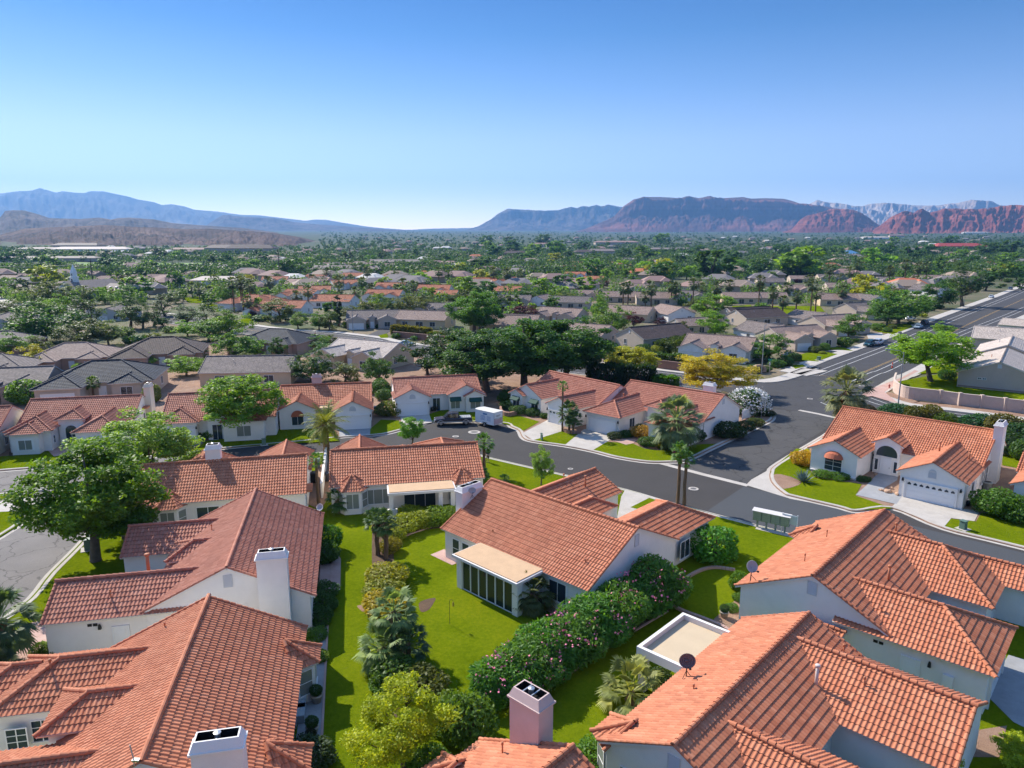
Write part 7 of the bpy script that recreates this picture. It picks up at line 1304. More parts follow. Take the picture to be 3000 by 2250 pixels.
hedge('F3', (900, 1590), (1420, 1615), 3.4, 4.2, (.03, .07, .02), 'tall dark hedge behind the two angled houses', n=1); hedge('F3', (1425, 1625), (1610, 1640), 2.6, 2.6, (.07, .18, .02), 'bright green hedge at the corner house roof')
x, y = at('F3', 1035, 1412); e = empty('gate_pillar', (x, y, 0)); tag(e, 'pinkish square pillar beside the avenue hedge', 'pillar'); MB().box(-.8, .8, -.5, .5, 0, 2.4).build('pillar', WALLP, e); MB().box(-.9, .9, -.6, .6, 2.4, 2.55).build('cap', FASCIA, e)
# poles and wires at the left
def upole(r, px, py, ty_, lb, arms=2, cat='utility pole'):
    x, y = land(r, px, py); z = top_z(r, px, ty_, y); b = terr(x, y); e = empty('utility_pole', (x, y, b)); tag(e, lb, cat); M_ = plain('dark_pole', (.055, .045, .04), .9); MB().tube([(0, 0, 0), (0, 0, z - b)], [.35, .22], 7).build('pole', M_, e)
    for i in range(arms): MB().box(-1.6, 1.6, -.12, .12, z - b - 2 - 2.2 * i, z - b - 1.75 - 2.2 * i).build('crossarm', M_, e)
    return x, y, z
p1 = upole('F1', 757, 945, 715, 'tall dark utility pole right of the church steeple'); p2 = upole('F2', 330, 600, 360, 'thick dark pole rising from the far red roofs at the left')
for r, x, y, t, lb in (('F2', 903, 490, 352, 'first thin pole left of centre in the town'), ('F2', 1192, 460, 330, 'second thin pole left of centre in the town'), ('F2', 1630, 420, 330, 'thin pole at the centre of the town'), ('F2', 1908, 410, 305, 'thin pole right of centre in the town'), ('F3', 1470, 430, 352, 'tallest thin pole in front of the big mesa'), ('F3', 1745, 420, 355, 'thin pole right of the tallest one before the mesa'), ('F3', 2155, 400, 352, 'thin pole at the red fan slope'), ('F4', 90, 420, 345, 'thin pole at the foot of the red dome, left'), ('F4', 820, 385, 315, 'thin pole at the foot of the red dome, right')): upole(r, x, y, t, lb, 1)
e = empty('power_line', (p1[0], p1[1], p1[2])); tag(e, 'thin power lines running left from the tall utility pole', 'power line'); m = MB()
for k in range(3):
    for o in (-1.5, 1.5):
        q = land('F1', -300, 830 + 60 * k); a_ = np.array((o, 0, -2 - 2.2 * k)); b_ = np.array((q[0] - p1[0], q[1] - p1[1] - 20, -3 - 2.5 * k)); m.tube([a_ + (b_ - a_) * t + np.array((0, 0, -5 * t * (1 - t) * 4)) for t in np.linspace(0, 1, 9)], .06, 4)
m.build('wire', plain('wire', (.25, .25, .22), .6, .4), e)
# ground dressing: far lawns and fields
for l in ([(-100, 775), (560, 748), (1100, 740), (1180, 770), (1060, 790), (420, 795), (-100, 825)], [(1150, 750), (1640, 752), (1620, 775), (1180, 780)], [(980, 655), (1330, 640), (1840, 650), (1830, 668), (1300, 655)]):
    P = [land('F1', *q) for q in l]; m = MB(); m.poly([(x, y, terr(x, y) + .35) for x, y in P]); tag(m.build('field', plain('field_green', (.16, .26, .05), .95, 0, .2, .02)), kind='structure')
for r, l in (('F4', [(0, 960), (560, 960), (600, 1010), (420, 1040), (40, 1010)]), ('F3', [(2060, 960), (2212, 950), (2212, 1010), (2080, 1015)]), ('F4', [(540, 1275), (760, 1300), (830, 1325), (640, 1310)]), ('F4', [(380, 1360), (520, 1320), (700, 1350), (540, 1410), (390, 1400)]), ('F4', [(320, 1440), (420, 1435), (445, 1450), (360, 1470)]), ('F4', [(980, 1110), (1290, 1105), (1310, 1130), (1150, 1190), (1000, 1160)]), ('F4', [(1880, 1215), (1970, 1165), (2130, 1140), (2130, 1205)]), ('F4', [(2000, 1135), (2060, 1095), (2130, 1095), (2130, 1135)]), ('F1', [(1480, 1030), (1600, 1020), (1780, 1060), (1640, 1075), (1530, 1070)]), ('F1', [(1620, 1090), (1720, 1080), (1800, 1110), (1760, 1140)]), ('F1', [(1925, 1215), (2010, 1190), (2080, 1215), (2000, 1245)]), ('F1', [(110, 1120), (270, 1110), (300, 1135), (130, 1145)]), ('F2', [(1130, 1060), (1200, 1045), (1210, 1080), (1150, 1082)]), ('F3', [(1650, 1360), (1725, 1345), (1725, 1370), (1680, 1375)]), ('F4', [(1350, 1510), (1500, 1440), (1660, 1430), (1660, 1495)])):
    tag(sheet('lawn', [at(r, *q) for q in l], .12, LAWN, skirt=.12), kind='structure')
tag(sheet('parking_lot', [land('F1', *q) for q in [(-60, 1010), (230, 1030), (250, 1080), (120, 1110), (-60, 1120)]], .05, CONC), kind='structure')
for r, l in (('F4', [(520, 1290), (640, 1320), (880, 1300), (860, 1322), (520, 1330)]), ('F4', [(940, 1190), (1060, 1175), (1090, 1225), (950, 1225)]), ('F4', [(390, 1420), (640, 1345), (750, 1350), (480, 1460)])): sheet('driveway', [at(r, *q) for q in l], .075, CONC, skirt=.08)
# ---------------------------------------------------------------- trees farther off: kind, place of the foot and of the top in the photo, width
TREES = '''F1 d 370 1400 1115 430;F1 g 420 1235 1095 270;F1 d 170 1330 1130 250;F1 c 730 1340 1020 260;F1 c 640 1330 1130 190;F1 o 700 1430 1230 300;F1 o 880 1410 1250 260;F1 y 230 1640 1440 300;F1 g 130 1500 1340 260;F1 o 290 1480 1340 190;F1 b 770 1615 1500 150;F1 b 1180 1605 1480 160;F1 b 1510 1665 1500 230;F1 g 1610 1560 1470 140;F1 g 1930 1545 1375 340;F1 c 1060 1275 1010 210;F1 c 1160 1290 1080 170;F1 c 1250 1260 1075 170;F1 c 1335 1180 990 230;F1 d 1320 1275 1180 140;F1 b 1520 1340 1230 170;F1 g 1690 1385 1270 230;F1 b 1880 1355 1255 310;F1 c 1520 1265 1090 230;F1 c 1730 1315 1070 230;F1 c 1835 1290 1110 150;F1 o 380 1110 1000 280;F1 o 230 1065 975 170;F1 o 620 1090 980 230;F1 b 850 1080 1000 115;F1 b 490 1145 1060 190;F1 o 60 1175 1090 170;F1 c 170 1015 870 170;F1 y 400 965 890 260;F1 b 560 870 800 110;F1 b 650 880 790 100;F1 u 920 1045 965 100;F1 g 1000 955 860 170;F1 o 940 1005 910 170;F1 d 880 830 740 160;F1 d 990 812 745 110;F1 g 1110 1035 950 230;F1 g 1040 1065 1010 180;F1 d 1440 975 820 130;F1 d 1840 1105 890 130;F1 d 40 752 660 120;F1 d 150 748 680 130;F1 d 270 712 670 90;F1 d 360 722 640 110;F1 d 430 703 650 80;F1 g 560 722 655 110;F1 c 650 722 655 50;F1 d 740 722 665 90;F1 d 830 732 670 90;F1 c 890 722 640 90;F1 c 1280 702 620 80;F1 c 1325 732 640 80;F1 b 1430 722 660 90;F1 d 1600 712 650 80;F1 c 1710 802 680 90;F1 d 1800 782 700 90;F1 d 1850 772 670 90;F1 g 2020 812 740 120;F1 d 2140 765 670 120;F1 d 200 832 780 100;F1 g 420 832 780 200;F1 g 60 862 790 140;F1 o 340 885 820 100;F1 g 1180 850 790 160;F1 d 1480 820 750 80;F1 o 2080 1180 1080 120;F1 u 2050 1200 1130 60;
F2 d 590 1435 1190 290;F2 o 860 1445 1290 230;F2 d 1140 1485 1190 250;F2 k 1530 1395 1110 430;F2 c 1690 1375 1060 220;F2 d 310 1245 1070 140;F2 b 60 1260 1100 230;F2 o 330 950 830 240;F2 g 480 1005 890 180;F2 g 650 1015 870 140;F2 o 735 1015 860 140;F2 o 880 925 850 140;F2 o 1080 905 810 190;F2 b 1150 860 720 170;F2 d 1240 865 760 130;F2 o 1400 905 780 240;F2 b 1520 775 690 140;F2 o 1480 860 770 200;F2 g 640 1175 1080 170;F2 b 880 1205 1125 75;F2 o 745 1155 1095 130;F2 d 690 1265 1110 200;F2 b 1160 685 590 130;F2 b 1500 665 545 140;F2 g 1640 595 490 140;F2 y 1780 575 480 140;F2 b 1830 745 580 190;F2 d 2000 765 640 190;F2 y 1980 632 545 140;F2 d 1350 585 510 90;F2 o 1750 805 720 120;F2 g 80 575 480 150;F2 d 170 435 390 100;F2 d 430 502 420 80;F2 d 400 585 510 200;F2 d 560 605 520 100;F2 b 570 502 440 100;F2 y 710 502 450 80;F2 d 720 472 410 70;F2 c 880 475 380 100;F2 c 1000 482 405 50;F2 g 1060 485 430 100;F2 c 1160 462 380 70;F2 d 1440 422 350 80;F2 b 2030 385 310 120;F2 d 2060 415 330 100;F2 d 1930 545 440 140;F2 d 2180 405 340 90;F2 g 1100 565 500 110;F2 d 1500 530 450 100;F2 d 1680 480 420 110;F2 g 1370 470 420 100;F2 u 1440 770 690 70;F2 d 90 780 660 120;F2 o 300 640 580 110;F2 d 1290 700 640 90;F2 b 240 740 690 90;F2 o 30 1330 1240 180;F2 g 200 1300 1240 120;
F3 b 560 895 735 210;F3 d 680 855 700 180;F3 b 860 865 745 190;F3 d 390 925 800 160;F3 g 945 725 570 175;F3 b 1150 685 585 120;F3 b 1330 695 600 130;F3 y 1470 735 640 210;F3 d 1470 775 690 230;F3 b 1050 745 655 100;F3 d 1900 765 610 350;F3 b 1690 745 660 150;F3 b 1900 1075 895 290;F3 b 1920 1205 1020 280;F3 g 955 1085 870 180;F3 g 1070 1225 960 240;F3 u 370 1105 985 220;F3 u 1260 1135 1010 130;F3 u 1490 1135 1070 110;F3 u 950 805 740 80;F3 u 1020 815 760 80;F3 o 710 955 840 140;F3 d 60 660 560 130;F3 d 150 570 510 130;F3 g 640 560 470 170;F3 d 860 520 465 110;F3 b 460 570 500 150;F3 d 1190 590 490 130;F3 g 1360 590 470 150;F3 d 280 540 470 140;F3 y 620 630 540 130;F3 b 1350 570 .0 .0;F3 d 1650 640 560 140;F3 g 1480 470 430 130;F3 d 1760 560 500 120;F3 d 2060 620 540 140;F3 g 2140 700 590 150;F3 d 60 470 410 110;F3 d 520 470 415 120;F3 o 1660 1190 1080 80;F3 o 1990 1330 1170 190;F3 d 1860 760 650 180;F3 g 1230 760 700 140;F3 d 260 480 440 110;F3 g 400 610 540 110;F3 d 750 600 530 120;
F4 b 360 725 515 330;F4 d 400 725 620 260;F4 d 80 735 580 190;F4 y 930 905 705 230;F4 g 1190 1100 795 350;F4 d 1330 1065 870 190;F4 d 1100 1120 930 260;F4 d 1520 975 760 215;F4 c 1710 965 590 240;F4 g 790 1230 1040 270;F4 g 150 1415 1180 270;F4 b 1560 1205 1090 160;F4 d 1900 835 690 200;F4 g 2030 755 600 170;F4 d 2150 745 640 150;F4 g 1540 705 550 140;F4 b 1010 645 550 200;F4 d 1290 595 490 150;F4 d 560 560 490 120;F4 d 250 560 480 130;F4 g 700 560 490 120;F4 d 1100 560 490 140;F4 d 1420 560 500 130;F4 g 1680 600 540 130;F4 d 1900 560 500 150;F4 d 2100 560 480 170;F4 g 2060 640 540 150;F4 d 1600 480 430 120;F4 b 1150 470 410 90;F4 d 850 520 450 100;F4 o 950 620 560 120;F4 d 1760 640 560 120;F4 b 1460 760 710 130;F4 o 60 880 800 120;F4 d 2190 830 730 120;F4 y 2010 720 640 130'''
PALMS = '''F1 1740 945 840;F1 1560 1030 900;F1 1620 1050 910;F1 1700 1055 930;F1 1900 1155 860;F1 1960 1135 850;F1 2040 1105 880;F1 2010 1185 1010;F1 2180 1005 850;F2 40 865 590;F2 100 885 610;F2 255 695 590;F2 420 672 600;F2 470 805 690;F2 565 825 650;F2 600 655 560;F2 715 625 510;F2 735 725 640;F2 815 725 570;F2 812 765 640;F2 910 655 565;F2 945 815 660;F2 940 575 480;F2 1040 645 500;F2 1070 725 640;F2 1330 725 590;F2 1420 705 610;F2 1270 645 540;F2 1620 645 500;F2 1700 645 520;F2 2060 645 500;F2 2170 665 510;F2 1000 685 585;F2 1230 560 500;F2 70 760 640;
F3 130 765 640;F3 240 815 650;F3 345 795 660;F3 370 645 580;F3 440 715 620;F3 540 705 630;F3 600 990 895;F3 1175 948 770;F3 1215 948 760;F3 1355 965 830;F3 1390 905 750;F3 1402 965 780;F3 1565 952 750;F3 1600 952 760;F3 1740 965 730;F3 1810 925 770;F3 1930 945 760;F3 2030 915 740;F3 1225 715 620;F3 1500 645 560;F3 1690 625 550;F3 2110 640 560;
F4 60 965 705;F4 165 1085 800;F4 250 1085 870;F4 290 875 765;F4 360 1055 830;F4 460 885 700;F4 480 1022 740;F4 520 1015 810;F4 730 955 785;F4 630 805 620;F4 715 792 690;F4 790 785 640;F4 850 765 590;F4 1115 805 630;F4 1240 795 580;F4 1345 805 600;F4 1410 785 600;F4 1270 545 470;F4 1150 645 570;F4 180 620 530;F4 900 680 600;F4 1640 680 580'''
PENDING = []
ADJ = {'b': 'bright green tree', 'd': 'dark green tree', 'o': 'dull olive tree', 'g': 'mid green tree', 'y': 'yellow green tree', 'c': 'dark pine', 'u': 'dark purple tree', 'p': 'tall fan palm', 'k': 'very dark green tree', 's': 'round shrub'}
KEYS = {'c': ('pine1', 'pine2'), 'x': ('mid1', 'mid2', 'mid3', 'mid4')}
LM += [('the church', *land('F1', 600, 1000)), ('the tall dark cypress', *land('F2', 808, 985)), ('the yellow loader', *at('F2', 985, 1180)), ('the tall green tree', *land('F2', 1890, 1060)), ('the purple tree', *land('F3', 370, 1105)), ('the palms lawn', *land('F4', 300, 980)), ('the bright orange roof', *land('F4', 640, 665)), ('the red roofed hall', *land('F4', 1720, 500)), ('the steep red roof', *land('F2', 1220, 620)), ('the long middle red roof', *land('F3', 710, 680)), ('the green field', *land('F1', 560, 780)), ('the red house among palms', *land('F1', 2060, 1130)), ('the mauve brown roofs', *land('F1', 1500, 850)), ('the town apartments', *land('F3', 300, 560)), ('the thick dark pole', *land('F2', 330, 600)), ('the twin gable red house', *land('F2', 1590, 740)), ('the blue pavilion', *land('F4', 790, 555))]
def pend(o, k):
    x, y = o.location[0], o.location[1]; best = min(LM, key=lambda l: math.hypot((l[1] - x), (l[2] - y)) / (1 + .0 * y)); dx = x - best[1]; dy = y - best[2]
    rel = ('left of' if dx < 0 else 'right of') if abs(dx) > abs(dy) * .35 else ('behind' if dy > 0 else 'in front of')
    PENDING.append((o, ADJ[k] + ' ' + rel + ' ' + best[0], k))
def spread(kind, r, x, yb, yt, w):
    X, Y = land(r, x, yb); b = terr(X, Y); H = max(2.5, top_z(r, x, yt, Y) - b); W = w / 2.765 * Y / FPX * 1.14; far = Y > 330; H = max(H, W * .66)
    key = TR.choice(KEYS['c']) if kind == 'c' else TR.choice(('far1', 'far2', 'far3') if far else KEYS['x'])
    if kind == 'c' and far: key = 'far3'
    c = jit(GREENS[kind], .14); o = tree(key, X, Y, H, W, c, None, 'pine_tree' if kind == 'c' else 'broadleaf_tree', 'trees of the suburb'); pend(o, kind); return o
for ln in TREES.replace('\n', '').split(';'):
    if not ln.strip(): continue
    r, k, x, yb, yt, w = ln.split()
    if float(w) > 0: spread(k, r, float(x), float(yb), float(yt), float(w))
x, y = land('F2', 1905, 1065); tree('near1', x, y, top_z('F2', 1900, 715, y) + .3, 400 / 2.765 * y / FPX, (.10, .23, .035), 'tall full green tree standing over the tan roofs at the centre', rz=2.2)
x, y = land('F2', 2080, 1010); tree('mid3', x, y, 11, 8, (.03, .08, .025), 'dark tree peeping out right behind the tall full green tree', rz=1.2)
x, y = land('F2', 808, 988); tree('cypress', x, y, top_z('F2', 808, 735, y), 62 / 2.765 * y / FPX, (.02, .045, .02), 'tall dark slim cypress left of the junction house', 'cypress_tree', rz=.2)
for ln in PALMS.replace('\n', '').split(';'):
    r, x, yb, yt = ln.split(); x, yb, yt = float(x), float(yb), float(yt); X, Y = land(r, x, yb); b = terr(X, Y); H = top_z(r, x, yt, Y) - b
    rad = min(3.9, max(2.2, 60 / 2.765 * Y / FPX)); h = max(1.2, H - rad * .75)
    o = fan_palm(X, Y, h, rad, jit((.095, .135, .06), .12), None, None, .9 if TR.random() < .6 else 0, 'tall fan palms of the suburb', 1.5, False, b); pend(o, 'p')
# shrubs of the front yards
for r, a, b, rd, hh, c in [('F4', 740, 1290, 2.3, 3.0, 's'), ('F4', 850, 1255, .9, 1.2, 's'), ('F4', 620, 1260, 1.3, 2.2, 'g'), ('F4', 520, 1340, 1.7, 2.0, 'o'), ('F4', 595, 1330, 1.4, 2.4, 'g'), ('F4', 575, 1355, 1.0, .9, 'y'), ('F4', 270, 1440, 2.0, 2.2, 'd'), ('F4', 210, 1460, 1.8, 2.0, 'd'), ('F4', 1015, 1165, 1.4, 1.6, 's'), ('F4', 1100, 1170, 1.6, 1.7, 's'), ('F4', 1040, 1130, 2.4, 1.4, 's'), ('F4', 1150, 1150, 1.4, 1.5, 'o'), ('F4', 1390, 1050, 1.5, 1.6, 'y'), ('F4', 1520, 985, 1.8, 2.0, 'd'), ('F4', 1460, 1000, 1.6, 1.8, 'd'), ('F4', 1580, 1560, 1.8, 2.4, 'd'), ('F4', 30, 1500, 1.8, 2.0, 'd'), ('F4', 130, 1490, 1.0, 1.3, 'd'), ('F4', 2080, 770, 2.5, 3, 's'), ('F4', 2040, 800, 2.0, 2, 'o'), ('F4', 60, 1000, 2.0, 3, 'd'), ('F4', 1290, 1110, 1.2, 1.2, 's'), ('F4', 380, 770, 2.5, 3, 'u'), ('F4', 240, 790, 2.5, 3.4, 'u'), ('F3', 445, 985, 2.0, 3.0, 'b'), ('F3', 985, 1400, 1.5, 2.2, 's'), ('F3', 1340, 1330, 2.0, 2.4, 'd'), ('F3', 1460, 1340, 1.6, 2.8, 'y'), ('F3', 1090, 1240, 1.4, 2.0, 'd'), ('F3', 900, 1270, 1.0, 3.0, 'u'), ('F3', 1650, 940, 2.6, 2.2, 'd'), ('F3', 1680, 955, 2.2, 2.0, 's'), ('F2', 1015, 1005, 1.7, 1.9, 'd'), ('F2', 900, 1000, 2.4, 2.6, 's'), ('F2', 960, 1000, 1.8, 2.4, 's'), ('F2', 1270, 1085, 1.3, 1.8, 'd'), ('F2', 1415, 1100, 1.2, 1.4, 'd'), ('F2', 1130, 1000, 1.2, 1.4, 'd'), ('F2', 820, 1160, 2.6, 2.2, 'o'), ('F2', 680, 1130, 2.6, 2.4, 'o'), ('F2', 600, 1110, 2.4, 2.2, 's'), ('F2', 100, 920, 1.6, 2.6, 'u'), ('F2', 180, 940, 4.0, 2.2, 'd'), ('F1', 940, 1560, 1.6, 2.6, 'y'), ('F1', 1050, 1640, 1.6, 2.8, 'b'), ('F1', 880, 1590, 1.2, 2.2, 'o'), ('F1', 1380, 1310, 2.2, 2.2, 's'), ('F1', 1090, 1420, 3.0, 3.2, 'd'), ('F1', 1230, 1385, 2.6, 2.4, 'o'), ('F1', 1020, 1340, 2.4, 3.0, 'd'), ('F1', 640, 1630, 1.5, 2.2, 'b'), ('F1', 2150, 1620, 1.8, 2.6, 'g'), ('F1', 220, 1115, 1.8, 2.0, 'd'), ('R1', 470, 140, 1.8, 3.4, 'g'), ('R1', 180, 190, 3.2, 5.0, 'g'), ('R1', 990, 180, 1.6, 4.0, 'o'), ('R1', 430, 90, 1.6, 2.6, 'g'), ('R1', 880, 130, 1.0, 1.8, 'g'), ('R2', 690, 130, 2.0, 3.4, 'd'), ('R2', 720, 170, 1.5, 2.5, 'd'), ('R3', 2055, 130, 1.6, 2.2, 'd')]:
    x, y = land(r, a, b); o = bush(x, y, rd, hh, jit(GREENS[c], .15), None, y < 190, group='yard shrubs of the suburb'); PENDING.append((o, {'s': 'round green shrub', 'd': 'dark green shrub', 'o': 'olive shrub', 'g': 'mid green shrub', 'y': 'yellow shrub', 'b': 'bright green shrub', 'u': 'purplish shrub'}[c] + ' ' + (lambda l: ('left of ' if x < l[1] else 'right of ') + l[0])(min(LM, key=lambda l: math.hypot(l[1] - x, l[2] - y))), 's'))
# trees that close the gaps between the listed ones
HOUSES = [(o.location[0], o.location[1]) for o in bpy.data.objects if o.get('category') in ('house', 'church', 'building')]
def free(x, y, d=10): return all((x - a) ** 2 + (y - b) ** 2 > d * d for a, b in HOUSES)
def in_road(x, y):
    for A, B, w in ((LK, None, 24), (ANK, None, 16)):
        for p, q in zip(A, A[1:]):
            t = max(0, min(1, ((x - p[0]) * (q[0] - p[0]) + (y - p[1]) * (q[1] - p[1])) / ((q[0] - p[0]) ** 2 + (q[1] - p[1]) ** 2 + 1e-6)))
            if math.hypot(x - p[0] - t * (q[0] - p[0]), y - p[1] - t * (q[1] - p[1])) < w: return True
    return False
rg = random.Random(11); n = 0
while n < 42:
    px, py = rg.uniform(-20, 2232), rg.uniform(598, 700)
    X, Y = land('D', px, py)
    if Y < 210 or not free(X, Y, 11) or in_road(X, Y) or in_road(X, Y - 3): continue
    n += 1; k = rg.choice('ddgggbooy'); c = jit(GREENS[k], .15); o = tree(rg.choice(('far1', 'far2', 'far3')), X, Y, rg.uniform(4.5, 8), rg.uniform(5, 9), c, None, 'broadleaf_tree', 'trees of the suburb'); pend(o, k)
# farther houses, too small to show parts
FH = []
for key in 'tgmrw':
    m = MB(); m.box(-7.5, 7.5, -5, 5, 0, 3.0); wl_ = m; r_ = MB(); k = 6.0
    r_.hexa([(-8, -6, 2.9), (8, -6, 2.9), (8, 6, 2.9), (-8, 6, 2.9), (-3.5, -.2, 5.4), (3.5, -.2, 5.4), (3.5, .2, 5.4), (-3.5, .2, 5.4)]); r_.hexa([(1, -8, 2.85), (7.5, -8, 2.85), (7.5, 1, 2.85), (1, 1, 2.85), (4.2, -5, 4.9), (4.3, -5, 4.9), (4.3, 0, 4.9), (4.2, 0, 4.9)])
    e = empty('far_house', (0, 0, -500)); a = wl_.build('wall', MW['c' if key != 'r' else 'w'], e); b = r_.build('roof', plain('far_roof_' + key, {'t': (.27, .20, .15), 'g': (.19, .165, .155), 'm': (.26, .16, .135), 'r': (.46, .14, .065), 'w': (.6, .56, .5)}[key], .85), e); FH.append((key, e, a, b))
n = 0; rg = random.Random(5); cnt = {}
while n < 270:
    px, py = rg.uniform(-30, 2240), 512 + 125 * rg.random() ** 1.15
    X, Y = land('D', px, py)
    if not free(X, Y, 15) or in_road(X, Y) or (px < 690 and py < 536) or (px < 470 and 566 < py < 584): continue
    key = rg.choice('ttggmmw' if px < 1000 or py < 560 else 'ttgggmr'); HOUSES.append((X, Y)); f = [q for q in FH if q[0] == key][0]; e = empty('far_house', (X, Y, terr(X, Y)), R(rg.choice((-20, -8, 12, 30)) + rg.uniform(-5, 5)), rg.uniform(.9, 1.35)); put('wall', f[2].data, e); put('roof', f[3].data, e); n += 1
    nm = {'t': 'tan', 'g': 'grey', 'm': 'mauve brown', 'r': 'red', 'w': 'pale'}[key]; third = ['left', 'centre left', 'centre', 'centre right', 'right'][min(4, max(0, int(px / 442.5)))]
    tag(e, f'small {nm} roofed house among the far trees, {third} of the picture', 'house', f'far {nm} roofed houses at the {third}')
for f in FH:
    for o in (f[2], f[3], f[1]): bpy.data.objects.remove(o)
# the town's trees out to the hills: one mass
def mass(name, n, ylo, yhi, seed, size, per, pw, hmul=1.0, xlo=-60, xhi=2270):
    rng = np.random.default_rng(seed); V, T = [], []; rr_ = random.Random(seed); c = 0; tries = 0
    while c < n and tries < n * 4:
        tries += 1; px = rr_.uniform(xlo, xhi); py = ylo + (yhi - ylo) * rr_.random() ** pw; X, Y = land('D', px, py)
        if Y < 520 and (not free(X, Y, 9) or in_road(X, Y)): continue
        if Y < 150 and X > -18: continue
        if (px < 470 and 566 < py < 584 and rr_.random() < .93) or (px < 690 and py < 536): continue
        H = rr_.uniform(3.5, 9) * hmul; W = H * rr_.uniform(.5, .8); k = max(12, int(per * min(1, 700 / Y))); d = rng.normal(size=(k, 3)); d /= np.linalg.norm(d, axis=1)[:, None]; cen = d * np.array([W, W, H * .46]) * (.6 + .4 * rng.random(k))[:, None] + np.array([X, Y, terr(X, Y) + H * .5]); s_ = size * max(1, Y / 700) ** .8 * H / 7
        v, f, t = leaf_quads(rng, cen, s_, .85, .5, np.full(k, rng.normal(0, .2)), d); V.append(v); T.append(t); c += 1
    V = np.concatenate(V); me = quads(name, V, np.arange(len(V)).reshape(-1, 4), None, np.concatenate(T)); me.materials.append(LEAF); o = put(name, me, col=(.055, .115, .038)); tag(o, 'tree cover of the far town stretching to the hills', kind='stuff'); return o
mass('far_woodland', 8500, 500, 600, 21, 1.35, 84, .85); mass('far_woodland', 600, 560, 660, 22, 1.1, 130, .8, .8).color = (.10, .19, .045, 1)
o = mass('undergrowth', 1500, 600, 775, 23, .55, 60, .8, .27); o.color = (.11, .17, .05, 1); o['label'] = 'low shrubs and ground cover between the suburb houses'
# ordinals for look-alikes
WORD = ['', 'first', 'second', 'third', 'fourth', 'fifth', 'sixth', 'seventh', 'eighth', 'ninth', 'tenth', 'eleventh', 'twelfth', 'thirteenth', 'fourteenth']; NUM = ['', 'one', 'two', 'three', 'four', 'five', 'six', 'seven', 'eight', 'nine', 'ten', 'eleven', 'twelve', 'thirteen', 'fourteen']
by = {}
for o, l, k in PENDING: by.setdefault(l, []).append(o)
CATS = {'p': 'palm', 's': 'shrub'}
for o, l, k in PENDING: o['category'] = CATS.get(k, 'tree')
for l, os_ in by.items():
    os_.sort(key=lambda o: o.location[0] / max(1, o.location[1]))
    for i, o in enumerate(os_):
        n = len(os_); o['label'] = l if n == 1 else l + (', ' + ('leftmost' if i == 0 else 'rightmost' if i == n - 1 else WORD[i + 1] + ' from left') + ' of ' + (NUM[n] if n < 15 else 'many'))

for o in bpy.data.objects:
    l = o.get('label')
    if l and len(l.split()) > 16: o['label'] = ' '.join(l.replace(' standing ', ' ').replace(' of the picture', '').replace(' the ', ' ').split()[:16])
# ---------------------------------------------------------------- mountains
def vnoise(x, y, seed=0):
    xi, yi = np.floor(x).astype(np.int64), np.floor(y).astype(np.int64); xf, yf = x - xi, y - yi; u, v = xf * xf * (3 - 2 * xf), yf * yf * (3 - 2 * yf)
    def h(a, b): n = (a * 374761393 + b * 668265263 + seed * 1274126177) & 0x7fffffff; n = ((n ^ (n >> 13)) * 1103515245) & 0x7fffffff; return ((n ^ (n >> 16)) & 0xffff) / 65535.0
    return (h(xi, yi) * (1 - u) + h(xi + 1, yi) * u) * (1 - v) + (h(xi, yi + 1) * (1 - u) + h(xi + 1, yi + 1) * u) * v
def fbm(x, y, seed, o=5):
    s_, a = 0, .5
    for i in range(o): s_ = s_ + a * vnoise(x * 2 ** i, y * 2 ** i, seed + i); a *= .5
    return s_
def rock(name, cols, scale, strata=0.0, spots=0.0):
    m, t, b = nodes(name); b.inputs['Roughness'].default_value = .95; b.inputs['Specular IOR Level'].default_value = .1
    tc = N(t, 'ShaderNodeTexCoord'); n = N(t, 'ShaderNodeTexNoise', i_Scale=scale, i_Detail=8.0, i_Roughness=.65); L(t, tc.outputs['Object'], n.inputs[0]); fac = n.outputs[0]
    if strata:
        sp = N(t, 'ShaderNodeSeparateXYZ'); L(t, tc.outputs['Object'], sp.inputs[0]); w = N(t, 'ShaderNodeTexNoise', noise_dimensions='1D', i_Scale=strata, i_Detail=4.0); L(t, sp.outputs[2], w.inputs['W']); mx = N(t, 'ShaderNodeMix'); mx.inputs[0].default_value = .55; L(t, n.outputs[0], mx.inputs[2]); L(t, w.outputs[0], mx.inputs[3]); fac = mx.outputs[0]
    r = ramp(t, cols); L(t, fac, r.inputs[0]); L(t, r.outputs[0], b.inputs['Base Color'])
    if spots:
        s2 = N(t, 'ShaderNodeTexNoise', i_Scale=spots, i_Detail=3.0); L(t, tc.outputs['Object'], s2.inputs[0]); rr_ = ramp(t, [(.52, (1, 1, 1)), (.60, (.5, .52, .42))]); L(t, s2.outputs[0], rr_.inputs[0]); mm = N(t, 'ShaderNodeMix', data_type='RGBA', blend_type='MULTIPLY'); mm.inputs[0].default_value = 1; L(t, r.outputs[0], mm.inputs[6]); L(t, rr_.outputs[0], mm.inputs[7]); L(t, mm.outputs[2], b.inputs['Base Color'])
    return m
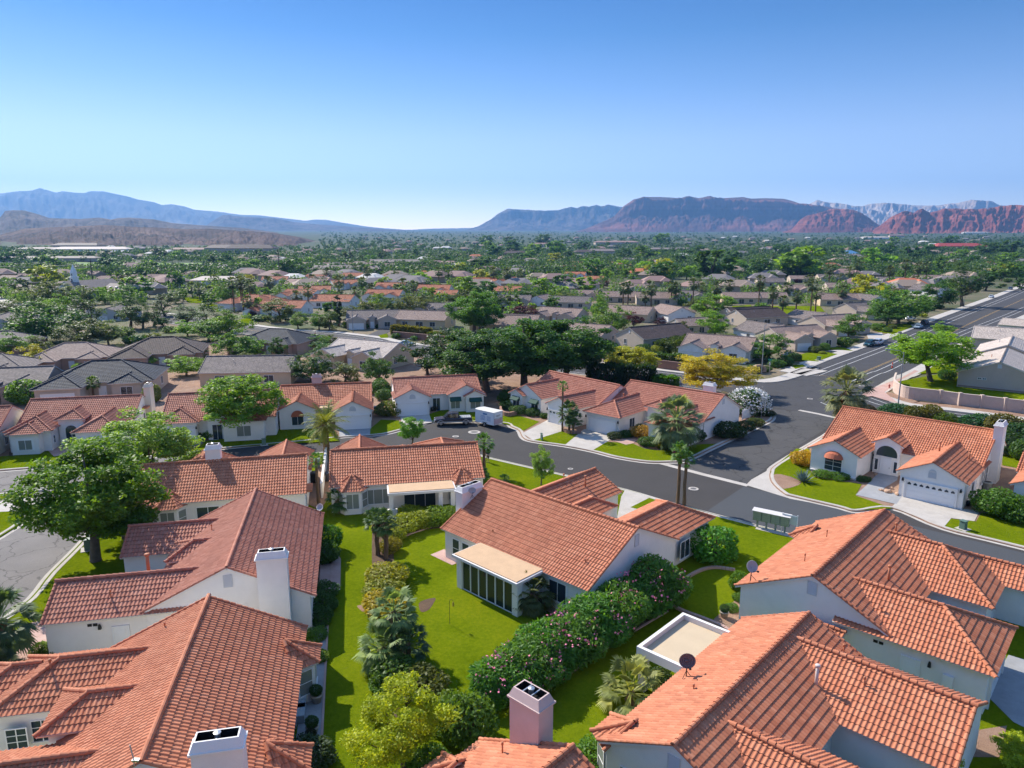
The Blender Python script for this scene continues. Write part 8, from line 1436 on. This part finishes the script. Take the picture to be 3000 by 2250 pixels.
def range_(name, prof, dist, depth, mat, seed, cliff=0.0, gully=.16, gf=1.0, rows=46, back=.5, cols=420, ridge=0.0, wb=.22, ledge=0.0):
    """a range whose crest stands at dist, its foot depth metres nearer; crest heights follow the skyline"""
    P = []
    for x, y in prof: d = ray('D', x, y); P.append((d[0] / d[1], CAMH - d[2] / d[1] * -1 * dist * -1 if False else CAMH + d[2] / d[1] * dist))
    tx = np.linspace(P[0][0], P[-1][0], cols); hz = np.interp(tx, [p[0] for p in P], [p[1] for p in P])
    foot = terr(0, dist - depth) - 6
    ts = np.concatenate([np.linspace(0, 1, rows), 1 + np.linspace(.08, back, 8)]); V = []
    T, X = np.meshgrid(ts, tx, indexing='ij'); s_ = np.clip(T, 0, 1)
    wob = (fbm(X * 26 * gf + 3.1, T * 1.2, seed, 4) - .5) * 2.0
    tt = np.clip(s_ + wob * wb * np.sin(np.pi * s_), 0, 1)
    tt = np.clip(tt + ledge * np.sin(tt * 44) * np.sin(np.pi * s_), 0, 1)
    if cliff: sh = np.where(tt < .55, tt / .55 * (1 - cliff), np.where(tt < .72, (1 - cliff) + (tt - .55) / .17 * cliff * .8, 1 - cliff * .2 + (tt - .72) / .28 * cliff * .2))
    else: sh = tt ** 1.15
    g = 1 - np.abs(fbm(X * 60 * gf, T * 2.2 + 7, seed + 9, 5) - .5) * 4; g2 = 1 - np.abs(fbm(X * 17 * gf + 5, T * 1.3, seed + 4, 4) - .5) * 4
    H = hz[None, :] - foot; Z = foot + H * np.clip(sh + (gully * .6 * (g - .4) + gully * (g2 - .4) + gully * .7 * (fbm(X * 260, T * 9, seed + 31, 4) - .47)) * np.sin(np.pi * np.clip(s_, 0, 1)) ** .8, 0, 1.0)
    Z = np.where(T > 1, foot + H * (1 - (T - 1) ** 1.3 * .9), Z); Z += ridge * (fbm(X * 240, T * 3, seed + 2, 3) - .5) * H * (T == 1)
    Dn = (dist - depth) + depth * T + wob * depth * .10 * np.sin(np.pi * s_)
    V = np.stack([X * Dn, Dn, Z], -1).reshape(-1, 3); n, mC = len(ts), cols; i = np.arange(n - 1)[:, None] * mC + np.arange(mC - 1)[None, :]; i = i.ravel()
    me = quads(name, V, np.stack([i, i + 1, i + mC + 1, i + mC], 1), None, None, True); return tag(link(name, me, mat), kind='structure')
BLUEM = rock('far_mountain_rock', [(.35, (.07, .065, .065)), (.55, (.11, .10, .09)), (.68, (.25, .21, .18))], .0012)
BROWNM = rock('brown_hill', [(.35, (.05, .032, .028)), (.5, (.08, .05, .042)), (.65, (.15, .095, .07))], .004, 0, .02)
DUSKM = rock('dusk_hill', [(.35, (.06, .048, .045)), (.5, (.09, .07, .06)), (.65, (.15, .11, .09))], .003, 0, .01)
MESA = rock('mesa_rock', [(.35, (.065, .035, .035)), (.5, (.10, .045, .04)), (.66, (.24, .09, .07))], .002, .012)
REDR = rock('red_sandstone', [(.35, (.12, .035, .03)), (.5, (.19, .055, .04)), (.65, (.30, .11, .075))], .004, .03)
PALER = rock('pale_sandstone', [(.35, (.24, .18, .15)), (.5, (.36, .28, .23)), (.65, (.52, .44, .37))], .0016)
range_('mountain', [(-160, 432), (-60, 424), (0, 418), (40, 413), (68, 412), (76, 409), (87, 407), (100, 410), (120, 416), (135, 413), (160, 416), (182, 417), (195, 413.5), (222, 413), (245, 418), (275, 424), (300, 431.5), (330, 436), (350, 443), (370, 441), (395, 445), (420, 453), (470, 457), (520, 464), (560, 465), (620, 472), (660, 477), (680, 474), (705, 475), (740, 481), (790, 489), (830, 493), (880, 496.5), (930, 494), (985, 493), (1032, 492), (1100, 498)], 14000, 2600, BLUEM, 1, gully=.22)
range_('mountain', [(430, 500), (446, 486), (465, 474), (481, 465), (520, 467.5), (560, 470), (590, 471), (636, 480), (703, 486), (783, 491.7), (863, 497), (960, 503)], 9500, 1000, DUSKM, 2, cliff=.35, gully=.12)
range_('hill', [(-160, 478), (-40, 474), (0, 470), (6, 463), (11, 455.5), (30, 454), (53, 454.6), (80, 462), (107, 471), (140, 472), (171, 473), (213, 470), (240, 474), (256, 471), (280, 470), (333, 474), (373, 482), (427, 486), (520, 492), (600, 502)], 4200, 900, DUSKM, 3, gully=.2, gf=1.2)
range_('hill', [(-200, 515), (-60, 511), (0, 507), (53, 494), (107, 491), (160, 489), (221, 486), (293, 490), (347, 491.5), (400, 495), (453, 494), (533, 499), (590, 503), (604, 505), (647, 512), (690, 522), (720, 530)], 2350, 850, BROWNM, 4, gully=.36, gf=.7, cols=620, rows=60)
range_('mountain', [(1000, 499), (1032, 489.5), (1059, 475), (1075, 462), (1096, 451), (1139, 453.5), (1182, 456), (1205, 455), (1219, 451), (1235, 447), (1246, 451), (1259, 445.5), (1272, 448), (1288, 444), (1299, 447), (1315, 443), (1342, 447), (1380, 449), (1420, 452), (1500, 470)], 11500, 1000, DUSKM, 5, cliff=.5, gully=.16)
range_('mesa', [(1235, 503), (1267, 493.5), (1299, 480), (1326, 468), (1347, 445.5), (1358, 438), (1368, 431), (1390, 425.5), (1427, 425.5), (1470, 428), (1483, 424), (1510, 428), (1534, 423.6), (1548, 427), (1563, 428), (1606, 425.5), (1622, 429), (1657, 428), (1694, 429.5), (1715, 435), (1729, 440), (1750, 441.5), (1790, 447), (1830, 454), (1870, 472), (1905, 494)], 8000, 850, MESA, 6, cliff=.62, gully=.13, cols=620, rows=64, wb=.14, ledge=.012)
range_('mountain', [(1720, 448), (1750, 440), (1766, 432), (1785, 437), (1803, 440), (1835, 445.5), (1862, 448), (1873, 443), (1913, 440), (1950, 443), (1995, 444), (2027, 444), (2049, 440), (2070, 438), (2094, 433.5), (2115, 436), (2142, 437.5), (2158, 445.5), (2212, 450), (2330, 462)], 11000, 1300, PALER, 7, cliff=.4, gully=.25)
range_('butte', [(1690, 501), (1710, 496), (1729, 475), (1742, 467), (1763, 463), (1780, 458), (1795, 452), (1814, 451), (1843, 453.5), (1862, 461.5), (1889, 480), (1902, 488), (1925, 499)], 6200, 600, REDR, 8, cliff=.35, gully=.2, cols=320, rows=60, ledge=.022)
range_('cliff', [(1885, 499), (1905, 485), (1923, 469.5), (1942, 460), (1958, 457.5), (1974, 461.5), (1982, 456), (1993, 452), (2009, 459), (2022, 456), (2038, 451), (2075, 451), (2091, 453.5), (2129, 452), (2145, 450), (2158, 447), (2195, 445), (2212, 447), (2300, 446), (2400, 450)], 5000, 600, REDR, 9, cliff=.4, gully=.26, cols=520, rows=64, ridge=.08, ledge=.022, wb=.3)
HAZE = 6.5e-5
if HAZE:
    hm = bpy.data.materials.new('haze_air'); hm.use_nodes = True; t = hm.node_tree; t.nodes.remove(t.nodes['Principled BSDF']); pv = N(t, 'ShaderNodeVolumePrincipled'); pv.inputs['Color'].default_value = (.22, .50, .98, 1); pv.inputs['Density'].default_value = HAZE; pv.inputs['Anisotropy'].default_value = .2; L(t, pv.outputs[0], t.nodes['Material Output'].inputs['Volume'])
    o = MB().box(-16500, 16500, -16500, 19000, -3, 1500).build('haze', hm); tag(o, kind='stuff')
